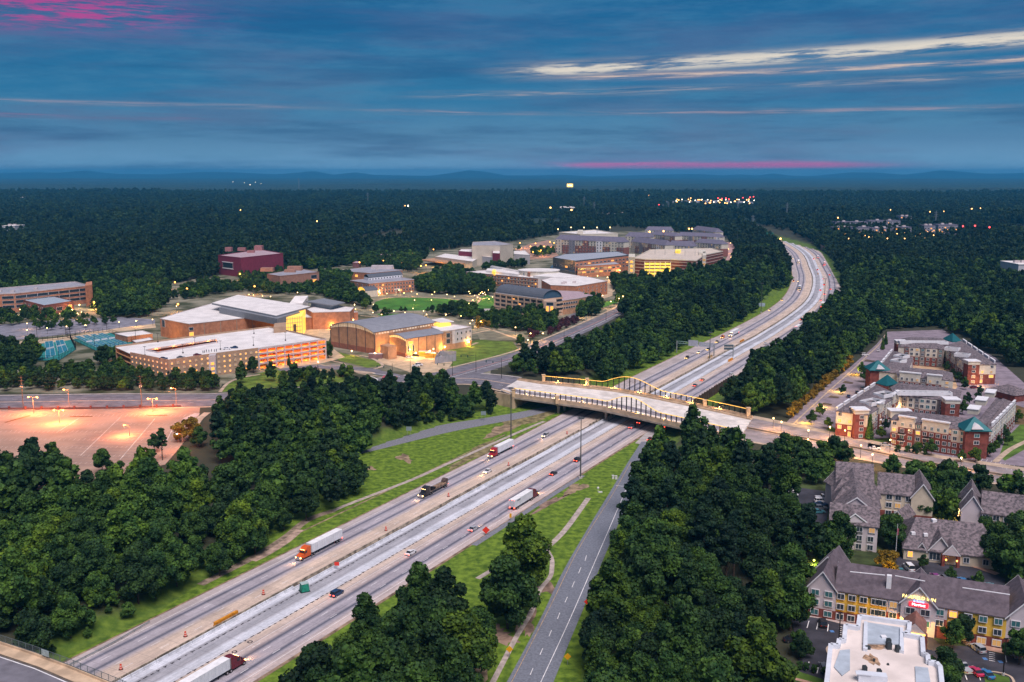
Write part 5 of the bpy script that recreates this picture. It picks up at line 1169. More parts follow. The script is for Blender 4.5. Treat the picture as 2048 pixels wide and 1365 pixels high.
def apt_block(t, Q, hip=True):   # footprint given as four eave corners in the photo
    P = GP(Q, Z+AH); MB().prism(P, Z, Z+AH).build('wall', M_CREAM, t)
    band(t, P, Z, Z+5.8, M_BRICK, .05)
    m = M_SHING; g = grow(P, .35); inner = grow(P, -5.2); w = MB(); n = 4
    for i in range(4): j = (i+1) % 4; w.quad((*g[i], Z+AH), (*g[j], Z+AH), (*inner[j], Z+AH+2.0), (*inner[i], Z+AH+2.0)); w.quad((*g[i], Z+AH-.35), (*g[j], Z+AH-.35), (*g[j], Z+AH), (*g[i], Z+AH))
    w.quad(*[(*p, Z+AH+2.0) for p in inner]); w.build('roof', m, t); return P
def roof_well(t, px, py, w, d, rz, open_=True):
    z = Z+AH+1.2; x, y = G(px, py, z+1.2); b = MB(); c, s = math.cos(rz), math.sin(rz)
    for sx, sy, ww, dd in ((0, -1, w, .4), (0, 1, w, .4), (-1, 0, .4, d-.42), (1, 0, .4, d-.42)):
        X_, Y_ = sx*(w/2-.2), sy*(d/2-.2); b.box((x+X_*c-Y_*s, y+X_*s+Y_*c, z+.8), (ww, dd, 1.8), rz)
    b.build('mechanical_screen', M_TRIM, t)
    for k in range(max(2, int(w/2.6))):
        X_ = -w/2+1.5+k*(w-3)/max(1, int(w/2.6)-1); Y_ = rnd.uniform(-.15, .15)*d
        roof_box(t, x+X_*c-Y_*s, y+X_*s+Y_*c, z, (1.3, 1.3, 1.2), rz=rz)
def tower(t, q, w, d, rz, z1, m_low, m_top, label=None, capz=2.2):
    x, y = G(*q, Z); c, s = math.cos(rz), math.sin(rz)
    P = [(x+X_*c-Y_*s, y+X_*s+Y_*c) for X_, Y_ in ((-w/2, 0), (w/2, 0), (w/2, d), (-w/2, d))]
    MB().prism(P, Z, Z+z1-capz).build('corner_tower', m_low, t); MB().prism(grow(P, .1), Z+z1-capz, Z+z1-.5).build('tower_head', m_top, t); MB().prism(grow(P, .45), Z+z1-.5, Z+z1).build('tower_cap', M_TRIM, t); return P
def arches(t, A, B, n, z):     # row of white stepped parapets along an eave
    for k in range(n):
        f0, f1 = (k+.06)/n, (k+.80)/n; p, q = lerp(A, B, f0), lerp(A, B, f1); b = MB(); b.bar((*p, z-1.0), (*q, z-1.0), .5, 2.5); b.bar((*p, z+1.5), (*q, z+1.5), .9, .3)
        b.build('stepped_parapet', M_TRIM, t)
def apartments():
    t = thing('apartment_building', (*G(1700, 865, Z), Z), 'brick and cream apartment block nearest the road bend with cream capped corner tower', 'apartments', 'brick and cream apartment blocks')
    P = apt_block(t, [(1673, 822), (1736, 830), (1797, 790), (1752, 770)]); A, B, C, D = P
    MB().prism(grow([A, lerp(A, B, .62), lerp(D, C, .62), D], .10), Z+5.8, Z+AH-.35).build('siding_bay', M_CREAM, t)
    wins(t, A, lerp(A, B, .62), [Z+10.2], [.2], 1.5, 1.4, 'd', out=.12); wins(t, A, lerp(A, B, .62), [Z+7.3], [.2, .72], 1.4, 1.5, 'l', out=.12); wins(t, A, lerp(A, B, .62), [Z+4.4], [.2, .72], 1.5, 1.5, 'l', out=.12); wins(t, A, lerp(A, B, .62), [Z+1.5], [.72], 1.1, 2.0, 'l', out=.12)
    T = tower(t, (1721, 879), 6.2, 6, .02, 13.8, M_BRICK, M_CREAM); wins(t, T[0], T[1], [Z+1.6, Z+4.6, Z+7.5, Z+10.3], [.5], 1.6, 1.4, 'tddd')
    apt_wall(t, lerp(B, C, .10), C, [(0, .16, 'c', 2), (.16, .24, 't', 1), (.24, .42, 'C', 2), (.42, .5, 't', 1), (.5, .68, 'c', 2), (.68, .76, 't', 1), (.76, 1, 'C', 2)])
    arches(t, A, D, 6, Z+AH); roof_well(t, 1744, 803, 10, 6.5, R(35)); roof_well(t, 1768, 788, 9, 6, R(35))
    P = apt_block(t, [(1790, 791), (1916, 803), (1922, 782), (1778, 768)]); A, B, C, D = P
    apt_wall(t, lerp(A, B, .1), lerp(A, B, .84), [(0, .13, 't', 1), (.13, .30, 'c', 1), (.30, .40, 't', 1), (.40, .78, 'c', 3), (.78, 1, 't', 1)]); T = tower(t, (1902, 855), 6.5, 6, -.1, 13.6, M_BRICK, M_CREAM); wins(t, T[0], T[1], [Z+1.6, Z+4.6, Z+7.5, Z+10.3], [.5], 1.7, 1.4, 'ttdt')
    roof_well(t, 1847, 785, 26, 4.5, -.09); pyramid(t, GP([(1750, 766), (1773, 772), (1797, 767), (1775, 757)], Z+AH+1.2), Z+AH+1.2, Z+AH+5.4, M_TURQ)
    lamp_light('wall_lamp', (*G(1770, 830, Z+6), Z+6), 500, (1, .6, .25), .3, t); lamp_light('wall_lamp', (*G(1795, 815, Z+6), Z+6), 500, (1, .6, .25), .3, t)
    # middle block
    t = thing('apartment_building', (*G(1850, 790, Z), Z), 'middle apartment block with two flat cream parapets and a turquoise pavilion roof', 'apartments', 'brick and cream apartment blocks')
    P = apt_block(t, [(1752, 742), (1812, 748), (1826, 716), (1785, 703)]); A, B, C, D = P; arches(t, lerp(A, D, .2), D, 5, Z+AH); roof_well(t, 1797, 721, 8, 6, R(40)); roof_well(t, 1803, 712, 8, 6, R(40))
    apt_wall(t, B, C, [(0, .3, 'c', 2), (.3, .45, 't', 1), (.45, .8, 'c', 2), (.8, 1, 'b', 1)])
    P = apt_block(t, [(1795, 751), (1906, 762), (1904, 746), (1790, 737)]); A, B, C, D = P
    apt_wall(t, A, B, [(.04, .42, 'C', 4), (.42, .54, 't', 1), (.54, .8, 'C', 2), (.8, 1, 'c', 1)])
    T = tower(t, (1757, 784), 10, 9, -.08, 12.2, M_BRICK, M_BRICK, capz=.6); wins(t, T[0], T[1], [Z+8.6, Z+5.2], [.6], 1.8, 1.5, 't'); pyramid(t, grow(T, 1.0), Z+12.2, Z+17, M_TURQ); x, y = lerp(T[0], T[1], .5); w = MB(); w.v += [(x-2.4, y-1.2, Z+12.9), (x+2.4, y-1.2, Z+12.9), (x, y-1.0, Z+15.0), (x, y+2.5, Z+15.0)]; w.face((0, 1, 2)); w.face((0, 2, 3)); w.face((1, 3, 2)); w.build('small_gable', M_TRIM, t)
    # back block
    t = thing('apartment_building', (*G(1960, 765, Z), Z), 'rear apartment block whose end wall glows with lit windows beside the dark wood', 'apartments', 'brick and cream apartment blocks')
    P = apt_block(t, [(1797, 693), (1888, 699), (1898, 680), (1803, 678)]); A, B, C, D = P; apt_wall(t, A, B, [(.14, .24, 'b', 1), (.24, .48, 'c', 2), (.48, .60, 't', 1), (.6, .86, 'c', 2), (.86, 1, 't', 1)])
    T = tower(t, (1801, 724), 6, 5, -.05, 13.6, M_BRICK, M_CREAM); wins(t, T[0], T[1], [Z+10, Z+7.3], [.5], 2.2, 1.5, 't'); roof_well(t, 1846, 684, 30, 4.5, -.05)
    P = apt_block(t, [(1937, 729), (1992, 729), (1925, 683), (1886, 692)]); A, B, C, D = P
    apt_wall(t, D, A, [(0, .12, 't', 1), (.12, .28, 'c', 2), (.28, .36, 'b', 1), (.36, .52, 'c', 2), (.52, .62, 't', 1), (.62, .78, 'c', 2), (.78, 1, 'c', 2)]); arches(t, C, B, 6, Z+AH)
    MB().prism(grow([lerp(A, B, .38), B, lerp(B, C, .2), lerp(A, D, .2)], .08), Z+5.8, Z+AH-.3).build('siding_bay', M_CREAM, t); wins(t, A, B, [Z+10.2], [.86], 1.6, 1.4, 'd', out=.12); wins(t, A, B, [Z+7.2], [.52, .85], 1.2, 1.5, 'ls', out=.12); wins(t, A, B, [Z+4.6], [.85], 2.4, 1.6, 'l', out=.12); wins(t, A, B, [Z+1.8, Z+4.3], [.5], 1.2, 1.8, 'ls', out=.12)
    T = tower(t, (1945, 770), 6.5, 6, .0, 13.8, M_BRICK, M_CREAM); wins(t, T[0], T[1], [Z+1.8, Z+4.8, Z+7.8, Z+10.4], [.5], 1.8, 1.3, 'ssdd'); roof_well(t, 1905, 697, 8, 5.5, R(-38)); roof_well(t, 1925, 709, 8, 5.5, R(-38)); pyramid(t, GP([(1884, 678), (1905, 684), (1925, 683), (1905, 675)], Z+AH+1), Z+AH+1, Z+AH+5.5, M_TURQ)
    lamp_light('wall_lamp', (*G(1985, 752, Z+4), Z+4), 700, (1, .5, .15), .3, t); lamp_light('wall_lamp', (*G(1963, 764, Z+3), Z+3), 600, (1, .55, .2), .3, t)
    # front right block
    t = thing('apartment_building', (*G(1860, 905, Z), Z), 'large front apartment block facing the cross road with turquoise corner pavilion roof', 'apartments', 'brick and cream apartment blocks')
    P = apt_block(t, [(1783, 839), (1942, 863), (1938, 840), (1796, 824)]); A, B, C, D = P
    apt_wall(t, A, B, [(0, .10, 'c', 1), (.10, .31, 'C', 2), (.31, .40, 't', 1), (.40, .735, 'C', 4), (.735, .77, 'b', 1), (.77, .955, 'c', 2)], lit='dddtdts')
    wins(t, A, B, [Z+7.4], [.05], 1.5, 1.4, 'l', out=.5); wins(t, A, B, [Z+7.4], [.355], 1.7, 1.4, 'l', out=.3)
    P = apt_block(t, [(1938, 864), (1976, 862), (2031, 806), (1994, 797)]); A, B, C, D = P
    apt_wall(t, B, C, [(0, .08, 'b', 1), (.08, .24, 'c', 2), (.24, .28, 't', 1), (.28, .44, 'c', 2), (.44, .48, 't', 1), (.48, .64, 'c', 2), (.64, .68, 't', 1), (.68, .84, 'c', 2), (.84, 1, 'c', 2)]); arches(t, lerp(B, C, .12), C, 7, Z+AH)
    T = tower(t, (1950, 918), 9.2, 8, -.06, 12.4, M_BRICK, M_BRICK, capz=.6); wins(t, T[0], T[1], [Z+10, Z+7, Z+3], [.5], 2.0, 1.4, 'tds'); pyramid(t, grow(T, 1.1), Z+12.4, Z+17.4, M_TURQ); x, y = lerp(T[0], T[1], .45); w = MB(); w.v += [(x-2.6, y-1.4, Z+13.1), (x+2.6, y-1.4, Z+13.1), (x, y-1.2, Z+15.4), (x, y+2.5, Z+15.4)]; w.face((0, 1, 2)); w.face((0, 2, 3)); w.face((1, 3, 2)); w.build('small_gable', M_TRIM, t)
    for q, w_, d_ in (((1948, 823), 9, 4.5), ((1963, 805), 9, 4.5), ((1981, 790), 9, 4)): 
        x, y = G(*q, Z+AH); MB().box((x, y, Z+AH+.6), (w_, d_, 2.2), R(58)).build('dormer_box', M_CREAM, t); MB().box((x, y, Z+AH+1.85), (w_+.6, d_+.6, .3), R(58)).build('dormer_cap', M_TRIM, t)
    x, y = G(1798, 823, Z+AH+1); MB().box((x, y, Z+AH), (9, 5, 3.2), -.05).build('dormer_box', M_CREAM, t); MB().box((x, y, Z+AH+1.75), (9.8, 5.8, .35), -.05).build('dormer_cap', M_TRIM, t)
    # clubhouse
    t = thing('clubhouse', (*G(1995, 785, Z), Z), 'low brick clubhouse with grey hip roof at the wood edge', 'clubhouse')
    gable(t, rect(G(1975, 778, Z+3.5), G(2030, 792, Z+3.5), 14), Z, Z+3.5, Z+6.5, M_BRICK, M_SHING, hip=1)
apartments()
# ================================================================== HOTELS
HOT = [(1585, 968), (1662, 930), (2075, 1015), (2075, 1420), (1560, 1420), (1600, 1330), (1590, 1240), (1625, 1150), (1640, 1060), (1572, 1025)]
sheet('hotel_grounds', GP(HOT, Z), Z+.04, mat('dark_lawn', (.045, .065, .02), .95, .35, .2, det=5))
LOTS = [[(1568, 972), (1664, 985), (1652, 1046), (1640, 1050), (1574, 1025)], [(1765, 1122), (1810, 1112), (1960, 1138), (2010, 1158), (2010, 1192), (1860, 1165), (1755, 1148)],
        [(1583, 1240), (1612, 1230), (1700, 1250), (1735, 1262), (1712, 1390), (1600, 1358), (1596, 1300)], [(1850, 1262), (1880, 1290), (1942, 1294), (2075, 1328), (2075, 1420), (1840, 1420)]]
for i, q in enumerate(LOTS): sheet('car_park', GP(q, Z), Z+.10, M_ASPH_D); keepout(GP(q, Z), .5)
sheet('lawn', GP([(1570, 1330), (1600, 1345), (1700, 1378), (1690, 1392), (1555, 1352)], Z), Z+.14, mat('lawn', (.08, .15, .02))); ribbon('kerb', GP([(1560, 1352), (1640, 1372), (1720, 1398)], Z), 1.2, Z+.2, mat('pink_kerb', (.50, .30, .22), .8, .1))
ribbon('kerb', pl([(1600, 1230), (1640, 1235), (1700, 1250), (1722, 1256)], Z), 2.4, Z+.18, mat('kerb_concrete', (.42, .35, .33), .85, .1)); ribbon('kerb', pl([(1672, 1300), (1664, 1292), (1654, 1298), (1656, 1308), (1664, 1316)], Z), .5, Z+.25, M_TAN)
sheet('lawn', GP([(1660, 1296), (1672, 1298), (1668, 1314), (1658, 1306)], Z), Z+.15, mat('lawn', (.08, .15, .02)))
ribbon('footpath', pl([(1855, 1272), (1890, 1272), (1925, 1282), (1940, 1292)], Z), 2.2, Z+.18, M_TAN); ribbon('footpath', pl([(1938, 1290), (1985, 1300), (2075, 1318)], Z), 2.6, Z+.19, mat('pink_kerb', (.50, .30, .22)))
ribbon('kerb', pl([(1965, 1352), (1985, 1345), (2020, 1354), (2030, 1372)], Z), .6, Z+.2, M_TAN); sheet('lawn', GP([(1968, 1354), (1985, 1348), (2018, 1356), (2026, 1390), (1975, 1390)], Z), Z+.16, mat('lawn', (.08, .15, .02)))
ribbon('footpath', pl([(1808, 1106), (1850, 1114), (1900, 1122), (1950, 1134), (1995, 1150)], Z), 2.4, Z+.2, mat('pink_kerb', (.50, .30, .22)))
b = MB()
for p_, q_ in (((1618, 1243), (1614, 1257)), ((1636, 1247), (1633, 1260)), ((1657, 1250), (1655, 1264)), ((1618, 1325), (1613, 1342)), ((1638, 1328), (1634, 1348)), ((1928, 1345), (1934, 1361)), ((1957, 1348), (1961, 1362)), ((2010, 1310), (2013, 1326)), ((1859, 1148), (1860, 1158)), ((1878, 1153), (1879, 1162)), ((1895, 1158), (1897, 1168)), ((1913, 1160), (1915, 1171)), ((1932, 1162), (1934, 1174)), ((1950, 1165), (1952, 1176)), ((1968, 1168), (1970, 1180)), ((1985, 1170), (1988, 1182))): b.bar((*G(*p_, Z), Z+.13), (*G(*q_, Z), Z+.13), .22, .02)
for k in range(5):
    b.bar((*G(1978, 1306+k*4, Z), Z+.13), (*G(1990, 1308+k*4, Z), Z+.13), .2, .02); b.bar((*G(1678, 1254+k*4, Z), Z+.13), (*G(1687, 1256+k*4, Z), Z+.13), .2, .02)
b.build('bay_lines', M_WHITE, kind='stuff')
b = MB()
for q in ((1970, 1319), (2001, 1325), (1664, 1264)): b.box((*G(*q, Z), Z+.135), (1.0, 1.2, .02))
b.build('disabled_bay_mark', mat('blue_mark', (.08, .2, .45), .8, 0), kind='stuff')
M_HCREAM = mat('hotel_cream', (.58, .50, .38), .8, .05); M_HPINK = mat('hotel_pale', (.56, .50, .52), .8, .04)
def hotels():
    t = thing('hotel_building', (*G(1700, 1080, Z), Z), 'grey roofed hotel with stepped shingle roofs and a right wing ending in a cream gable', 'hotel')
    he = 8.6
    R1 = rect(G(1661, 1044, Z+he), G(1756, 1054, Z+he), 13); gable(t, R1, Z, Z+he, Z+he+4.2, M_HPINK, M_SHING)
    for f in (.24, .62): P, Q = lerp(R1[0], R1[1], f-.05), lerp(R1[0], R1[1], f+.06); MB().prism([(P[0], P[1]-.15), (Q[0], Q[1]-.15), (Q[0], Q[1]+.3), (P[0], P[1]+.3)], Z, Z+he-.3).build('recessed_bay', mat('grey_bay', (.16, .16, .17), .8, .05), t)
    wins(t, R1[0], R1[1], [Z+7.2], [.07, .25, .42, .62, .88], 1.7, 1.5, 'ddlds', out=.2); wins(t, R1[0], R1[1], [Z+4.3, Z+1.5], [.07, .25, .62, .86], 1.6, 1.6, 'd', out=.2)
    x, y = lerp(R1[0], R1[1], .5); w = MB(); z = Z+he
    w.v += [(x-3.6, y-.2, z+.6), (x+3.6, y-.2, z+.6), (x, y-.2, z+3.2), (x, y+5, z+3.2)]; w.face((0, 1, 2)); w.build('dormer_gable', M_HPINK, t)
    w = MB(); w.quad((x-4.2, y-.5, z+.3), (x, y-.5, z+3.5), (x, y+6, z+3.5), (x-4.2, y+1.0, z+.3)); w.quad((x+4.2, y-.5, z+.3), (x+4.2, y+1, z+.3), (x, y+6, z+3.5), (x, y-.5, z+3.5)); w.build('dormer_roof', M_SHING, t)
    w = MB(); w.quad((x-4.3, y-.55, z+.2), (x, y-.55, z+3.4), (x, y-.55, z+3.9), (x-4.3, y-.55, z+.7)); w.quad((x+4.3, y-.55, z+.2), (x+4.3, y-.55, z+.7), (x, y-.55, z+3.9), (x, y-.55, z+3.4)); w.build('rake_trim', M_TRIM, t)
    R2 = rect(G(1668, 1022, Z+he), G(1757, 1030, Z+he), 34); R2 = [R2[0], R2[1], R2[2], R2[3]]; gable(t, R2, Z, Z+he, Z+he+5.2, M_HPINK, M_SHING, axis='y')
    for yy, s_ in ((1006, 1), (987, 1)):
        a = G(1667, yy, Z+he); c_ = G(1760, yy+8, Z+he); R3 = rect(a, c_, 9); gable(t, R3, Z, Z+he, Z+he+4.6, M_HPINK, M_SHING, hip=.8)
    R4 = rect(G(1674, 975, Z+he), G(1746, 981, Z+he), 20); gable(t, R4, Z, Z+he, Z+he+6.5, M_HPINK, M_SHING, axis='x')
    x, y = lerp(R4[0], R4[3], .3); gable(t, rect(G(1673, 976, Z+he), G(1709, 974, Z+he), 8), Z, Z+he, Z+he+3.4, M_HPINK, M_SHING, axis='y')
    R5 = rect(G(1757, 985, Z+he), G(1826, 992, Z+he), 15); gable(t, R5, Z, Z+he, Z+he+5.0, M_HCREAM, M_SHING); band(t, R5, Z, Z+2.4, M_BRICK)
    wins(t, R5[0], R5[1], [Z+7.3, Z+4.5, Z+1.6], [.32, .58, .88], 1.8, 1.6, 'dddds', out=.1)
    R6 = rect(G(1823, 994, Z+he), G(1867, 998, Z+he), 17); gable(t, R6, Z, Z+he, Z+he+4.8, M_HCREAM, M_SHING, axis='y'); band(t, R6, Z, Z+2.2, M_BRICK)
    lamp_light('wall_lamp', (R6[0][0]-.5, R6[0][1]-1.5, Z+3.4), 900, (1, .55, .12), .3, t); MB().ball((R6[0][0]-.5, R6[0][1]-1.2, Z+3.4), .28).build('wall_lamp', M_LAMPW, t)
    wins(t, R6[3], R6[0], [Z+7, Z+4], 2, 1.5, 1.5, 'd')
    s = thing('garden_pavilion', (*G(1795, 1042, Z), Z), 'small cream gabled pavilion with a lamp between the grey roofed hotel wings', 'pavilion')
    R7 = rect(G(1782, 1034, Z+3.2), G(1808, 1040, Z+3.2), 9); gable(s, R7, Z, Z+3.2, Z+5.8, M_HCREAM, M_SHING, axis='y'); lamp_light('wall_lamp', (R7[0][0]+2.4, R7[0][1]-1.2, Z+2.8), 350, (1, .6, .2), .3, s); MB().ball((R7[0][0]+2.4, R7[0][1]-.5, Z+2.8), .25).build('wall_lamp', M_LAMPW, s)
    # hotel at the right edge
    t = thing('hotel_building', (*G(2000, 1055, Z), Z), 'grey roofed hotel wing with a pink lit gable at the right edge of the photo', 'hotel')
    R1 = rect(G(1965, 1025, Z+he), G(2100, 1042, Z+he), 15); gable(t, R1, Z, Z+he, Z+he+5.0, M_HCREAM, M_SHING)
    P, Q = lerp(R1[0], R1[1], .0), lerp(R1[0], R1[1], .09); MB().prism([(P[0], P[1]-.2), (Q[0], Q[1]-.2), (Q[0], Q[1]+.3), (P[0], P[1]+.3)], Z, Z+he-.3).build('recessed_bay', mat('grey_bay', (.16, .16, .17)), t)
    wins(t, R1[0], R1[1], [Z+7.2, Z+4.2], [.05, .21, .37, .66, .8], 1.8, 1.6, 'd', out=.2); wins(t, R1[0], R1[1], [Z+1.4], [.05], 1.2, 1.9, 'l', out=.25)
    R2 = rect(G(1923, 1019, Z+he), G(1967, 1024, Z+he), 17); gable(t, R2, Z, Z+he, Z+he+4.9, M_HPINK, M_SHING, axis='y'); band(t, R2, Z, Z+2.0, M_BRICK); R2b = rect(G(1921, 1005, Z+he), G(1962, 1010, Z+he), 10); gable(t, R2b, Z, Z+he, Z+he+5.4, M_HPINK, M_SHING, axis='y')
    # lobby
    t = thing('hotel_lobby', (*G(1880, 1118, Z), Z), 'single storey hotel lobby with broad grey roof and orange lit entrance porch', 'hotel')
    h3 = 3.8; R1 = rect(G(1808, 1096, Z+h3), G(2000, 1117, Z+h3), 25); gable(t, R1, Z, Z+h3, Z+h3+6.0, M_HCREAM, M_SHING, hip=.35)
    R2 = rect(G(1856, 1101, Z+h3), G(1905, 1106, Z+h3), 14); gable(t, R2, Z, Z+h3, Z+h3+4.6, M_HPINK, M_SHING, axis='y'); band(t, R2, Z, Z+1.6, M_BRICK); wins(t, R2[0], R2[1], [Z+2.1], [.28], 3.0, 2.2, 'd', mull=2, out=.12)
    R3 = rect(G(1835, 1097, Z+h3), G(1853, 1100, Z+h3), 8); gable(t, R3, Z, Z+h3, Z+h3+2.0, M_HPINK, M_SHING, axis='y'); wins(t, R3[0], R3[1], [Z+2.1], [.5], 1.9, 1.9, 'd', out=.1)
    R4 = rect(G(1885, 1110, Z+h3), G(1921, 1114, Z+h3), 7); cols = [R4[0], R4[1]]
    w = MB(); u = nrm(R4[0], R4[1]); m0 = lerp(R4[0], R4[1], .5); m1 = lerp(R4[3], R4[2], .5)
    w.quad((*R4[0], Z+h3), (*m0, Z+h3+3.2), (*m1, Z+h3+3.2), (*R4[3], Z+h3)); w.quad((*m0, Z+h3+3.2), (*R4[1], Z+h3), (*R4[2], Z+h3), (*m1, Z+h3+3.2)); w.quad(*[(*p, Z+h3-.05) for p in R4]); w.build('porch_roof', M_SHING, t)
    w = MB(); w.tri((*R4[0], Z+h3), (*R4[1], Z+h3), (*m0, Z+h3+3.2)); w.build('porch_gable', M_HPINK, t)
    for f in (.08, .92): p = lerp(R4[0], R4[1], f); MB().box((p[0], p[1]+.5, Z+h3/2), (.9, .9, h3)).build('porch_column', M_BRICK, t)
    w = MB()
    for a_, b_ in ((R4[0], m0), (m0, R4[1])): z0_, z1_ = (Z+h3, Z+h3+3.2) if a_ is R4[0] else (Z+h3+3.2, Z+h3); w.quad((a_[0], a_[1]-.1, z0_-.1), (b_[0], b_[1]-.1, z1_-.1), (b_[0], b_[1]-.1, z1_+.35), (a_[0], a_[1]-.1, z0_+.35))
    w.build('rake_trim', M_TRIM, t); lamp_light('porch_lamp', (m0[0], m0[1]+3, Z+3.2), 1100, (1, .5, .12), .5, t)
    for f in (.2, .8): p = lerp(R4[0], R4[1], f); MB().ball((p[0], p[1]-.3, Z+2.4), .28).build('porch_lamp', M_LAMPO, t)
    wins(t, R1[0], R1[1], [Z+2], [.07], 1.4, 1.8, 'l', out=.05); wins(t, R1[0], R1[1], [Z+2], [.66, .86], 1.5, 1.6, 'd', out=.05); x, y = G(1867, 1052, Z+8); MB().box((x, y, Z+8), (1.4, 1.4, 4.5), .1).build('chimney', M_TRIM, t)
    lamp_light('wall_lamp', (*G(1818, 1102, Z+2.5), Z+2.5), 300, (1, .5, .12), .3, t)
    for q in ((1826, 1067), (1851, 1070)): MB().box((*G(*q, Z+7), Z+7.0), (1.2, 1.0, .9)).build('skylight', M_TRIM, t)
    # yellow hotel
    t = thing('hotel_building', (*G(1830, 1255, Z), Z), 'long yellow walled hotel with purple grey roof and red lit sign on its gable', 'hotel')
    he = 8.7
    A, B = G(1673, 1180, Z+he), G(2014, 1234, Z+he); R1 = rect(A, B, 15); gable(t, R1, Z, Z+he, Z+he+5.0, M_YEL, mat('purple_shingle', (.115, .093, .108), .9, .14, .8, det=5)); rf = mat('purple_shingle', (.115, .093, .108))
    band(t, R1, Z, Z+2.7, M_BRICK, .12)
    P, Q = lerp(A, B, .31), lerp(A, B, .39); MB().prism([(P[0], P[1]-.25), (Q[0], Q[1]-.25), (Q[0], Q[1]+.5), (P[0], P[1]+.5)], Z+5, Z+he-.2).build('pale_bay', M_HPINK, t); MB().prism([(P[0], P[1]-.3), (Q[0], Q[1]-.3), (Q[0], Q[1]+.5), (P[0], P[1]+.5)], Z, Z+5).build('brick_bay', M_BRICK, t)
    P, Q = lerp(A, B, .585), lerp(A, B, .665); MB().prism([(P[0], P[1]-.25), (Q[0], Q[1]-.25), (Q[0], Q[1]+.5), (P[0], P[1]+.5)], Z+5.3, Z+he-.2).build('pale_bay', M_HPINK, t); MB().prism([(P[0], P[1]-.3), (Q[0], Q[1]-.3), (Q[0], Q[1]+.5), (P[0], P[1]+.5)], Z, Z+5.3).build('brick_bay', M_BRICK, t)
    fr = [.03, .10, .17, .24, .285, .35, .625, .70, .785, .87, .955]
    wins(t, A, B, [Z+7.2], fr, 1.7, 1.45, 'dddddstldtt'.replace('l', 'l'), out=.4, mull=1); wins(t, A, B, [Z+4.3], fr, 1.7, 1.45, 'ddddddddddd', out=.4); wins(t, A, B, [Z+1.4], [.03, .10, .17], 1.7, 1.5, 'd', out=.3); wins(t, A, B, [Z+1.4], [.285, .70, .87, .955], 1.9, 1.5, 'lsss', out=.3); wins(t, A, B, [Z+1.4], [.785], 1.7, 1.5, 's', out=.3)
    for a_, b_, nm in (((1617, 1171), (1673, 1181), 0), ((2014, 1234), (2085, 1244), 1)):
        Rg = rect(G(*a_, Z+he), G(*b_, Z+he), 17); gable(t, Rg, Z, Z+he, Z+he+4.6, M_HPINK, rf, axis='y'); band(t, Rg, Z, Z+2.7, M_BRICK); wins(t, Rg[0], Rg[1], [Z+7.2, Z+4.5, Z+1.6], [.26, .74], 1.9, 1.4, 'tt' if nm == 0 else 't', out=.15)
        Rb = rect(G(a_[0]+12, a_[1]-32, Z+he), G(b_[0]+8, b_[1]-30, Z+he), 9); gable(t, Rb, Z, Z+he, Z+he+4.6, M_HPINK, rf, axis='y')
    Rc = rect(G(1802, 1203, Z+he), G(1873, 1214, Z+he), 13); gable(t, Rc, Z, Z+he, Z+he+4.6, M_HPINK, rf, axis='y'); wins(t, Rc[0], Rc[1], [Z+6.6], [.28, .70], 2.1, 1.6, 'd', out=.12); wins(t, Rc[0], Rc[1], [Z+3.6], [.72], 2.0, 1.5, 't', out=.12)
    c_ = lerp(Rc[0], Rc[1], .5); a = math.atan2(Rc[1][1]-Rc[0][1], Rc[1][0]-Rc[0][0])
    def words(s, x, y, z, size, m, name, parent):
        cu_ = bpy.data.curves.new(name, 'FONT'); cu_.body = s; cu_.size = size; cu_.align_x = 'CENTER'; cu_.extrude = .05; cu_.resolution_u = 2; tmp = bpy.data.objects.new(name, cu_); S.collection.objects.link(tmp)
        me = bpy.data.meshes.new_from_object(tmp); bpy.data.objects.remove(tmp); me.materials.clear(); me.materials.append(m)
        o = link(name, me, parent, (x-parent['_o'][0], y-parent['_o'][1], z-parent['_o'][2])); o.rotation_euler = (math.pi/2, 0, a)
    sg = mat('sign_yellow_light', (1, .8, .3), .4, 0, emit=(1, .72, .22), es=1.2); sr = mat('sign_red_light', (.8, .02, .03), .4, 0, emit=(1, .03, .05), es=.7); sb = mat('sign_blue_light', (.2, .4, .9), .4, 0, emit=(.25, .5, 1), es=1.2); sw = mat('sign_white_light', (1, 1, 1), .4, 0, emit=(1, .85, .85), es=1.6)
    n_ = (math.sin(a), -math.cos(a))
    words('FAIRFIELD INN', c_[0]+n_[0]*.3, c_[1]+n_[1]*.3, Z+he+1.35, 1.25, sg, 'sign_lettering', t); words('& Suites', c_[0]+n_[0]*.3, c_[1]+n_[1]*.3, Z+he+.55, .8, sb, 'sign_lettering', t)
    MB().box((c_[0]+n_[0]*.25, c_[1]+n_[1]*.25, Z+he-.15), (4.6, .15, 1.15), a).build('red_sign_panel', sr, t); words('Marriott', c_[0]+n_[0]*.4, c_[1]+n_[1]*.4, Z+he-.42, .95, sw, 'sign_lettering', t)
    # brick carport in front of the gable
    Rp = rect(G(1802, 1248, Z+4.5), G(1853, 1270, Z+4.5), 9); Rp = rect(G(1805, 1262, Z+4.3), G(1853, 1270, Z+4.3), 10); 
    w = MB(); m0, m1 = lerp(Rp[0], Rp[1], .5), lerp(Rp[3], Rp[2], .5); w.quad((*Rp[0], Z+4.3), (*m0, Z+6.9), (*m1, Z+6.9), (*Rp[3], Z+4.3)); w.quad((*m0, Z+6.9), (*Rp[1], Z+4.3), (*Rp[2], Z+4.3), (*m1, Z+6.9)); w.quad(*[(*p, Z+4.2) for p in Rp]); w.build('carport_roof', mat('brown_shingle', (.20, .10, .08), .9, .12, .8), t)
    w = MB(); w.tri((*Rp[0], Z+4.2), (*Rp[1], Z+4.2), (*m0, Z+6.8)); w.build('carport_gable', M_HPINK, t)
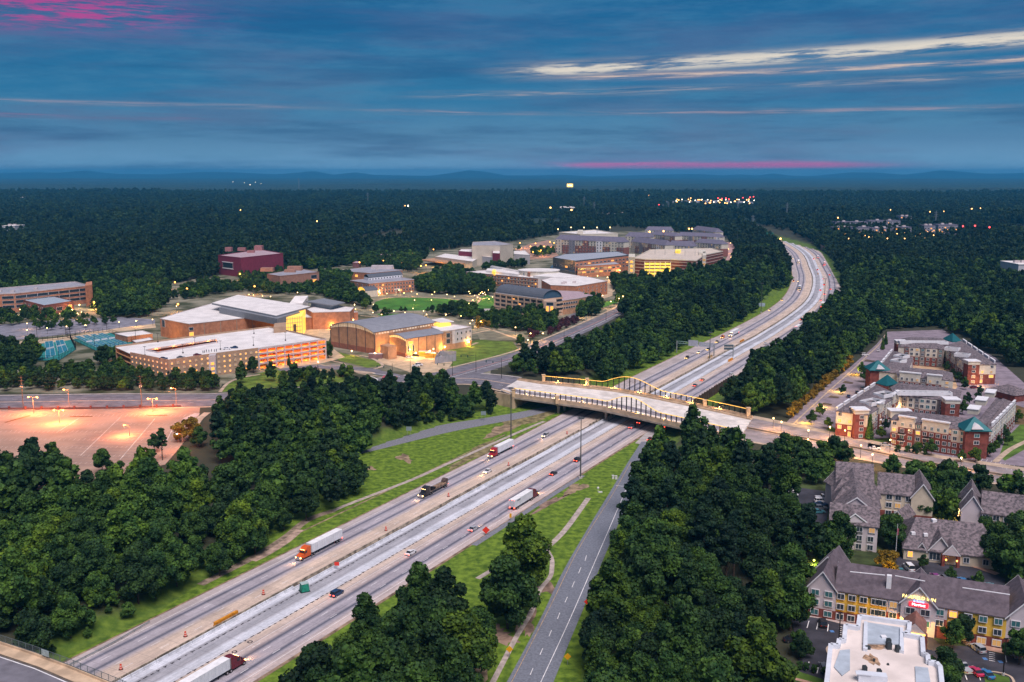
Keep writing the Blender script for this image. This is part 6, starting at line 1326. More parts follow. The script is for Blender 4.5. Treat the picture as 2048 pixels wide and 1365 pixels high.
    for p in (Rp[0], Rp[1]): MB().box((p[0], p[1]+.6, Z+2.1), (1, 1, 4.2), a).build('carport_column', M_BRICK, t)
    lamp_light('carport_lamp', (m0[0], m0[1]+3, Z+3.6), 1400, (1, .52, .10), .6, t); w = MB(); w.bar((*lerp(Rp[0], Rp[1], .1), Z+4.0), (*lerp(Rp[0], Rp[1], .95), Z+4.0), .5, .15); w.build('soffit_light', mat('soffit_glow', (1, .6, .1), .5, 0, emit=(1, .52, .06), es=2.0), t)
    for q in ((1735, 1225, 1800), (1960, 1268, 1300), (1780, 1235, 1200)): lamp_light('wall_washer', (*G(q[0], q[1]+10, Z+1), Z+1.2), q[2], (1, .66, .12), .4, t)
    x, y = G(1778, 1165, Z+12); MB().box((x, y, Z+12.2), (1.2, 1.2, 3.6), a).build('chimney', M_TRIM, t); x, y = G(1883, 1170, Z+12); MB().box((x, y, Z+11.6), (2.6, .4, 2.2), a).build('roof_vent_box', M_TRIM, t)
    for p_, q_ in (((1700, 1145), (1770, 1152)), ((1790, 1153), (1850, 1164)), ((1925, 1177), (2020, 1191))):
        w = MB(); w.bar((*G(*p_, Z+he+5.1), Z+he+5.2), (*G(*q_, Z+he+5.1), Z+he+5.2), .3, .15); w.build('ridge_cap', M_TRIM, t)
    # white flat roofed hotel
    t = thing('flat_roof_building', (*G(1760, 1365, Z), Z), 'white flat roofed hotel with notched parapets and stained roof at the bottom right', 'hotel')
    zt = Z+9
    P = GP([(1719, 1238), (1819, 1252), (1817, 1270), (1808, 1274), (1844, 1281), (1846, 1314), (1855, 1317), (1856, 1330), (1872, 1332), (1880, 1341), (1890, 1440), (1648, 1410), (1655, 1356), (1661, 1296), (1676, 1298), (1678, 1286), (1688, 1287), (1691, 1257), (1716, 1261)], zt)
    MB().prism(P, Z, zt).build('wall', mat('stucco', (.50, .44, .38), .85, .06), t); MB().prism(grow(P, -.3), zt, zt+.05).build('roof', mat('stained_white_roof', (.70, .62, .57), .8, .08, .12, det=6), t)
    w = MB()
    for i in range(len(P)):
        if i != 10: w.bar((*P[i], zt-.4), (*P[(i+1) % len(P)], zt-.4), 1.0, 1.5)
    w.build('parapet', mat('parapet_white', (.62, .66, .72), .7, .05), t)
    for q in ([(1728, 1245), (1806, 1257), (1808, 1290), (1726, 1288)], [(1680, 1302), (1700, 1300), (1700, 1340), (1684, 1352), (1668, 1335)], [(1830, 1334), (1856, 1337), (1862, 1372), (1832, 1372)]): MB().prism(GP(q, zt+.2), zt+.05, zt+.35).build('roof_pad', mat('roof_pad_grey', (.40, .46, .52), .8, .08, .3), t)
    for q in ([(1728, 1244), (1735, 1245), (1735, 1300), (1726, 1298)], [(1806, 1257), (1800, 1256), (1799, 1302), (1808, 1304)]): MB().prism(GP(q, zt+.6), zt+.05, zt+.8).build('inner_wall', mat('parapet_white', (.62, .66, .72)), t)
    st = mat('rust_stain', (.34, .22, .14), .9, .35, .9)
    for q, rx, ry in (((1752, 1293), 18, 7), ((1745, 1320), 13, 9)):
        x, y = G(*q, zt); Pp = [(x+rx/7*math.cos(k*.42)*rnd.uniform(.6, 1.2), y+ry/3.2*math.sin(k*.42)*rnd.uniform(.6, 1.2)) for k in range(15)]; sheet('rust_stain', Pp, zt+.075, st, t, kind=None)
    for q, d in (((1777, 1290), (1.0, 1.0, 1.5)), ((1777, 1298), (1.1, 1.4, 1.7)), ((1795, 1304), (1.0, 1.2, 1.5)), ((1735, 1299), (1.2, .8, .8)), ((1729, 1345), (.9, 1.1, 1.5)), ((1758, 1352), (.9, 1.1, 1.5)), ((1748, 1324), (.4, .4, .7)), ((1776, 1331), (.5, .4, .4))): x, y = G(*q, zt); roof_box(t, x, y, zt, d)
    x, y = G(1735, 1363, zt); MB().box((x+1, y, zt+.9), (6.0, 2.0, 1.8), -.2).box((x-1, y-.0, zt+1.9), (3.2, 1.6, .2), -.2).build('air_handler', mat('parapet_white', (.62, .66, .72)), t)
    x, y = G(1767, 1278, zt); MB().box((x, y, zt+.4), (1.2, 1.2, .7)).build('roof_hatch', M_TRIM, t)
    w = MB(); w.bar((*G(1662, 1360, zt-.6), zt-.9), (*G(1700, 1368, zt-.6), zt-.9), .3, .3); w.build('soffit_light', mat('soffit_glow', (1, .6, .1)), t)
hotels()
FP = [[(1655, 1075), (1665, 935), (1760, 945), (1872, 1000), (1872, 1040), (1770, 1035), (1760, 1095)], [(1915, 1060), (1920, 990), (2075, 1010), (2075, 1075)], [(1800, 1125), (1805, 1060), (2010, 1075), (2000, 1140)], [(1610, 1230), (1610, 1170), (2075, 1250), (2075, 1300), (1850, 1285)], [(1650, 1430), (1668, 1300), (1720, 1280), (1850, 1300), (1890, 1440)]]
for q in FP: keepout(GP(q, Z), 1.5)
# parked cars
pc = [(1581, 983, 'suv', 'white', 0, 'white parked car farthest up in the shaded hotel car park', .1), (1583, 992, 'sedan', 'white', 0, 'second white parked car in the shaded hotel car park', .1), (1578, 1001, 'sedan', 'silver', 0, 'silver parked car at the wood edge of the shaded car park', .1),
      (1645, 999, 'pickup', 'white', 0, 'white pickup at the head of the row beside the grey roofed hotel', 0), (1642, 1006, 'suv', 'white', 0, 'white wagon second in the row beside the grey roofed hotel', 0), (1642, 1012, 'sedan', 'navy', 0, 'navy car third in the row beside the grey roofed hotel', 0), (1640, 1020, 'suv', 'grey', 0, 'grey car fourth in the row beside the grey roofed hotel', 0), (1637, 1027, 'sedan', 'teal', 0, 'teal car last in the row beside the grey roofed hotel', 0),
      (1799, 1146, 'sedan', 'teal', 90, 'teal car left of the white van behind the yellow hotel', 0), (1817, 1140, 'van', 'white', 90, 'white van behind the yellow hotel', 0), (1869, 1157, 'hatch', 'purple', 90, 'purple hatchback behind the yellow hotel', 0), (1889, 1162, 'suv', 'grey', 90, 'grey car right of the purple hatchback', 0), (1924, 1166, 'sedan', 'blue', 90, 'bright blue sedan behind the yellow hotel', 0), (1941, 1169, 'suv', 'black', 90, 'black car right of the bright blue sedan', 0), (1960, 1176, 'sedan', 'grey', 90, 'dark grey car under the golden tree behind the yellow hotel', 0), (1981, 1177, 'sedan', 'teal', 90, 'pale teal car at the right end of the row behind the yellow hotel', 0),
      (1645, 1251, 'suv', 'black', 80, 'dark car with white spot parked by the yellow hotel left end', 0), (1585, 1284, 'sedan', 'black', 5, 'dark car half under the trees in the left hotel car park', 0), (1647, 1341, 'suv', 'grey', 85, 'grey car beside the white flat roofed hotel', 0), (1955, 1302, 'suv', 'silver', 100, 'silver car with open sunroof by the yellow hotel', 0), (2026, 1312, 'suv', 'grey', 96, 'grey car parked at the right near the yellow hotel', 0),
      (1926, 1341, 'pickup', 'silver', 97, 'silver pickup left of the crimson car', 0), (1951, 1348, 'sedan', 'pink', 97, 'crimson car between the silver pickup and the blue car', 0), (1973, 1353, 'sedan', 'blue', 97, 'blue car right of the crimson car', 0), (1548, 1352, 'suv', 'black', 5, 'dark car with amber lamps at the bottom edge by the wood', 0),
      (1750, 900, 'sedan', 'white', -12, 'white car under the trees left of the front apartment block', 0), (1772, 893, 'sedan', 'silver', -12, 'white car at the corner of the front apartment block', 0), (1730, 712, 'suv', 'white', 0, 'white car at the far end of the apartment car park', 0), (1757, 703, 'sedan', 'white', 60, 'white car by the far apartment drive', 0), (1948, 777, 'sedan', 'maroon', 20, 'dark red car before the lit end wall of the rear apartment block', 0), (1957, 806, 'sedan', 'grey', 10, 'car parked between the apartment blocks', 0), (1697, 795, 'sedan', 'navy', 70, 'dark blue car beside the scalloped parapet of the nearest apartment block', 0), (1724, 779, 'suv', 'grey', 70, 'grey car beside the turquoise pavilion roof', 0), (1714, 787, 'sedan', 'black', 70, 'black car by the planting bed of the apartment car park', 0)]
for px, py, kd, col, deg, lab, _ in pc: x, y = G(px, py, Z); car(kd, col, (x, y, Z+.12), R(deg), lab, 'cars parked at the hotels and apartments')
# ================================================================== CAMPUS
Z = LAND
keepout(GP(LOT, Z), 2)
def cb(px, py, h, label, cat='building', name='campus_building', group=None): return thing(name, (*G(px, py, Z), Z), label, cat, group)
LAMPS = []
def slots(t, A, B, zs, n, w, h, k='d', out=.06): wins(t, A, B, zs, n, w, h, k, fr=.12, mull=0, out=out)
def slab(t, Q, z, th, m, name='roof_slab'): P = GP(Q, z); MB().prism(P, z-th, z, bottom=True).build(name, m, t); return P
# ---- pavements and lawns
for nm, q, dz, m in (
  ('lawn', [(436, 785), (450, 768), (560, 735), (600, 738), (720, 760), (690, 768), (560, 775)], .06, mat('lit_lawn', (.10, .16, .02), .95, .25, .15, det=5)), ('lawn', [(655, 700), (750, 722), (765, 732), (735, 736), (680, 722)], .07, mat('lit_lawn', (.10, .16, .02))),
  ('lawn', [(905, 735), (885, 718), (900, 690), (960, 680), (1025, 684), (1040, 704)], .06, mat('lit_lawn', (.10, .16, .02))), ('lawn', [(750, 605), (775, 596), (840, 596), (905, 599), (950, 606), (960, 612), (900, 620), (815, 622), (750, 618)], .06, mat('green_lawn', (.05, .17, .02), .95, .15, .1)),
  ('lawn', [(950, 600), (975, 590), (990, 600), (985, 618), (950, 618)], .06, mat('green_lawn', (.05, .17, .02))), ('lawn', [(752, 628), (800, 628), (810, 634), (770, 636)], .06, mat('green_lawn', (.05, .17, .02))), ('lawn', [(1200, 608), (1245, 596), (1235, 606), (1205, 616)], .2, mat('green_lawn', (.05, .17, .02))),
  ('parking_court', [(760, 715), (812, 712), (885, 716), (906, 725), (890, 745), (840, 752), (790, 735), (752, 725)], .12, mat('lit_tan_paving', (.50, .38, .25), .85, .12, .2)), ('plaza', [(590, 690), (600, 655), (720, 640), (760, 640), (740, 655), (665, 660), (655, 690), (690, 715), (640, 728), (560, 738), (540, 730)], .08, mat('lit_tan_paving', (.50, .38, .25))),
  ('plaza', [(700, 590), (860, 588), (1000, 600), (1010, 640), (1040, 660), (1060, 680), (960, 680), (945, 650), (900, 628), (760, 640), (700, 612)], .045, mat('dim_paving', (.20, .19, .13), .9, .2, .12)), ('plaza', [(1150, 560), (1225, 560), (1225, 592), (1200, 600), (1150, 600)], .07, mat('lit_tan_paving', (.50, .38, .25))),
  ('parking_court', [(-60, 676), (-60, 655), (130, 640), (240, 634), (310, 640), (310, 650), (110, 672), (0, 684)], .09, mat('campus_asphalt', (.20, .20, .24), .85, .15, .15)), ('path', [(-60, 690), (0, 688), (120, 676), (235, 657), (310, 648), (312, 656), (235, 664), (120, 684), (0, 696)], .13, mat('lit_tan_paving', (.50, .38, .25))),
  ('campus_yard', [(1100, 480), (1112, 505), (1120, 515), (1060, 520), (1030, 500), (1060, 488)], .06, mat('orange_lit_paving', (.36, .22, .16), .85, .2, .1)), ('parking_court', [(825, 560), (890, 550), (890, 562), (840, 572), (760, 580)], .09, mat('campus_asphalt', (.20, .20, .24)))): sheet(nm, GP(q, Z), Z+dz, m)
ribbon('campus_drive', pl([(560, 742), (620, 734), (680, 737), (740, 743), (800, 755)], Z), 9.5, Z+.15, M_CAMPROAD); ribbon('campus_drive', pl([(660, 731), (700, 735), (760, 742)], Z), 5, Z+.14, M_CAMPROAD)
for q, w_ in (([(690, 740), (720, 748), (745, 752), (790, 757)], 1.2), ([(720, 712), (738, 715), (758, 725), (765, 733), (748, 739)], 2.0), ([(662, 722), (690, 730), (660, 733), (640, 730)], 1.5), ([(700, 742), (740, 746), (742, 748), (700, 744)], 3.0), ([(440, 785), (455, 768), (480, 757), (520, 750)], 2.0)): ribbon('kerb', pl(q, Z), w_, Z+.2, M_TAN)
sheet('red_paving', GP([(767, 752), (795, 753), (792, 767), (768, 768), (762, 760)], Z), Z+.22, mat('red_pavers', (.38, .09, .11), .9, .2, .5)); ribbon('kerb', pl([(735, 752), (752, 758), (760, 768)], Z), .6, Z+.23, M_WHITE); ribbon('kerb', pl([(745, 748), (765, 750), (800, 754)], Z), .5, Z+.23, M_WHITE)
for q in ([(745, 600), (800, 595), (870, 596), (940, 602), (975, 596)], [(750, 622), (830, 625), (900, 624), (940, 614), (960, 600), (950, 590)], [(945, 668), (990, 660), (1030, 664), (1060, 660), (1100, 662)], [(950, 654), (975, 658), (1010, 670), (1040, 680)], [(905, 690), (935, 692), (955, 686)], [(720, 632), (790, 636), (830, 628)], [(1215, 590), (1235, 575), (1225, 560), (1245, 548)], [(1120, 512), (1140, 500), (1110, 486)]): ribbon('footpath', pl(q, Z), 2.6, Z+.16, mat('lit_tan_paving', (.50, .38, .25)))
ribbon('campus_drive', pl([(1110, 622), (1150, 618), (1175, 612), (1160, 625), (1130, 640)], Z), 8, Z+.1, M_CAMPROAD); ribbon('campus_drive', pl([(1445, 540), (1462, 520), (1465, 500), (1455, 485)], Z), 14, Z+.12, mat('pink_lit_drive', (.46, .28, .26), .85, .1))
sheet('path_circle', GP([(930, 625), (945, 619), (985, 618), (1000, 622), (985, 630), (950, 632)], Z), Z+.2, M_CONC)
# ---- big lit parking lot on the left
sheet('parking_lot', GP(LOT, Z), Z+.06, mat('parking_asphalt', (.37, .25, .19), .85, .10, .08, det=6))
b = MB()
for r_, (y0, y1) in enumerate(((829, 834), (848, 851), (862, 866), (878, 882), (893, 897), (910, 914), (925, 929))):
    for k in range(46):
        x0 = -20+k*(9+r_*.25); 
        if not inpoly(*G(x0, y1, Z), GP(LOT, Z)): continue
        b.bar((*G(x0, y1, Z), Z+.1), (*G(x0+6, y0, Z), Z+.1), .13, .01)
for q in (((161, 912), (240, 836)), ((120, 862), (158, 837)), ((240, 920), (310, 838)), ((322, 905), (352, 845))):
    b.bar((*G(*q[0], Z), Z+.1), (*G(*q[1], Z), Z+.1), .38, .02)
b.build('bay_lines', mat('worn_bay_paint', (.60, .50, .44), .8, .2), kind='stuff')
for i in range(22):
    y = 868+i*3.1; ribbon('tyre_streak', GP([(max(60, 175-i*4), y+1), (322-i*1.5, y-3)], Z), .55, Z+.075, mat('streak', (.21, .15, .145), .9, .1))
for q in (((10, 846), (60, 832)), ((140, 834), (185, 834)), ((295, 832), (335, 832))): ribbon('parking_island', GP(q, Z), 1.6, Z+.12, mat('island_soil', (.20, .09, .03), .9, .3))
ribbon('kerb', pl([(390, 852), (400, 838), (415, 826)], Z), 3.4, Z+.2, M_TAN); ribbon('kerb', GP([(-60, 823), (400, 817)], Z), .5, Z+.2, M_CONC); sheet('loading_pad', GP([(365, 838), (390, 827), (400, 828), (385, 843)], Z), Z+.12, mat('pale_pad', (.55, .42, .38), .8, .1))
t = thing('roadside_wall', (*G(0, 819, Z), Z), 'low dark fence with brick piers between the cross road and the lit parking lot', 'fence')
P = GP([(-60, 821), (0, 820), (100, 819.5), (230, 818), (362, 815)], Z)
for a_, b_ in zip(P, P[1:]): w = MB(); w.bar((*a_, Z+.15), (*b_, Z+.15), .12, .9); w.build('fence_panel', mat('dark_brown_fence', (.10, .05, .05), .8, .1), t)
for x, y, a, s in walk(P, 3, length(P), 8.2): MB().box((x, y, Z+.8), (.8, .8, 1.6), a).box((x, y, Z+1.65), (1, 1, .15), a).build('brick_pier', mat('red_brick', (.19, .055, .042)), t)
def pole_lamp(px, py, h, label, heads=1, e=0, m=None, name='street_lamp', group=None, r=.35, z=None, arm=2.2, col=(1, .27, .07)):
    z = Z if z is None else z; x, y = G(px, py, z); t = thing(name, (x, y, z), label, 'street lamp', group); ms = mat('lit_pole', (.30, .20, .15), .6, 0)
    w = MB(); w.cyl((x, y, z), (x, y, z+h), .16, .1, 6)
    xs = {1: [0], 2: [-arm, arm], -1: [-arm]}[heads]
    for q in xs:
        if q: w.bar((x, y, z+h-.15), (x+q, y, z+h+.1), .12, .12)
    w.build('pole', ms if e else M_BLK, t)
    for q in xs:
        w = MB(); w.ball((x+q, y, z+h+(.25 if not q else .05)), r, sz=.7); w.build('lamp_head', m or M_LAMPO, t)
        if e: lamp_light('lamp_light', (x+q, y-.2, z+h-.2), e, col, 1.0, t)
LG = 'tall lamps of the lit parking lot'
for px, py, h, hd, lab in ((68, 828, 8.5, 2, 'double headed lamp at the left of the parking lot'), (119, 847, 6.5, 2, 'double headed lamp in the middle left of the parking lot'), (306, 825, 7, 2, 'double headed lamp near the parking lot top right'), (259, 872, 5, -1, 'single armed lamp in the middle of the parking lot'), (139, 818, 10, -1, 'tall lamp on the roadside left of the utility pole'), (353, 815, 10, -1, 'tall lamp on the roadside right of the utility pole')): pole_lamp(px, py, h, lab, hd, 4200 if hd == 2 else 4600, r=.5, group=LG)
pole_lamp(366, 902, 7.5, 'curved grey lamp between the lot and the yellow green trees', -1, 900, M_LAMPC, group=LG)
MP = mat('utility_pole_wood', (.10, .075, .06), .9, .2)
UP = []
for px, y0, y1, lab in ((47, 755, 819, 'left wooden utility pole by the cross road'), (284, 753, 818, 'right wooden utility pole by the cross road')):
    x, y = G(px, y1, Z); h = 17.5; t = thing('utility_pole', (x, y, Z), lab, 'utility pole'); MB().cyl((x, y, Z), (x, y, Z+h), .22, .15, 7).build('pole', MP, t)
    for z in (h-.8, h-2.6, h-4.4): MB().box((x, y, Z+z), (2.6, .14, .16)).build('crossarm', MP, t)
    for q in (-.4, .4): MB().cyl((x+q, y-.3, Z+h-6.2), (x+q, y-.3, Z+h-5.0), .26).build('transformer', M_STEEL, t)
    UP.append((x, y, Z+h))
t = thing('power_lines', UP[0], 'thin power lines strung between the two wooden utility poles', 'power line')
for dz in (.0, .8, 2.6, 4.4, 7.5):
    P = [(UP[0][0]*2-UP[1][0], UP[0][1]*2-UP[1][1], UP[0][2])]+UP+[(UP[1][0]*2-UP[0][0], UP[1][1]*2-UP[0][1]-6, UP[1][2])]; w = MB()
    for a_, b_ in zip(P, P[1:]):
        for k in range(8):
            f0, f1 = k/8, (k+1)/8; s = lambda f: -3.2*math.sin(math.pi*f)*.5; w.bar((a_[0]+(b_[0]-a_[0])*f0, a_[1]+(b_[1]-a_[1])*f0, a_[2]-dz+s(f0)), (a_[0]+(b_[0]-a_[0])*f1, a_[1]+(b_[1]-a_[1])*f1, a_[2]-dz+s(f1)), .05, .05)
    w.build('wire', M_BLK, t)
for px, y1, h, lab in ((1264+200-512, 745, 12, 'dark utility pole by the campus boulevard lawn'), (1003, 757, 12, 'dark signal pole at the west end of the bridge'), (785, 757, 9, 'dark signal pole in the campus intersection'), (821, 763, 13, 'tall black pole at the front of the campus intersection'), (905, 752, 9, 'signal pole with long arm near the lawn corner'), (636, 744, 4, 'short lamp post on the garage drive'), (1128, 697, 14, 'tall black pole rising from the boulevard trees'), (1212, 642, 9, 'black pole beside the far bend of the boulevard')):
    x, y = G(px, y1, Z); t = thing('signal_pole', (x, y, Z), lab, 'pole'); MB().cyl((x, y, Z), (x, y, Z+h), .16, .1, 6).build('pole', M_BLK, t)
    if h < 13 and h > 8: MB().bar((x, y, Z+h-2), (x-9, y+1, Z+h-1.5), .12, .14).box((x-5, y+.5, Z+h-2.3), (.5, .4, 1.3)).box((x-9, y+1, Z+h-2.1), (.5, .4, 1.3)).build('signal_arm', mat('signal_green', (.01, .06, .05), .5, 0), t)
# ---- front parking garage
M_GCON = mat('garage_concrete', (.52, .46, .46), .8, .07, .2); M_GTAN = mat('garage_tan', (.40, .27, .18), .85, .08, .3)
def garage():
    t = cb(430, 750, 0, 'large white topped parking garage with orange lit open floors in front of the recreation hall', 'parking garage', 'parking_garage'); zt = Z+12.6
    Q = [(231, 695), (538, 655.6), (651, 680), (517, 699), (420, 711), (337, 723), (261, 708)]; P = GP(Q, zt)
    hole = GP([(292, 702), (432, 681), (436, 686), (316, 707)], zt)
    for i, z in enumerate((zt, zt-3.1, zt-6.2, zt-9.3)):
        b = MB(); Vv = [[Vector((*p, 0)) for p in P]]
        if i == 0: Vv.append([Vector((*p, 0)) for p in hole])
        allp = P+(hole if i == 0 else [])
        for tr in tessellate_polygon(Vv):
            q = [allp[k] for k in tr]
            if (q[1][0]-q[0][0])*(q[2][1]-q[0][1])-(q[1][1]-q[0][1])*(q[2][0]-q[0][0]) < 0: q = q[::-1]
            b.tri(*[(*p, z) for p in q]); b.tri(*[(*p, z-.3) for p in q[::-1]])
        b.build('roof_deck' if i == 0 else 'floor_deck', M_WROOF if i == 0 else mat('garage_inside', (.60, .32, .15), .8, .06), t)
    w = MB()
    for k in range(4): w.bar((*hole[k], zt), (*hole[(k+1) % 4], zt), .3, .9)
    w.build('ramp_parapet', M_GCON, t)
    # facades: solid with punched windows on the left two, open on the right one
    for a, b_ in ((3, 4), (4, 5)):
        A, B = P[b_], P[a]; w = MB(); w.bar((*A, Z), (*B, Z), .5, 13.6); w.build('wall', M_GTAN, t); L = math.hypot(B[0]-A[0], B[1]-A[1]); n = int(L/3.3)
        slots(t, A, B, [Z+1.8, Z+4.9, Z+8.0, Z+11.0], n, 1.0, 1.0, 'lsl', out=.34)
    for a, b_ in ((5, 6), (6, 0), (0, 1), (1, 2)):
        w = MB(); w.bar((*P[a], Z), (*P[b_], Z), .5, 13.6 if a != 6 else 3); w.build('wall', M_GTAN, t)
    slots(t, P[6], P[5], [Z+5, Z+8, Z+11], 9, .9, .9, 'l', out=.34)
    A, B = P[3], P[2]; L = math.hypot(B[0]-A[0], B[1]-A[1])
    for z in (zt-.3, zt-3.4, zt-6.5, zt-9.6): w = MB(); w.bar((*A, z), (*B, z), .4, 1.15); w.build('spandrel', M_GCON, t)
    for k in range(9): x, y = lerp(A, B, k/8); MB().box((x, y-.25, Z+6.6), (.8, .7, 13.8), math.atan2(B[1]-A[1], B[0]-A[0])).build('column', M_GCON, t)
    nx, ny = -(B[1]-A[1])/L, (B[0]-A[0])/L
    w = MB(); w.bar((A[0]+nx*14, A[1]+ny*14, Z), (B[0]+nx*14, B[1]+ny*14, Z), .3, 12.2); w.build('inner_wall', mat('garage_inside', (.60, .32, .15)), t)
    for z in (zt-.9, zt-4.0, zt-7.1, zt-10.2):
        for k in range(6):
            x, y = lerp(A, B, (k+.5)/6); lamp_light('garage_lamp', (x+nx*5, y+ny*5, z-.2), 560, (1, .26, .04), .4, t)
            w = MB(); w.box((x+nx*3.5, y+ny*3.5, z+.3), (1.3, .5, .15)); w.build('lamp_strip', M_LAMPW, t)
    for f in (.15, .4, .65, .9): x, y = lerp(hole[0], hole[1], f); lamp_light('garage_lamp', (x, y-1.0, zt-1.2), 420, (1, .38, .08), .4, t)
    lamp_light('garage_lamp', (*G(243, 715, Z+3), Z+4), 900, (1, .42, .12), .4, t)
    T = GP([(417, 713), (431, 711), (433, 707), (419, 709)], zt+2.5); MB().prism(T, Z, zt+2.6).build('stair_tower', M_GCON, t); slots(t, T[0], T[1], [Z+1.5, Z+4.5, Z+7.5, Z+10.5], 1, 2, 1.6, 'l')
    T = GP([(547, 655), (572, 653), (572, 645), (549, 647)], zt+4); MB().prism(T, Z, zt+4).build('stair_tower', M_GTAN, t)
    for q in ((441, 700), (507, 692), (571, 682), (508, 668), (366, 707), (290, 712), (316, 685), (390, 693)):
        x, y = G(*q, zt); u = thing('deck_lamp', (x, y, zt), 'unlit black lamp post standing on the garage roof deck', 'lamp post', 'black lamp posts on the garage roof'); MB().cyl((x, y, zt), (x, y, zt+5.5), .12, .09, 6).box((x, y, zt+.4), (.7, .7, .8)).build('pole', M_BLK, u); MB().box((x, y, zt+5.5), (1.8, .3, .2)).build('lamp_head', M_BLK, u)
    for px, py, col, lab in ((327, 719, 'navy', 'dark blue car at the left corner of the garage roof'), (362, 717, 'grey', 'grey car near the left front edge of the garage roof'), (395, 712, 'maroon', 'dark red car on the front edge of the garage roof'), (454, 699.5, 'white', 'white car left of the dark car on the garage roof'), (468, 697, 'navy', 'dark car right of the white car on the garage roof')):
        x, y = G(px, py, zt); car('sedan', col, (x, y, zt), R(rnd.choice((12, 15, 190))), lab, 'cars on the garage roof')
    for i, (px, py, c, lab) in enumerate(((406, 707, 'navy', 'leftmost standing person on the garage roof'), (409, 706.5, 'grey', 'second person from the left on the garage roof'), (413, 705, 'black', 'person in dark clothes third from left on the garage roof'), (418, 705, 'navy', 'person standing in the middle of the group on the garage roof'), (423, 704, 'black', 'person right of the middle of the group on the garage roof'), (429, 704.5, 'grey', 'second person from the right on the garage roof'), (433, 704, 'navy', 'rightmost standing person on the garage roof'))): person(px, py, zt, c, lab)
    keepout(P, 2)
def person(px, py, z, c, lab):
    x, y = G(px, py, z); t = thing('person', (x, y, z), lab, 'person'); b = MB(); o = len(b.v)
    b.cyl((x-.1, y, z), (x-.09, y, z+.85), .07, .1, 6, 0); b.cyl((x+.1, y, z), (x+.09, y, z+.85), .07, .1, 6, 0); b.cyl((x, y, z+.82), (x, y, z+1.48), .17, .2, 8, 1); b.cyl((x-.24, y, z+.8), (x-.2, y, z+1.42), .045, .06, 5, 1); b.cyl((x+.24, y, z+.8), (x+.2, y, z+1.42), .045, .06, 5, 1); b.cyl((x, y, z+1.45), (x, y, z+1.56), .06, .06, 6, 2); b.ball((x, y, z+1.68), .12, 8, 2, 1.15)
    b.build('body', [M_BLK, PAINT[c], mat('skin', (.35, .2, .14), .7, 0)], t); MB().ball((x, y+.02, z+1.72), .128, 8, 0, 1.0).build('hair', M_BLK, t)
garage()
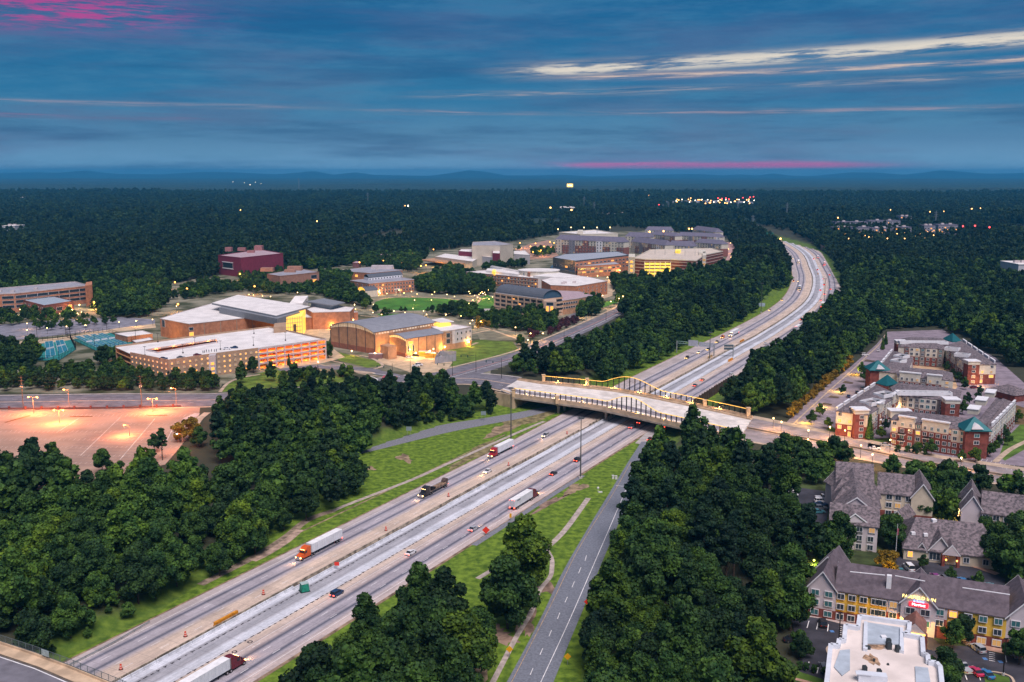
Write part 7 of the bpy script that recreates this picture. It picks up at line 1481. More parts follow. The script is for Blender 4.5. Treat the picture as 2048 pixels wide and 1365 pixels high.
# ---- recreation centre
def rec():
    t = cb(460, 690, 0, 'long brick recreation hall with overlapping white roofs and yellow lit glass entrance', 'sports hall')
    h1 = Z+13; P = GP([(320, 638), (378, 649), (547, 631), (560, 622), (600, 615), (424, 603), (346, 629)], h1)
    P = GP([(320, 638), (378, 649), (556, 630), (600, 618), (430, 606), (352, 628)], h1); flat(t, P, Z, h1, M_BRICKO, M_WROOF, .35, M_GCON)
    for f in (.16, .34, .52, .7, .88): x, y = lerp(P[1], P[2], f); MB().box((x, y-.2, Z+7), (.3, .3, 11)).build('downpipe', M_GIRD, t)
    slots(t, P[1], P[2], [Z+9.6], [.02], 3, 2, 'd'); slots(t, P[1], P[2], [Z+5.6], [.02], 3.2, 3, 'l'); slots(t, P[0], P[1], [Z+10], [.12], 4, 5, 'd')
    # raised leaning roof slab with a glass corner below
    zz = Z+19; R_ = GP([(424, 605.5), (476, 589.5), (620, 612.5), (552, 631)], zz); MB().prism(R_, zz-1, zz-.2, bottom=True).build('great_roof', M_WROOF, t)
    w = MB()
    for i in range(4): w.bar((*R_[i], zz-1.6), (*R_[(i+1) % 4], zz-1.6), .5, 1.2)
    w.build('roof_fascia', mat('fascia_grey', (.22, .23, .25), .6, .05), t)
    U = GP([(432, 616), (555, 640), (606, 624), (480, 600)], zz-1.6); MB().prism(grow(U, -2), h1+.1, zz-1.4).build('clerestory_wall', mat('fascia_grey', (.22, .23, .25)), t)
    Gl = GP([(566, 640), (604, 636), (611, 620), (575, 624)], Z+15); MB().prism(Gl, Z, Z+16.5).build('glass_hall', mat('lit_glass', (.6, .4, .1), .3, 0, emit=(1, .52, .06), es=.62), t)
    for f in range(9): x, y = lerp(Gl[0], Gl[1], f/8); MB().box((x, y-.2, Z+8.2), (.22, .22, 16.4)).build('mullion', M_STEEL, t)
    for z in (3, 6, 9, 12, 15): w = MB(); w.bar((Gl[0][0], Gl[0][1]-.25, Z+z), (Gl[1][0], Gl[1][1]-.25, Z+z), .2, .25); w.build('transom', M_STEEL, t)
    x, y = lerp(Gl[0], Gl[1], .62); MB().box((x, y-1.0, Z+5.5), (1.8, 1.6, 11)).build('brick_pylon', mat('dark_brick', (.14, .09, .07), .9, .1), t)
    B_ = GP([(545, 658), (572, 660), (577, 653), (550, 650)], Z+7); MB().prism(B_, Z, Z+7).build('low_wing', M_GTAN, t)
    # right wing
    P = GP([(609, 637), (648, 633), (716, 625), (690, 620), (630, 622), (600, 628)], Z+9); flat(t, P, Z, Z+9, M_BRICKO, M_WROOF, .5, M_GCON)
    for f in (.25, .5, .75): x, y = lerp(P[1], P[2], f); MB().box((x, y-.2, Z+5), (.3, .3, 8)).build('downpipe', M_GIRD, t)
    for q in ((662, 636), (694, 634), (632, 642)): lamp_light('wall_lamp', (G(*q, Z+6)[0], G(*q, Z+6)[1]-2.0, Z+6), 900, (1, .5, .1), .4, t); MB().ball((G(*q, Z+6)[0], G(*q, Z+6)[1]-1.0, Z+6), .45).build('wall_lamp', M_LAMPW, t)
    P = GP([(612, 618), (655, 611), (708, 616), (700, 624), (625, 626)], Z+13); flat(t, P, Z, Z+13, M_BRICKO, M_WROOF, .4, M_GCON)
    slab(t, [(612, 603), (648, 597), (690, 605), (664, 611)], Z+17, .8, mat('fascia_grey', (.22, .23, .25))); P = GP([(622, 606), (648, 602), (680, 607), (662, 612)], Z+16); MB().prism(P, Z, Z+16).build('upper_block', mat('blue_grey_panel', (.22, .26, .30), .7, .05), t)
    w = MB(); a, b_, c, d = G(577, 600, Z+19), G(605, 602, Z+17.5), G(616, 592, Z+19.5), G(590, 590, Z+20.5); w.quad((*a, Z+15.5), (*b_, Z+15.5), (*c, Z+19.5), (*d, Z+19.5)); w.quad((*b_, Z+12), (*c, Z+12), (*c, Z+19.5), (*b_, Z+15.5)); w.quad((*a, Z+12), (*b_, Z+12), (*b_, Z+15.5), (*a, Z+15.5)); w.build('tilted_roof', M_WROOF, t)
    for k in range(3): x, y = G(628+k*10, 620, Z+10); MB().box((x, y, Z+14), (3.5, 1.2, 1), .3).build('roof_vent', M_TRIM, t)
    P = GP([(230, 668), (255, 674), (305, 668), (285, 662)], Z+4); s = thing('court_pavilion', (*P[0], Z), 'low brick pavilion with white roof beside the tennis courts', 'pavilion'); flat(s, P, Z, Z+4, M_BRICKO, M_WROOF, .3, M_GCON)
    P = GP([(265, 682), (272, 686), (306, 680), (300, 676)], Z+3.5); s = thing('court_pavilion', (*P[0], Z), 'small brick court building between the courts and the recreation hall', 'pavilion'); flat(s, P, Z, Z+3.5, M_BRICKO, M_WROOF, .3, M_GCON); lamp_light('wall_lamp', (*G(316, 676, Z+3), Z+3.5), 1500, (1, .55, .1), .4, s)
    for q in ((330, 665),): keepout(GP([(310, 690), (320, 630), (420, 595), (480, 585), (720, 612), (725, 645), (600, 668)], Z), 2)
rec()
def arena():
    t = cb(750, 715, 0, 'tan brick arena with grey arched roof and row of pale clerestory panels', 'arena'); M_AR = mat('arena_roof_metal', (.23, .24, .27), .7, .06, .3)
    zt = Z+14.5; A, B = G(661, 652, zt), G(750.5, 666, zt); C = G(870.5, 646.5, zt); dC = (C[0]-B[0], C[1]-B[1]); L = math.hypot(B[0]-A[0], B[1]-A[1])
    bulge = lambda f, k=4.3: 4*k*f*(1-f) if f < .5 else k*(1-((f-.5)/.5)**2)
    def arch(A, B, D, z0, z1, k, mw, name, cap=1.3):
        n = 14; w = MB(); r = MB(); u = nrm(A, B); dd = nrm((0, 0), D)
        for i in range(n):
            f0, f1 = i/n, (i+1)/n; p, q = lerp(A, B, f0), lerp(A, B, f1); za, zb = z1+bulge(f0, k), z1+bulge(f1, k)
            w.quad((*p, z0), (*q, z0), (*q, zb), (*p, za)); w.quad((p[0]+D[0], p[1]+D[1], z0), (p[0]+D[0], p[1]+D[1], za), (q[0]+D[0], q[1]+D[1], zb), (q[0]+D[0], q[1]+D[1], z0))
            o = lambda p, s: (p[0]+dd[0]*s, p[1]+dd[1]*s)
            P1, P2 = o(p, -cap), o(q, -cap); P3, P4 = (p[0]+D[0]+dd[0], p[1]+D[1]+dd[1]), (q[0]+D[0]+dd[0], q[1]+D[1]+dd[1])
            r.quad((*P1, za+.3), (*P2, zb+.3), (*P4, zb+.3), (*P3, za+.3)); r.quad((*P1, za-.1), (*P2, zb-.1), (*P2, zb+.3), (*P1, za+.3))
        w.quad((*B, z0), (B[0]+D[0], B[1]+D[1], z0), (B[0]+D[0], B[1]+D[1], z1), (*B, z1)); w.quad((*A, z0), (*A, z1), (A[0]+D[0], A[1]+D[1], z1), (A[0]+D[0], A[1]+D[1], z0))
        w.build('wall', mw, t); r.build(name, M_AR, t)
    arch(A, B, dC, Z, zt, 4.3, M_BRICKT, 'arched_roof')
    B2 = (B[0]+dC[0], B[1]+dC[1])
    # clerestory panels following the arch, buttress lines, brick base
    n_ = (nrm(A, B)[1], -nrm(A, B)[0]); a = math.atan2(B[1]-A[1], B[0]-A[0])
    for k in range(26):
        f = (k+.5)/26; x, y = lerp(A, B, f); h = .35*bulge(f)+1.0; MB().box((x+n_[0]*.1, y+n_[1]*.1, zt+bulge(f)-h/2-.5), (L/26*.72, .2, h), a).build('clerestory_panel', mat('clerestory_pale', (.66, .56, .46), .4, .05, emit=(1, .7, .4), es=.16), t)
    for k in range(6): f = k/5; x, y = lerp(A, B, f*.985+.0); MB().box((x+n_[0]*.2, y+n_[1]*.2, (Z+zt+bulge(f))/2), (.4, .4, zt+bulge(f)-Z), a).build('buttress', M_STEEL if 0 else mat('dark_seam', (.12, .09, .08), .8, 0), t)
    w = MB(); w.bar((A[0]+n_[0]*.15, A[1]+n_[1]*.15, Z), (B[0]+n_[0]*.15, B[1]+n_[1]*.15, Z), .2, 3.6); w.build('brick_base', mat('arena_base', (.30, .12, .08), .9, .1), t)
    for k in range(22): f = (k+.5)/22; x, y = lerp(B, B2, f); MB().box((x, y-.1, zt-.9), (1.7*(1 if k % 5 else .2), .25, 1.1), math.atan2(dC[1], dC[0])).build('clerestory_panel', mat('clerestory_pale', (.66, .56, .46)), t)
    # lower wing
    zl = Z+12; A2, Bb, C2 = G(779, 671, zl), G(812, 679.5, zl), G(886, 668, zl); D2 = (C2[0]-Bb[0], C2[1]-Bb[1]); arch(A2, Bb, D2, Z, zl, 1.8, M_BRICKT, 'lower_arched_roof', .8)
    L2 = math.hypot(Bb[0]-A2[0], Bb[1]-A2[1]); a2 = math.atan2(Bb[1]-A2[1], Bb[0]-A2[0])
    for k in range(10): f = (k+.5)/10; x, y = lerp(A2, Bb, f); h = .9+.3*bulge(f, 1.8); MB().box((x, y-.15, zl+bulge(f, 1.8)-h/2-.5), (L2/10*.7, .2, h), a2).build('clerestory_panel', mat('clerestory_lit', (.7, .6, .4), .4, .05, emit=(1, .6, .2), es=.5), t)
    C2b = (Bb[0]+D2[0], Bb[1]+D2[1]); slots(t, Bb, C2b, [Z+9.5], [.12], 4, 2, 'l'); slots(t, Bb, C2b, [Z+5.5], [.06, .19], 1.3, 4, 'd'); slots(t, Bb, C2b, [Z+6.5], [.125], 1.6, 3.5, 'l')
    for f in (.33, .55, .78, .98): x, y = lerp(Bb, C2b, f); MB().box((x, y-.15, Z+6), (.35, .35, 12)).build('buttress', mat('dark_seam', (.12, .09, .08)), t)
    w = MB(); w.bar((*lerp(A2, Bb, -.05), Z), (*lerp(A2, Bb, 1.0), Z), .8, 2.6); w.build('brick_base', mat('arena_base', (.30, .12, .08)), t)
    P = GP([(760, 690), (776, 694), (793, 692), (778, 687)], Z+8.5); MB().prism(P, Z, Z+8.5).build('entrance_block', M_BRICKT, t)
    # three storey end block
    P = GP([(882, 664), (910, 661), (943, 655), (903, 649), (862, 655)], Z+13); flat(t, P, Z, Z+13, mat('pale_panel', (.52, .50, .53), .8, .06), M_WROOF, .5, M_GCON); band(t, P, Z, Z+4, M_BRICKT); slots(t, P[1], P[2], [Z+10.5, Z+6.5], [.14, .38, .66, .9], 1.3, 1.7, 'd'); slots(t, P[0], P[1], [Z+10, Z+6], [.5], 3, 3, 'd')
    MB().prism([lerp(P[0], P[1], -.05), lerp(P[0], P[1], .8), (lerp(P[0], P[1], .8)[0], lerp(P[0], P[1], .8)[1]+3), (P[0][0], P[0][1]+3)], Z, Z+12.5).build('brick_bay', M_BRICKT, t)
    P = GP([(868, 645), (880, 648), (902, 645), (888, 641)], Z+15.5); MB().prism(P, Z, Z+15).build('lit_lantern', mat('lit_glass', (.6, .4, .1)), t); slab(t, [(862, 640), (880, 645), (908, 643), (885, 636)], Z+16, .5, M_WROOF)
    for q, e in (((750, 708), 700), ((776, 700), 1800), ((832, 708), 2200), ((890, 696), 1600), ((938, 686), 1200), ((704, 704), 700), ((860, 704), 1400), ((664, 652), 900)): x, y = G(*q, Z+2.5); lamp_light('wall_lamp', (x, y-1.2, Z+3.2), e, (1, .50, .10), .4, t); MB().ball((x, y-.8, Z+3.2), .35).build('wall_lamp', M_LAMPW, t)
    keepout(GP([(655, 700), (655, 660), (830, 625), (950, 645), (950, 700), (815, 720), (750, 716)], Z), 2)
    for px, py, m_, lab, d in ((848, 712, mat('bin_yellow', (.62, .36, .04), .7, .05), 'yellow lit container nearer the arena wall', (7, 3, 3)), (862, 716, mat('bin_yellow', (.62, .36, .04)), 'yellow lit container beside the pale truck', (7, 3, 3.2)), (752, 717, mat('dark_pink_brick', (.26, .14, .13), .9, .1), 'small brick enclosure at the corner of the arena', (9, 3.5, 3))):
        x, y = G(px, py, Z); o = thing('container', (x, y, Z), lab, 'container'); MB().box((x, y, Z+d[2]/2), d, -.1).build('shell', m_, o); MB().box((x, y, Z+d[2]+.1), (d[0]+.2, d[1]+.2, .2), -.1).build('lid', M_GCON, o)
    o = thing('yard_enclosure', (*G(900, 708, Z), Z), 'tall grey panelled plant enclosure on the right of the arena', 'enclosure'); P = GP([(870, 716), (912, 710), (912, 703), (880, 702)], Z+4)
    for i in range(4):
        for k in range(6): p, q = lerp(P[i], P[(i+1) % 4], k/6), lerp(P[i], P[(i+1) % 4], (k+.93)/6); MB().bar((*p, Z), (*q, Z), .2, 4.2).build('enclosure_panel', mat('enclosure_grey', (.34, .33, .36), .8, .05), o)
    for px, py, kd, col, lab in ((819, 717, 'sedan', 'white', 'white car parked left of a black one by the arena'), (832, 714, 'suv', 'black', 'black car parked by the arena wall'), (832, 734, 'sedan', 'white', 'white car parked near the intersection'), (838, 732, 'suv', 'white', 'second white car parked near the intersection'), (876, 716, 'van', 'silver', 'pale van beside the yellow containers')): x, y = G(px, py, Z); car(kd, col, (x, y, Z+.15), R(rnd.choice((5, -8))), lab, 'cars at the arena')
arena()
# ---- generic campus blocks: (label, roof corners px, height, wall, roof, [(edge, rows, n, w, h, kinds)], group)
def camp(label, Q, h, wall, roof, wn=(), par=.5, base=None, cat='campus building', t=None, unit=0, lights=()):
    zt = Z+h; P = GP(Q, zt); t = t or thing('campus_building', (*P[0], Z), label, cat); flat(t, P, Z, zt, wall, roof, par, M_GCON if wall in (M_BRICKO, M_BRICKT) else None)
    if base: band(t, P, Z, Z+base[0], base[1])
    for e, rows, n, w_, h_, k in wn: slots(t, P[e], P[(e+1) % len(P)], [Z+z for z in rows], n, w_, h_, k)
    for k in range(unit): f, g = rnd.uniform(.2, .8), rnd.uniform(.3, .7); p = lerp(lerp(P[0], P[1], f), lerp(P[-1], P[2], f), g); roof_box(t, p[0], p[1], zt, (rnd.uniform(2, 4), 2.5, 1.8), M_GCON)
    for q, e in lights: x, y = G(*q, Z+3); lamp_light('wall_lamp', (x, y-1.5, Z+3.2), e, (1, .52, .12), .4, t); MB().ball((x, y-1, Z+3.2), .5).build('wall_lamp', M_LAMPW, t)
    keepout(P, 3); return t, P
M_REDP = mat('wine_red_wall', (.20, .03, .06), .85, .08); M_PINKR = mat('pinkish_roof', (.40, .30, .33), .85, .06)
t, P = camp('wine red block with framed long window rising from trees at upper left', [(436, 512), (482, 517), (566, 508), (520, 500)], 22, M_REDP, M_PINKR, [(0, [12], [.42], 22, 6, 'd')], .8); x, y = lerp(P[0], P[1], .42); n_ = (nrm(P[0], P[1])[1], -nrm(P[0], P[1])[0])
for zz_, hh_ in ((15.7, .8), (8.3, .8)): MB().box((x+n_[0]*.3, y+n_[1]*.3, Z+zz_), (24, .5, hh_), math.atan2(P[1][1]-P[0][1], P[1][0]-P[0][0])).build('white_frame_bar', M_TRIM, t)
for q, d in (((458, 503), (8, 8, 5)), ((484, 502), (10, 6, 4)), ((518, 501), (10, 10, 6)), ((502, 506), (9, 5, 3))): x, y = G(*q, Z+22); roof_box(t, x, y, Z+22, d, mat('pink_brick', (.34, .15, .15), .9, .08))
lamp_light('wall_lamp', (*G(478, 560, Z+6), Z+9), 5000, (1, .4, .08), .5, t)
t, P = camp('windowless tan brick block among trees below the wine red block', [(534, 549), (560, 553), (638, 545), (600, 538)], 13, mat('salmon_brick', (.36, .19, .135), .9, .08), M_GROOF, [(1, [9], [.86], 8, 3.4, 'd'), (1, [4.6], [.86], 7, 2.2, 'l')], .4)
for q, d in (((535, 543), (14, 8, 4)), ((590, 541), (16, 9, 4.5)), ((580, 545), (12, 5, 3))): x, y = G(*q, Z+13); roof_box(t, x, y, Z+13, d, mat('salmon_brick', (.36, .19, .135)))
t, P = camp('far left brick building with rows of dark windows and grey roof units', [(-60, 592), (30, 588), (178, 572), (150, 565), (0, 578), (-60, 582)], 16, M_BRICKO, M_GROOF, [(1, [13, 9, 5], 7, 10, 2.4, 'd'), (0, [13, 9, 5], 3, 9, 2.4, 'dld')], .8, unit=3, lights=(((190, 612), 2600), ((160, 610), 900)))
MB().prism(GP([(170, 572), (184, 570), (184, 563), (172, 565)], Z+19), Z, Z+19).build('end_tower', M_BRICKO, t)
t, P = camp('low dark brick building with blue grey roof in front of the far left building', [(38, 599), (88, 612), (147, 603), (100, 592)], 9.5, mat('dark_campus_brick', (.22, .09, .075), .9, .08), mat('blue_roof', (.30, .36, .42), .8, .06), [(0, [7], 6, 4, 1.2, 'd'), (1, [5], [.2, .5], 6, 3, 'd'), (1, [5], [.86], 4, 4, 'l')], .5, lights=(((146, 620), 900), ((60, 626), 500)))
t, P = camp('brick building with small barrel vault and arched lit entrance by the great lawn', [(701, 562), (738, 568), (828, 560), (790, 553)], 12, M_BRICKO, M_GROOF, [(1, [9.5, 6, 2.8], 15, 1.7, 1.9, 'ddddlddddddd'), (0, [9.5, 6, 2.8], 4, 1.7, 1.9, 'd')], .5)
def vault(t, A, B, D, z, k, m, mw=None, n=12, glass=None, name='barrel_roof'):
    w = MB(); g = MB(); 
    for i in range(n):
        t0, t1 = math.pi*i/n, math.pi*(i+1)/n; f0, f1 = .5-.5*math.cos(t0), .5-.5*math.cos(t1); p, q = lerp(A, B, f0), lerp(A, B, f1); za, zb = z+k*math.sin(t0), z+k*math.sin(t1)
        w.quad((*p, za), (*q, zb), (q[0]+D[0], q[1]+D[1], zb), (p[0]+D[0], p[1]+D[1], za)); u = nrm((0, 0), D)
        g.quad((p[0]+u[0], p[1]+u[1], z-.1), (q[0]+u[0], q[1]+u[1], z-.1), (q[0]+u[0], q[1]+u[1], zb-.1), (p[0]+u[0], p[1]+u[1], za-.1)); g.quad((p[0]+D[0]-u[0], p[1]+D[1]-u[1], z-.1), (p[0]+D[0]-u[0], p[1]+D[1]-u[1], za-.1), (q[0]+D[0]-u[0], q[1]+D[1]-u[1], zb-.1), (q[0]+D[0]-u[0], q[1]+D[1]-u[1], z-.1))
    w.build(name, m, t); g.build('vault_end', glass or M_WDARK, t)
M_VR = mat('vault_metal', (.12, .135, .16), .5, .05, .3, metal=.2)
A, B = G(728, 557, Z+13), G(737, 560, Z+13); D = (G(805, 553, Z+13)[0]-B[0], G(805, 553, Z+13)[1]-B[1]); MB().prism([A, B, (B[0]+D[0], B[1]+D[1]), (A[0]+D[0], A[1]+D[1])], Z+12, Z+14.5).build('clerestory', M_TRIM, t); vault(t, A, B, D, Z+14.5, 3.2, M_VR)
slots(t, B, (B[0]+D[0], B[1]+D[1]), [Z+13.3], 12, 1.4, 1.2, 'd')
A, B = G(714, 580, Z+6), G(730, 583, Z+6); D = (-(B[1]-A[1])*.9, (B[0]-A[0])*.9); MB().prism([A, B, (B[0]+D[0], B[1]+D[1]), (A[0]+D[0], A[1]+D[1])], Z, Z+6).build('entrance_hall', M_CREAM, t); vault(t, A, B, D, Z+6, 3.5, M_VR, glass=mat('lit_glass', (.6, .4, .1)))
for q, e in (((716, 592), 2200), ((740, 590), 1500), ((760, 590), 1300)): lamp_light('entrance_lamp', (G(*q, Z)[0], G(*q, Z)[1]-2, Z+3), e, (1, .55, .18), .4, t)
P = GP([(735, 581), (800, 578), (800, 574), (740, 576)], Z+4.5); MB().prism(P, Z+4, Z+4.6, bottom=True).build('canopy', M_TRIM, t); [MB().box((*lerp(P[0], P[1], k/8), Z+2), (.8, .8, 4)).build('canopy_column', M_CREAM, t) for k in range(9)]
t, P = camp('brick building with teal left end and warm lit side behind the vaulted building', [(673, 542), (740, 547), (805, 541), (740, 535)], 9, M_BRICKO, M_GROOF, [(0, [5], [.2, .6], 4, 2.5, 'dl')], .5, unit=1, lights=(((790, 548), 2200),)); x, y = G(765, 538, Z+9); roof_box(t, x, y, Z+9, (26, 9, 4), M_GCON)
camp('small pink brick hall with a lit gable high among the campus trees', [(752, 513), (770, 514), (784, 511), (765, 508)], 9, mat('pink_brick', (.34, .15, .15)), M_PINKR, [(0, [5], [.9], 4, 4, 'l')], .3, lights=(((768, 526), 3000),)); camp('small pink brick annex left of the lit gable', [(705, 526), (716, 527), (722, 524), (712, 523)], 6, mat('pink_brick', (.34, .15, .15)), M_PINKR, [], .3)
# performing arts
t, P = camp('tall cream windowless theatre box with lower white wings', [(944, 492), (1000, 492), (1026, 489), (990, 483), (946, 485)], 26, mat('theatre_cream', (.52, .46, .38), .85, .05, .1), M_GROOF, [], .5, cat='theatre')
for Q, h, m in (([(871, 514), (945, 524), (960, 515), (890, 508)], 9, M_CREAM), ([(917, 503), (944, 505), (944, 499), (922, 499)], 15, M_REDP), ([(958, 513), (987, 516), (986, 507), (962, 506)], 12, mat('pale_panel', (.52, .50, .53))), ([(985, 507), (1000, 508), (1000, 500), (986, 500)], 19, M_REDP), ([(1028, 509), (1060, 511), (1050, 502), (1028, 503)], 12, mat('pale_panel', (.52, .50, .53)))): q = GP(Q, Z+h); flat(t, q, Z, Z+h, m, M_WROOF, .4); 
q = GP([(842, 520), (920, 529), (940, 524), (870, 516)], Z+6); MB().prism(q, Z+4.6, Z+6, bottom=True).build('canopy', M_BRICKT, t); keepout(GP([(840, 535), (860, 510), (1060, 500), (1065, 530), (950, 540)], Z), 2)
for q, e in (((905, 534), 2600), ((870, 530), 2000), ((960, 522), 1500)): lamp_light('canopy_lamp', (*G(*q, Z+3), Z+3), e, (1, .5, .15), .4, t)
# science / long brick building with vault
t, P = camp('long three storey brick building with glass vault in the middle of campus', [(932, 545), (1075, 558), (1083, 550), (990, 540)], 11.5, M_BRICKO, M_WROOF, [(0, [9.4, 6, 2.6], 22, 2.0, 1.6, 'dddldddddd'), (1, [9, 6, 2.6], 4, 1.6, 1.6, 'd')], .6)
for z in (4.2, 8): w = MB(); w.bar((P[0][0], P[0][1]-.2, Z+z), (P[1][0], P[1][1]-.2, Z+z), .3, .4); w.build('stone_band', M_CREAM, t)
A, B = G(1036, 549, Z+12), G(1050, 551, Z+12); D = (G(985, 539, Z+12)[0]-G(1043, 550, Z+12)[0], G(985, 539, Z+12)[1]-G(1043, 550, Z+12)[1]); vault(t, A, B, D, Z+11.6, 4.5, M_WROOF, glass=mat('blue_glass', (.05, .10, .16), .15, 0)); MB().prism(GP([(984, 543), (990, 544), (992, 540), (986, 539)], Z+15), Z+11, Z+15).build('lit_lantern', mat('lit_glass', (.6, .4, .1)), t)
MB().prism(GP([(972, 541), (1035, 549), (1045, 542), (975, 537)], Z+14), Z+11.5, Z+14).build('penthouse', M_WROOF, t); MB().prism(GP([(1055, 545), (1060, 546), (1062, 540), (1056, 540)], Z+16), Z+11, Z+16).build('roof_tower', M_BRICKO, t)
t, P = camp('very large brick hall with flat white roof at the heart of campus', [(1101, 571), (1154, 573), (1215, 563), (1180, 555), (1128, 549), (1083, 561)], 13, M_BRICKO, M_WROOF, [(1, [10, 7, 4], 7, 1.4, 1.4, 'd'), (0, [6], [.08, .3], 4, 3, 'l')], .4, unit=3, lights=(((1095, 583), 1800), ((1150, 590), 700)))
Pp = GP([(1062, 549), (1100, 553), (1125, 549), (1090, 537), (1060, 538)], Z+15); n = 18; c_ = G(1078, 541, Z+16); MB().prism([(c_[0]+22*math.cos(k*2*math.pi/n), c_[1]+17*math.sin(k*2*math.pi/n)) for k in range(n)], Z, Z+16).build('drum_hall', M_CREAM, t); MB().prism([(c_[0]+22.6*math.cos(k*2*math.pi/n), c_[1]+17.6*math.sin(k*2*math.pi/n)) for k in range(n)], Z+16, Z+16.6).build('drum_roof', M_WROOF, t)
q = GP([(1066, 552), (1130, 556), (1160, 552), (1110, 544)], Z+14); MB().prism(q, Z, Z+14).build('link_block', M_WROOF, t)
# barrel roofed four storey office
t = thing('office_building', (*G(1040, 622, Z), Z), 'four storey tan office with dark metal barrel roof and yellow lit corner', 'office building'); zt = Z+15
A, B = G(991, 587, zt), G(1086, 600, zt); P = rect(A, B, 22); MB().prism(P, Z, zt-.4).build('glass_core', mat('office_glass', (.04, .06, .09), .2, 0, spec=.6), t)
for z in (0, 3.0, 6.7, 10.4, 14.1):
    w = MB(); R4 = grow(P, .5)
    for i in range(4): w.bar((*R4[i], Z+z), (*R4[(i+1) % 4], Z+z), .6, 1.5 if z else 2.2)
    w.build('spandrel', M_GTAN if 0 else mat('office_tan', (.50, .36, .26), .85, .06), t)
for k in range(9):
    x, y = lerp(grow(P, .5)[0], grow(P, .5)[1], k/8); MB().box((x, y-.1, Z+7.6), (1.1, .9, 15.4), math.atan2(B[1]-A[1], B[0]-A[0])).build('pier', mat('office_tan', (.50, .36, .26)), t)
Q = lerp(P[0], P[1], .0); D = (P[1][0]-P[0][0], P[1][1]-P[0][1]); vault(t, (P[0][0]-D[0]*0, P[0][1]+1), (P[3][0], P[3][1]-1), D, zt+.3, 7.0, M_VR, glass=mat('blue_glass', (.05, .10, .16)))
w = MB(); w.bar((P[0][0], P[0][1], zt+.1), (P[1][0], P[1][1], zt+.1), 1.2, .5); w.build('white_eave', M_TRIM, t)
slots(t, P[0], P[1], [Z+4.6], [.58], 5, 1.6, 'l', out=.3); slots(t, P[0], P[1], [Z+8.3], [.52, .8], 4, 1.6, 'ls', out=.3); slots(t, P[0], P[1], [Z+12], [.4], 3, 1.5, 'l', out=.3)
C_ = GP([(1087, 603), (1113, 604), (1112, 596), (1090, 594)], zt); MB().prism(C_, Z, zt).build('corner_block', mat('office_tan', (.50, .36, .26)), t); slots(t, C_[0], C_[1], [Z+9], [.3, .65], 2.2, 4.2, 'l'); slots(t, C_[0], C_[1], [Z+4], [.3, .65], 2.2, 3.5, 'l'); slots(t, C_[0], C_[1], [Z+13], [.5], 6, 2.6, 'd')
lamp_light('entrance_lamp', (*G(1028, 628, Z+3), Z+3), 1800, (1, .6, .1), .4, t); lamp_light('entrance_lamp', (*G(1100, 632, Z+3), Z+3), 1500, (1, .6, .1), .4, t); keepout(P, 3)
q = GP([(1112, 604), (1155, 598), (1185, 592), (1160, 584), (1103, 582)], Z+12); flat(t, q, Z, Z+12, M_BRICKT, M_PINKR, .5, M_GCON); slots(t, q[0], q[1], [Z+9.4, Z+5.8], 9, 2.4, 1.5, 'd'); slots(t, q[1], q[2], [Z+9], [.3], 3, 1.8, 'l')
# glass fronted academic building
t, P = camp('academic building with dark glass front, metal roof and terraces with yellow lamps', [(1106, 516), (1150, 523), (1258, 511), (1235, 504), (1130, 509)], 19, mat('glass_front', (.07, .09, .11), .2, .05, spec=.6), mat('silver_roof', (.34, .37, .42), .6, .05), [(0, [11], 4, 5, 2, 'ddld')], .6)
q = GP([(1150, 525), (1258, 513), (1258, 509), (1150, 520)], Z+18); MB().prism(q, Z, Z+18).build('brick_wing', M_BRICKO, t); slots(t, q[0], q[1], [Z+15, Z+11, Z+7], 14, 4.5, 1.5, 'dddldd')
q = GP([(1155, 534), (1240, 529), (1230, 524), (1160, 527)], Z+13); flat(t, q, Z, Z+13, M_BRICKO, mat('silver_roof', (.34, .37, .42)), .4); slots(t, q[0], q[1], [Z+10, Z+6.2], 10, 4.5, 1.6, 'ddsl')
q = GP([(1100, 535), (1150, 545), (1160, 536), (1108, 528)], Z+8); MB().prism(q, Z, Z+8).build('glass_terrace', mat('glass_front', (.07, .09, .11)), t)
for z in (2.5, 5.2): w = MB(); w.bar((*q[0], Z+z), (*q[1], Z+z), .6, .4); w.build('terrace_slab', M_GIRD, t)
for q, e in (((1175, 555), 2200), ((1195, 553), 2600), ((1160, 558), 1600), ((1215, 556), 1200)): x, y = G(*q, Z+3); lamp_light('terrace_lamp', (x, y, Z+3.5), e, (1, .62, .05), .4, t); MB().ball((x, y, Z+3.5), .6).build('terrace_lamp', M_LAMPW, t)
keepout(GP([(1095, 560), (1100, 510), (1262, 500), (1262, 562)], Z), 1)
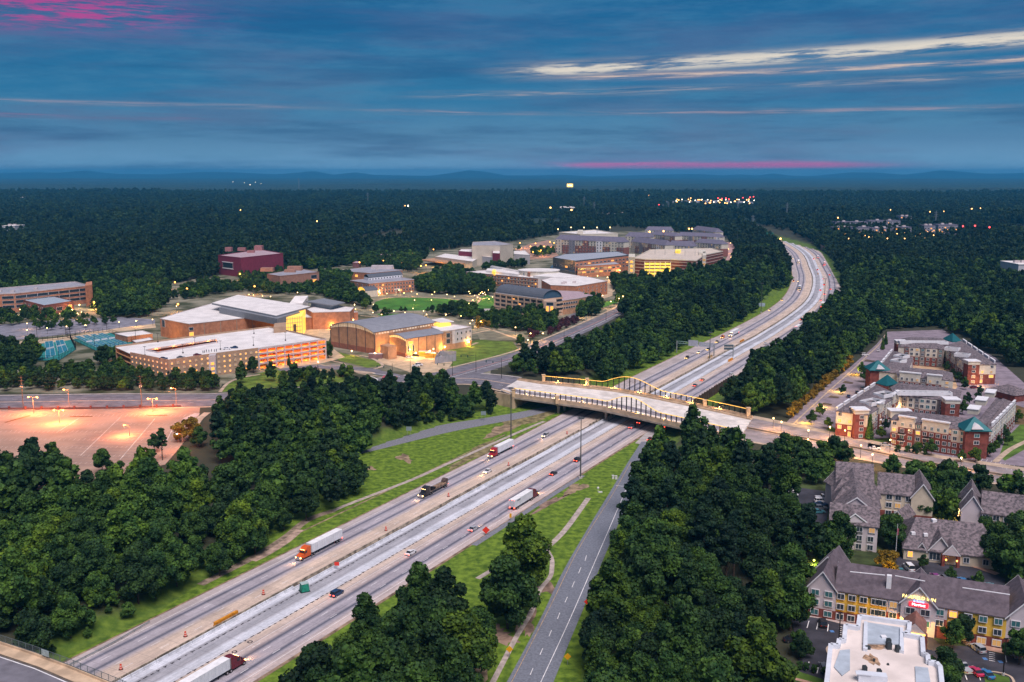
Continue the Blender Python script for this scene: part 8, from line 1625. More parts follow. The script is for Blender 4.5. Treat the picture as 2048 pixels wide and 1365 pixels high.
# yellow lit garage
def garage2():
    t = cb(1330, 556, 0, 'far parking garage with yellow lit middle bays and white stair towers', 'parking garage', 'parking_garage'); zt = Z+20.5
    P = GP([(1266, 518), (1290, 520), (1340, 520.5), (1392, 523), (1411, 511), (1446, 504), (1425, 498), (1300, 501)], zt); flat(t, P, Z, zt, M_BRICK, mat('deck_cream', (.58, .50, .42), .8, .06, .1), 1.0, M_CREAM)
    for z in (3, 6.8, 10.6, 14.4, 18.0):
        w = MB(); g = grow(P, .3)
        for i in range(5): w.bar((*g[i], Z+z), (*g[i+1], Z+z), .4, .9)
        w.build('spandrel', mat('garage2_band', (.46, .34, .30), .85, .05), t)
    A, B = G(1289, 521, zt), G(1341, 521.5, zt); y0 = 1.2
    for k, z in enumerate((1.2, 4.8, 8.6, 12.4, 16)): w = MB(); w.bar((A[0], A[1]-1.0, Z+z-.4), (B[0], B[1]-1.0, Z+z-.4), .3, 2.1); w.build('lit_bay', mat('yellow_bay_glow', (.6, .45, .1), .5, .3, .5, emit=(.9, .58, .05), es=.42), t)
    for k in range(6): x, y = lerp(A, B, k/5); MB().box((x, y-1.3, Z+9.5), (.7, .5, 19)).build('column', M_CREAM, t)
    for q in ([(1257, 514), (1270, 515), (1270, 508), (1258, 508)], [(1405, 511), (1412, 511), (1413, 504), (1406, 504)], [(1398, 506), (1411, 506), (1411, 500), (1399, 500)]): T = GP(q, zt+3); MB().prism(T, Z, zt+3).build('stair_tower', M_CREAM, t); slots(t, T[0], T[1], [Z+3, Z+8, Z+13, Z+18], 1, 3.5, 2.6, 'l' if q[0][0] == 1257 else 's')
    for q, e in (((1265, 560), 2500), ((1320, 562), 3000), ((1340, 560), 3000)): lamp_light('garage_lamp', (G(*q, Z)[0], G(*q, Z)[1]-4, Z+5), e, (1, .68, .08), .5, t)
    for f in range(7): x, y = G(1290+f*20, 508+f*.8, zt); MB().cyl((x, y, zt), (x, y, zt+6), .2).build('deck_lamp_post', M_STEEL, t)
    MB().prism(GP([(1350, 502), (1360, 503), (1362, 499), (1352, 499)], zt+3), zt, zt+3).build('roof_block', mat('yellow_bay_glow', (.6, .45, .1)), t); keepout(P, 3)
    P = GP([(1118, 466), (1160, 470), (1236, 468), (1190, 461)], Z+14); t = thing('parking_garage', (*P[0], Z), 'pale parking garage deck with lamp posts on the far side of the dormitories', 'parking garage'); flat(t, P, Z, Z+14, M_CREAM, M_WROOF, 1.2)
    for k in range(5):
        x, y = G(1116+k*26, 466 if k else 470, Z+14); MB().cyl((x, y, Z+14), (x, y, Z+23), .3).build('lamp_post', M_STEEL, t); MB().ball((x, y, Z+23.4), 1.0).build('lamp_head', M_LAMPW, t)
    MB().prism(GP([(1155, 463), (1166, 463), (1166, 460), (1156, 460)], Z+19), Z+14, Z+19).build('stair_tower', M_CREAM, t); keepout(P, 5)
garage2()
# dormitories
M_DR = mat('dorm_roof', (.15, .14, .19), .9, .08)
def dorm(label, A, B, dep, h, zr, kinds=3, cols=None):
    h *= 1.3; zr *= 1.3; A = (A[0], A[1]-5); B = (B[0], B[1]-5)
    A, B = G(*A, Z+h), G(*B, Z+h); P = rect(A, B, dep); t = thing('dormitory', (*A, Z), label, 'dormitory', 'student dormitories'); gable(t, P, Z, Z+h, Z+zr, M_CREAM, M_DR, hip=.6, trim=None); band(t, P, Z, Z+h*.62, mat('dorm_brick', (.24, .10, .085), .9, .1), .1); L = math.hypot(B[0]-A[0], B[1]-A[1]); n = max(3, int(L/11))
    cs = cols or [M_CREAM, mat('dorm_grey', (.20, .21, .26), .85, .05), mat('dorm_brick', (.24, .10, .085)), M_TRIM]
    for k in range(n):
        if k % 2 == 0: p, q = lerp(A, B, (k+.1)/n), lerp(A, B, (k+.9)/n); m = cs[(k//2) % len(cs)]; MB().prism(grow([p, q, (q[0], q[1]+2), (p[0], p[1]+2)], .5), Z, Z+h*(1.0 if m is not M_TRIM else .98)).build('bay', m, t)
    slots(t, A, B, [Z+f*h/5 for f in (.6, 1.6, 2.6, 3.6, 4.5)], int(L/5), 1.7, 1.8, 'ddddddsd', out=.7); keepout(P, 3); return t
dorm('long five storey dormitory with purple roof facing the academic building', (1111, 484), (1248, 490), 16, 16, 21)
dorm('dormitory with cream front behind the roof of the yellow lit garage', (1262, 488), (1330, 496), 14, 13, 18); dorm('dormitory with two red gabled bays behind the yellow lit garage', (1335, 496), (1388, 498), 14, 12, 17); dorm('dormitory at the right end with a lit corner sign', (1390, 490), (1443, 494), 14, 14, 18)
dorm('second row dormitory at the left behind the long one', (1250, 478), (1300, 480), 16, 14, 19); dorm('second row dormitory in the middle', (1300, 474), (1350, 478), 16, 13, 17); dorm('second row dormitory on the right with a pale block on its roof', (1352, 476), (1440, 480), 16, 13, 17); dorm('rearmost dormitory under the bright lamp', (1290, 466), (1345, 467), 16, 12, 17); dorm('rearmost dormitory on the right at the wood edge', (1385, 464), (1430, 470), 16, 11, 16)
t, P = camp('small pale pavilion in front of the yellow lit garage', [(1310, 566), (1345, 570), (1350, 562), (1316, 560)], 5, M_CREAM, mat('blue_roof', (.30, .36, .42)), [], .3)
# tennis courts
def courts():
    m1 = mat('court_teal', (.02, .19, .18), .8, .12, .3); m2 = mat('court_blue', (.015, .16, .23), .8, .1, .3)
    for lab, Q, n in (('left tennis court bank, turquoise, half behind dark trees', [(72, 700), (75, 684), (140, 677), (152, 700), (118, 722), (75, 722)], 2), ('right tennis court bank, turquoise, beside the garage', [(132, 674), (214, 664), (272, 688), (190, 702)], 4)):
        P = GP(Q, Z); t = thing('tennis_court', (*P[0], Z+.1), lab, 'tennis court'); sheet('court_surface', P, Z+.12, m1, t, kind=None)
        c_ = grow(P, -4); q4 = c_ if len(c_) == 4 else [c_[1], c_[2], c_[3], c_[5]]
        for k in range(n):
            f0, f1 = (k+.12)/n, (k+.88)/n; A, B, C, D = lerp(q4[0], q4[1], f0), lerp(q4[0], q4[1], f1), lerp(q4[3], q4[2], f1), lerp(q4[3], q4[2], f0); sheet('playing_area', [A, B, C, D], Z+.15, m2, t, kind=None)
            w = MB()
            for a_, b_ in ((A, B), (B, C), (C, D), (D, A), (lerp(A, B, .5), lerp(D, C, .5))): w.bar((*a_, Z+.16), (*b_, Z+.16), .13, .02)
            w.build('court_line', M_WHITE, t); w = MB(); w.bar((*lerp(A, D, .5), Z+.15), (*lerp(B, C, .5), Z+.15), .1, 1); w.build('net', M_TRIM, t)
        w = MB()
        for i in range(len(P)):
            for z in (.3, 1.8, 3.3): w.bar((*P[i], Z+z), (*P[(i+1) % len(P)], Z+z), .1, .12)
            for x, y, a, s in walk([P[i], P[(i+1) % len(P)]], 0, 400, 3.5): w.box((x, y, Z+1.7), (.16, .16, 3.4))
        w.build('fence', M_BLK, t)
        for i in range(len(P)): MB().cyl((*P[i], Z), (*P[i], Z+11), .14).build('light_pole', M_BLK, t)
        keepout(P, 1)
courts()
# ================================================================== LAMPS ON CAMPUS
CL = 'small warm lamps along the campus paths'
def lampset(pts, h, r, e, m, grp, col=(1, .48, .16), every=1, lab='small globe lamp beside a campus path'):
    key = 'lp%s%s%s' % (h, r, m.name)
    if key not in VM:
        VM[key] = (MB().cyl((0, 0, 0), (0, 0, h), .1, .07, 5).mesh('pole', M_BLK), MB().ball((0, 0, h+r*.6), r).mesh('lamp_head', m))
    for i, (px, py) in enumerate(pts):
        x, y = G(px, py, Z+h); o = link('street_lamp', None, None, (x, y, Z), 0, lab, 'street lamp', grp); link('pole', VM[key][0], o); link('lamp_head', VM[key][1], o)
        if e and i % every == 0: l = lamp_light('lamp_light', (0, 0, 0), e*2.2, col, .3); l.parent = o; l.location = (0, 0, h-.3)
A_ = [(40, 620), (56, 624), (67, 626), (81, 630), (120, 628), (144, 625), (155, 628), (163, 625), (54, 648), (94, 657), (54, 661), (133, 654), (171, 651), (238, 645), (272, 643), (305, 640), (353, 613)]
lampset(A_, 4.5, .42, 260, M_LAMPW, 'globe lamps along the left campus street', every=2, lab='globe lamp along the street behind the tennis courts')
B_ = [(498, 590), (507, 591), (525, 593), (541, 594), (595, 586), (660, 586), (709, 610), (711, 619), (747, 610), (748, 616), (746, 626), (763, 630), (788, 623), (810, 626), (774, 588), (808, 587), (798, 581), (678, 643), (707, 640)]
C_ = [(808, 587), (823, 584), (834, 589), (864, 590), (869, 585), (894, 590), (909, 594), (938, 584), (940, 588), (829, 601), (863, 601), (949, 592), (955, 596), (946, 601), (958, 590), (961, 587), (964, 585), (966, 588), (969, 586), (971, 590), (977, 581), (985, 595), (978, 599), (938, 608), (919, 606), (896, 615), (826, 618), (847, 623), (853, 630), (892, 630), (922, 633), (945, 642), (967, 639), (961, 644), (984, 636), (940, 648)]
lampset(B_+C_, 4.5, .42, 240, M_LAMPW, CL, every=2)
lampset([(1031, 656), (1061, 668), (1086, 668), (1160, 622), (1167, 612), (1205, 592), (1222, 604), (1238, 598), (1222, 550), (1229, 554), (867, 699), (1056, 681), (820, 700), (636, 725)], 6, .45, 500, M_LAMPW, 'lamps along the campus boulevard', lab='taller lamp beside the curving campus boulevard')
lampset([(1240, 542), (1302, 555), (1311, 555), (1314, 563), (1328, 564), (1343, 565), (1381, 560), (1396, 556), (1376, 565), (1239, 583), (1253, 583), (1246, 594), (1446, 482), (1461, 487), (1457, 499), (1470, 497), (1471, 501), (1461, 509), (1477, 511), (1478, 515), (1462, 515), (1445, 526)], 6, .6, 500, M_LAMPW, 'lamps around the yellow lit garage', every=2, lab='lamp among trees around the yellow lit garage')
lampset([(606, 510), (504, 534), (480, 549), (491, 563), (509, 574), (754, 525), (767, 523), (804, 525), (797, 518), (719, 526), (825, 508), (867, 500), (804, 526), (852, 532), (842, 533), (901, 537), (1040, 487), (1061, 494), (1071, 488), (1066, 505), (1082, 502), (1088, 494), (1100, 485), (1108, 487), (1127, 494), (311, 562), (332, 566), (350, 566), (324, 575), (374, 579), (188, 606), (196, 605), (356, 610)], 8, .85, 2600, M_LAMPO, 'orange lamps among the trees of the upper campus', col=(1, .35, .08), every=2, lab='orange lamp among trees on the upper campus')
lampset([(1563, 845), (1507+40, 838), (1617, 862)], 5, .4, 300, M_LAMPW, 'lamps by the east end of the bridge', lab='lamp by the east approach of the bridge'); lampset([(1603, 882), (1616, 880), (1660, 855), (1745, 910), (1722, 882+10), (1781, 881), (1923, 917), (1690, 862)], 5.5, .34, 450, M_LAMPW, 'lamps along the eastern cross road', lab='black post lamp along the eastern cross road')
lampset([(1904, 1040-20), (1917, 1046-12), (1924, 1056)], 4, .35, 400, M_LAMPW, 'garden lamps between the grey roofed hotels', lab='garden lamp between the grey roofed hotels')
lampset([(1694, 1236), (1983, 1284), (1628, 1122)], 1.2, .3, 120, mat('yellow_green_lamp', (.8, 1, .1), .5, 0, emit=(.9, 1, .1), es=4), 'yellow green ground lights at the hotel', col=(.9, 1, .2), lab='yellow green ground light in front of the yellow hotel')
for px, py, y0, lab in ((1677, 1297, 1232, 'black lamp post in the left hotel car park'), (2006, 1352, 1290, 'black lamp post in the right hotel car park')):
    x, y = G(px, py, Z); t = thing('lamp_post', (x, y, Z), lab, 'lamp post'); MB().cyl((x, y, Z), (x, y, Z+9.5), .16, .11, 6).build('pole', M_BLK, t); MB().box((x, y, Z+9.5), (1.1, .4, .2)).build('lamp_head', M_BLK, t); MB().cyl((x, y, Z), (x, y, Z+.8), .35).build('base', M_CONC, t)
x, y = G(1791, 1115, Z); t = thing('flagpole', (x, y, Z), 'white flagpole with drooping flag in front of the hotel lobby', 'flagpole'); MB().cyl((x, y, Z), (x, y, Z+11), .1, .06, 6).build('pole', M_TRIM, t); MB().box((x+.2, y, Z+8.4), (.5, .12, 2.2)).build('flag', mat('flag_red', (.30, .06, .10), .8, .3, 2), t)
# ornamental: yellow lit hedge trees by the apartment car park
for px, py in ((1590, 838), (1599, 830), (1608, 822), (1620, 811), (1632, 800), (1640, 793), (1651, 783), (1660, 775), (1668, 768), (1678, 760), (1690, 748), (1700, 740), (1706, 733)):
    x, y = G(px, py, Z); tree('amber', x-2, y+1, 'golden lit tree in the row along the apartment car park', 'golden trees along the apartment car park', rnd.uniform(.8, 1.05), mid=False)
for px, py in ((1596, 836), (1633, 805), (1665, 775), (1700, 742)): x, y = G(px, py, Z+2); lamp_light('hedge_lamp', (x+2.5, y-3, Z+2.5), 800, (1, .60, .06), .4)
b_ = [(1640, 835, 'small'), (1622, 850, 'small'), (1656, 858, 'small'), (1728, 765, 'small'), (1722, 750, 'small'), (1741, 790, 'small'), (1685, 790, 'small'), (1771, 690, 'cone'), (1765, 700, 'cone'), (1782, 735, 'small'), (1810, 838, 'oak3'), (1770, 862, 'small'), (1788, 848, 'oak3'), (1762, 880, 'small'), (1708, 872, 'shrub'), (1738, 880, 'cone'), (1825, 838, 'small'), (1877, 840, 'small'), (1890, 848, 'oak3'), (1850, 718, 'oak3'), (1860, 722, 'oak3'), (1875, 727, 'small'), (1893, 745, 'small'), (1905, 755, 'small'), (1915, 765, 'oak3'), (1928, 775, 'small'), (1930, 780, 'small'), (1955, 800, 'small'), (1935, 810, 'small'), (1960, 790, 'small'), (1925, 830, 'small'), (1815, 905, 'shrub'), (1850, 910, 'shrub'), (1862, 912, 'small'), (1950, 925, 'oak3'), (1922, 925, 'small'), (1990, 905, 'small'), (2005, 880, 'small'), (2010, 865, 'small'), (2025, 850, 'small'), (2035, 845, 'small'), (1980, 915, 'small'), (1995, 895, 'small'), (2015, 892, 'small'), (1795, 905, 'shrub'), (1830, 908, 'shrub'), (1835, 905, 'shrub')]
for px, py, k in b_: x, y = G(px, py, Z); tree(k, x, y, 'small green tree or shrub planted around the apartment blocks', 'garden trees of the apartments', rnd.uniform(.6, .95) if k != 'oak3' else rnd.uniform(.45, .6), mid=False)
hot = [(1785, 1098, 'oak', .75, 'broad dark tree between the grey roofed hotel and the lobby'), (1772, 1086, 'oak3', .7, 'dark tree beside the stepped grey hotel wing'), (1858, 1040, 'oak', .7, 'dark tree in front of the cream hotel gable'), (1880, 1010, 'oak2', .72, 'dark tree right of the cream hotel gable'), (1893, 990, 'oak2', .75, 'tall dark tree behind the two hotels'), (1915, 1000, 'oak', .7, 'dark tree left of the right edge hotel'), (1931, 1060, 'oak3', .5, 'rounded bush lit by the garden lamp'), (1990, 1075, 'oak3', .45, 'rounded dark bush before the right edge hotel'), (1728, 1232, 'oak3', .82, 'round dark tree in front of the yellow hotel'), (1905, 1300, 'small', 1.0, 'small tree before the right yellow facade'), (1925, 1285, 'oak3', .6, 'dark tree at the brick base of the yellow hotel'), (2038, 1330, 'oak3', .7, 'tree at the right edge by the yellow hotel'), (1890, 1370, 'oak', .62, 'green tree right of the white flat roof'), (1895, 1395, 'oak3', .6, 'yellow lit tree at the bottom right of the white flat roof'),
 (1965, 1105, 'oak2', .7, 'large dark tree on the right of the lobby'), (1990, 1120, 'oak', .8, 'large tree at the right edge of the lobby'), (2020, 1115, 'oak2', .8, 'large green tree at the right photo edge'), (2010, 1150, 'oak', .85, 'dark tree over the far end of the car row'), (2045, 1160, 'oak2', .85, 'dark tree at the right photo edge above the yellow hotel'), (2035, 1085, 'oak3', .8, 'yellow green tree top at the right photo edge'), (1975, 1128, 'oak3', .7, 'dark tree overhanging the lobby drive'), (1900, 1163, 'small', .55, 'small golden green tree between the cars behind the yellow hotel'), (1955, 1175, 'small', .6, 'second small golden green tree between the cars'), (1845, 1140, 'small', .6, 'small green tree left of the purple hatchback'),
 (1780, 1145, 'amber', 1.0, 'golden lit tree left of the cars behind the yellow hotel'), (1765, 1140, 'amber', .9, 'second golden lit tree beside the hotel roof'), (1597, 1312, 'oak3', .5, 'dark round bush in the left hotel car park'), (1607, 1318, 'oak3', .45, 'second dark round bush in the left hotel car park')]
for px, py, k, s, lab in hot: x, y = G(px, py, Z); tree(k, x, y, lab, None, s)
for q in ((1600, 1340), (1612, 1342), (1628, 1346), (1650, 1352), (1665, 1352)): x, y = G(*q, Z); tree('shrub', x, y, 'thin dark conical shrub on the bottom hotel lawn', 'conical shrubs on the bottom hotel lawn', .45)
lamp_light('hedge_lamp', (*G(1900, 1385, Z), Z+2), 700, (1, .7, .05), .4); lamp_light('hedge_lamp', (*G(1778, 1156, Z), Z+1.2), 260, (1, .62, .05), .4)
# lone trees along the freeway and in front of the garage
for px, py, k, s, lab in ((1048, 1178, 'oak2', 1.36, 'large dark round tree standing where the two concrete channels meet'), (1015, 1258, 'oak', 1.4, 'large dark round tree nearest the dirt patch in the foreground'), (1045, 1225, 'oak3', .9, 'smaller dark tree joined to the foreground round tree'), (325, 921, 'pine', .72, 'thin lone pine in front of the lit parking lot'), (205, 948, 'oak3', .8, 'round dark tree on the near edge of the parking lot'), (240, 945, 'shrub', 1.0, 'small conical tree beside the round dark tree'), (310, 905, 'small', 1.0, 'sparse grey green tree beside the lone pine'), (302, 925, 'shrub', 1.2, 'sparse shrub below the lone pine'),
   (385, 772, 'oak2', .62, 'dark tree left of the pair before the garage'), (418, 778, 'oak2', .62, 'dark tree right of the pair before the garage'), (495, 742, 'cone', .9, 'dark conical tree before the garage facade left'), (500+7, 746, 'oak3', .75, 'dark green tree touching the lit garage facade'), (466, 745, 'cone', .85, 'slim green tree in front of the punched garage wall'), (578, 732, 'cone', .62, 'thin sparse tree before the orange lit garage floors'), (657, 717, 'oak2', .66, 'dark tree between the garage and the arena'), (345, 765, 'oak3', .6, 'green tree at the left corner of the garage'), (405, 763, 'small', 1.0, 'light green tree before the garage wall'),
   (385, 880, 'amber', 1.5, 'yellow green lit tree at the right end of the parking lot'), (360, 885, 'amber', 1.3, 'second yellow green tree beside the curved lamp'), (400, 895, 'oak3', .7, 'dark green tree at the right end of the parking lot'), (1085, 640, 'oak3', .5, 'dark round tree at the bend of the plum trees'), (1041, 692, 'oak3', .62, 'round dark tree on the lawn corner of the boulevard'), (1268, 610, 'oak', .85, 'big dark tree where the boulevard disappears'), (1192, 632, 'oak', .7, 'dark tree on the inner bend of the boulevard')):
    x, y = G(px, py, Z if py < 960 else 0); tree(k, x, y, lab, None, s)
def clump(poly, sp, kinds, sc, seed, name='campus_trees'):
    r = random.Random(seed); out = []
    for x, y in fill(poly, sp, seed): out.append((x, y, H(x, y), r.uniform(0, 6.28), r.uniform(*sc), kinds[r.randrange(len(kinds))]))
    return out
CT = []; CO = ['oak', 'oak2', 'oak3', 'poplar', 'pine', 'small', 'amber', 'purple']
CLS = [([(470, 890), (600, 868), (745, 850), (760, 872), (716, 890), (700, 920), (640, 945), (480, 960)], 6.8, (0, 1, 2, 2), (.5, .85)), ([(-60, 1262), (110, 1303), (250, 1240), (325, 1213), (300, 1185), (-60, 1240)], 5, (2, 5, 2), (.3, .6)), ([(740, 868), (870, 838), (985, 808), (980, 800), (860, 825), (740, 852)], 5, (2, 5), (.3, .5)), ([(-60, 752), (60, 748), (180, 740), (232, 740), (330, 764), (380, 772), (430, 775), (440, 783), (-60, 783)], 7, (0, 1, 2, 2), (.42, .62)), ([(-60, 715), (20, 715), (72, 708), (78, 726), (60, 737), (-60, 740)], 7.5, (0, 1), (.7, .95)), ([(190, 718), (235, 716), (235, 728), (200, 732)], 7.5, (0, 2), (.6, .8)),
 ([(185, 632), (200, 590), (240, 582), (330, 580), (345, 590), (330, 612), (300, 636), (215, 640)], 8.5, (0, 1, 2), (.7, 1)), ([(345, 600), (400, 572), (440, 572), (480, 580), (560, 584), (640, 584), (700, 592), (700, 604), (640, 592), (540, 588), (460, 584), (420, 600)], 8, (0, 1, 2), (.45, .75)), ([(480, 545), (570, 540), (640, 560), (650, 585), (560, 588), (480, 575)], 8, (0, 1, 2), (.35, .6)),
 ([(640, 556), (700, 556), (700, 575), (712, 600), (745, 612), (720, 622), (655, 600)], 8, (0, 1, 2), (.65, .9)), ([(825, 576), (905, 548), (930, 556), (975, 566), (985, 590), (930, 592), (850, 588)], 8, (0, 1, 2), (.7, .95)), ([(430, 530), (700, 516), (800, 520), (860, 512), (870, 530), (820, 545), (700, 532), (640, 540), (480, 540)], 9.5, (0, 1, 2), (.6, .95)), ([(925, 520), (1040, 522), (1050, 535), (960, 542)], 8, (0, 1, 2), (.5, .8)),
 ([(950, 640), (1000, 632), (1110, 634), (1112, 655), (1040, 664), (960, 660)], 7, (2, 5, 5, 0), (.5, .85)), ([(945, 650), (985, 640), (990, 655), (950, 662)], 7, (6,), (.8, 1)), ([(1065, 660), (1150, 640), (1175, 640), (1110, 672), (1050, 680)], 7, (7, 7, 7, 2), (.7, .9)), ([(1150, 612), (1185, 608), (1205, 618), (1185, 636), (1160, 634)], 7.5, (0, 1), (.6, .8)), ([(1222, 566), (1300, 566), (1320, 580), (1300, 600), (1262, 620), (1240, 606), (1235, 580)], 8, (0, 1, 2), (.6, .95)),
 ([(1345, 560), (1400, 556), (1440, 540), (1470, 540), (1440, 575), (1350, 600), (1320, 590)], 8, (0, 1, 2), (.6, .9)), ([(1030, 500), (1110, 505), (1108, 512), (1040, 516)], 8, (5, 2), (.5, .8)), ([(1110, 512), (1250, 508), (1250, 513), (1115, 516)], 7, (5, 2), (.5, .7)), ([(750, 625), (840, 624), (940, 628), (950, 640), (880, 640), (760, 640)], 8.5, (5, 5, 2), (.45, .75)), ([(870, 628), (940, 616), (955, 630), (940, 645), (900, 640)], 7.5, (5, 2), (.6, .9)),
 ([(-60, 640), (0, 630), (120, 636), (180, 632), (190, 640), (60, 650), (-60, 656)], 8, (5, 5, 2), (.5, .8)), ([(60, 655), (230, 645), (235, 650), (90, 666)], 8.5, (5,), (.7, 1)), ([(640, 786), (690, 776), (780, 780), (700, 790)], 7.5, (0, 1, 2), (.5, .65)), ([(840, 772), (880, 760), (905, 762), (900, 775), (850, 785)], 6, (2, 0), (.5, .7)), ([(1240, 598), (1258, 604), (1250, 614), (1236, 610)], 7, (2,), (.6, .8)),
 ([(440, 822), (600, 808), (760, 800), (860, 796), (980, 796), (985, 806), (860, 806), (700, 818), (560, 845), (440, 862)], 7, (0, 1, 4, 3), (.6, .85)), ([(1890, 665), (2060, 640), (2060, 760), (2000, 720), (1935, 680)], 8.5, (0, 1, 2, 4), (.8, 1.1)), ([(2000, 775), (2060, 770), (2060, 800), (2040, 798)], 8, (0, 1), (.7, .9)), ([(1560, 560), (1700, 540), (2060, 540), (2060, 650), (1885, 655), (1775, 655), (1830, 625), (1850, 575), (1700, 560)], 8.6, (0, 1, 2, 4), (.75, 1.1)),
 ([(1780, 652), (1840, 645), (1870, 655), (1800, 662)], 8, (2, 0), (.6, .8)), ([(2030, 1080), (2060, 1080), (2060, 1190), (2020, 1180)], 7.5, (0, 1), (.7, .95)), ([(1870, 990), (1915, 980), (1915, 1050), (1880, 1050)], 7.5, (0, 1), (.6, .85)), ([(430, 965), (600, 925), (640, 922), (640, 945), (500, 970)], 6.5, (2, 5), (.5, .8)), ([(640, 978), (712, 962), (720, 930), (700, 918), (640, 935)], 7.5, (0, 1, 2), (.7, .95))]
for i, (P_, sp, kd, sc) in enumerate(CLS): CT += clump(P_, sp, kd, sc, 300+i)
CT = [p for p in CT]
scatter('campus_trees', CT, [KIND[k+('_mid' if k+'_mid' in KIND else '')][0] for k in CO])
print('campus trees', len(CT))
# ================================================================== FAR THINGS
def far_lights(pts, r, m, z, lab, grp):
    key = 'fl%s%s' % (r, m.name); r *= .62
    if key not in VM: VM[key] = (MB().cyl((0, 0, 0), (0, 0, z), r*.15, r*.15, 4).mesh('pole', M_BLK), MB().ball((0, 0, z), r).mesh('lamp_head', m))
    for px, py in pts: x, y = G(px, py, Z+z); o = link('far_lamp', None, None, (x, y, Z), 0, lab, 'lamp', grp); link('pole', VM[key][0], o); link('lamp_head', VM[key][1], o)
FL = mat('far_lamp_white', (1, 1, 1), .5, 0, emit=(1, .85, .6), es=3); FO = mat('far_lamp_orange', (1, .5, .2), .5, 0, emit=(1, .45, .12), es=3); FR = mat('far_lamp_red', (1, .1, .1), .5, 0, emit=(1, .05, .05), es=3)
rr = random.Random(9)
far_lights([(1345+rr.random()*20+i*6.2, 396+rr.random()*9+(3 if i > 6 else 0)) for i in range(25)], 3.0, FO, 26, 'warm light of the distant shopping strip', 'lights of the distant shopping strip'); far_lights([(1352+i*12+rr.random()*6, 399+rr.random()*6) for i in range(14)], 2.6, FL, 26, 'white light of the distant shopping strip', 'lights of the distant shopping strip')
far_lights([(1436, 397), (1444, 398), (1452, 397), (1458, 399), (1486, 396), (1500, 395), (1507, 394)], 3.4, FR, 26, 'red light of the distant shopping strip', 'lights of the distant shopping strip')
far_lights([(120, 379), (423, 421), (451, 383), (481, 420.5), (365, 395), (634, 443), (87, 400), (1078, 399), (1298, 391), (1299, 464), (1327, 463), (1378, 458), (1384, 458), (1561, 520-42), (1781, 420), (1860, 424), (1888, 423), (1944, 418), (1943, 418), (1961, 417), (1676, 436), (810, 412)], 2.3, FO, 24, 'lone warm light in the dark distant forest', 'lone lights in the distant forest'); far_lights([(466, 364), (489, 366), (500, 370), (511, 365), (522, 368), (816, 412)], 3.5, FL, 30, 'lone white light near the left horizon', 'white lights near the left horizon')
far_lights([(1101, 416), (1143, 420.5)], 4.0, FO, 24, 'strong orange floodlight by the distant white warehouse', 'orange floodlights by the distant warehouse'); far_lights([(1318, 410), (1328, 417), (1979, 455), (1926, 453), (1950, 452)], 2.4, FR, 24, 'red light far off in the forest', 'red lights in the distant forest')
far_lights([(1665+rr.random()*8+i*7.2, 462+rr.random()*16) for i in range(30)], 1.5, FO, 16, 'warm lamp around the distant apartment hill', 'lamps around the distant apartment hill'); far_lights([(1600+i*9, 447+rr.random()*9) for i in range(8)], 1.7, FL, 14, 'white lamp left of the distant apartment hill', 'lamps left of the distant apartment hill')
def far_block(px0, px1, py, w_, h, m, roof, label, name='far_building', z0=Z+8, cat='building', lit=0):
    A, B = G(px0, py, z0), G(px1, py, z0); P = rect(A, B, w_); t = thing(name, (*A, z0-10), label, cat); MB().prism(P, z0-10, z0+h).build('wall', m, t); MB().prism(grow(P, .5), z0+h, z0+h+.8).build('roof', roof, t)
    if lit: slots(t, A, B, [z0+2+k*4 for k in range(int(h/4))], lit, 2.6, 2.0, 'dld')
    for k in range(2): x, y = lerp(A, B, .3+.4*k); roof_box(t, x, y+w_*.4, z0+h+.8, (6, 4, 2.5), M_GCON)
MFW = mat('far_white_wall', (.5, .5, .52), .8, .05)
far_block(1121, 1150, 423, 90, 10, MFW, M_WROOF, 'distant white warehouse with lights above the dormitories'); far_block(1196, 1268, 434, 60, 7, MFW, M_WROOF, 'long low white warehouse in the distant forest'); far_block(410, 438, 446, 50, 7, MFW, M_WROOF, 'small white house group alone in the left forest'); far_block(1310, 1334, 418, 60, 8, MFW, M_GROOF, 'distant pale roof with red lights'); far_block(1476, 1512, 411, 120, 9, mat('blue_roof', (.30, .36, .42)), M_GROOF, 'distant blue grey roofs right of the shopping strip'); far_block(1340, 1480, 409, 200, 7, MFW, M_GROOF, 'row of distant shops under the coloured lights', lit=20); far_block(30, 46, 402, 100, 12, MFW, M_WROOF, 'tiny pale building in the far left forest'); far_block(2035, 2070, 556, 40, 14, MFW, M_WROOF, 'pale corner of a house at the right photo edge'); far_block(5, 30, 462, 40, 9, MFW, M_WROOF, 'pale roofs in the trees at the left edge')
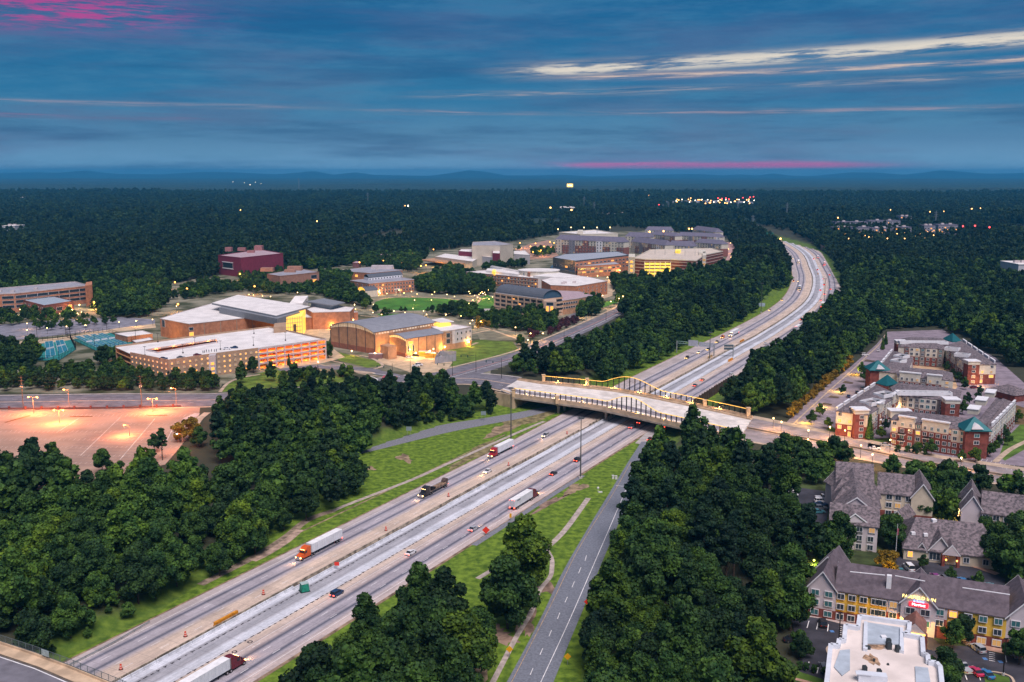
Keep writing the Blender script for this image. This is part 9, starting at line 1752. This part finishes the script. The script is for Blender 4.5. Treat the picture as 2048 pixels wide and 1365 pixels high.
for i, (a, b_, y, h) in enumerate(((1668, 1700, 474, 16), (1702, 1742, 476, 18), (1744, 1782, 477, 17), (1784, 1822, 474, 17), (1670, 1735, 462, 17), (1738, 1800, 460, 18), (1800, 1822, 452, 20), (1848, 1870, 468, 15), (1876, 1915, 466, 15))):
    far_block(a, b_, y, 26, h, mat('far_apartment_wall', (.26, .25, .30), .85, .06), M_DR, ['front left', 'front middle left', 'front middle right', 'front right', 'rear left', 'rear middle', 'rear hilltop', 'separate left', 'separate right'][i]+' block of the distant grey apartment hill', 'far_apartment', Z+4, 'apartments', lit=max(4, int((b_-a)/5)))
# billboard
x, y = G(1139, 384, 30); t = thing('billboard', (x, y, 6), 'yellow lit billboard on a tall pole above the forest near the horizon', 'billboard'); MB().cyl((x, y, 0), (x, y, 50), 2, 2).build('pole', M_BLK, t); MB().box((x+2, y, 62), (30, 2, 16)).build('billboard_panel', mat('billboard_glow', (.8, .5, .1), .5, 0, emit=(1, .58, .10), es=1.5), t); MB().box((x-4, y-1.4, 63), (8, .4, 6)).box((x+7, y-1.4, 62), (6, .4, 8)).build('billboard_print', mat('billboard_pale', (.9, .8, .5), .5, 0, emit=(1, .85, .5), es=1.5), t)
# pylons
for px, y1, h, lab in ((1573, 440, 32, 'left lattice pylon right of the shopping strip'), (1475, 432, 30, 'pylon below the shopping strip'), (1168, 420, 32, 'pylon beside the white warehouse'), (1336, 430, 28, 'pylon right of the long warehouse'), (1108, 400, 34, 'pylon left of the billboard'), (1188, 434, 30, 'pylon left of the long warehouse'), (1870, 462, 30, 'pole above the distant apartment hill'), (736, 410, 34, 'pylon in the far forest left of centre'), (1505, 466, 26, 'thin mast where the freeway vanishes'), (598, 380, 60, 'tall mast near the left horizon')):
    x, y = G(px, y1, Z); t = thing('pylon', (x, y, Z), lab, 'pylon'); m = mat('pylon_steel', (.22, .25, .28), .6, 0); s = h/32
    for sx in (-1, 1):
        for sy in (-1, 1): MB().cyl((x+sx*1.6*s, y+sy*1.6*s, Z), (x+sx*.3, y+sy*.3, Z+h+12*s), .3*s, .2*s, 4).build('leg', m, t)
    for k in range(3): MB().box((x, y, Z+h+k*4*s), (9*s, .5, .5)).build('crossarm', m, t)
far_forest(plant_woods())
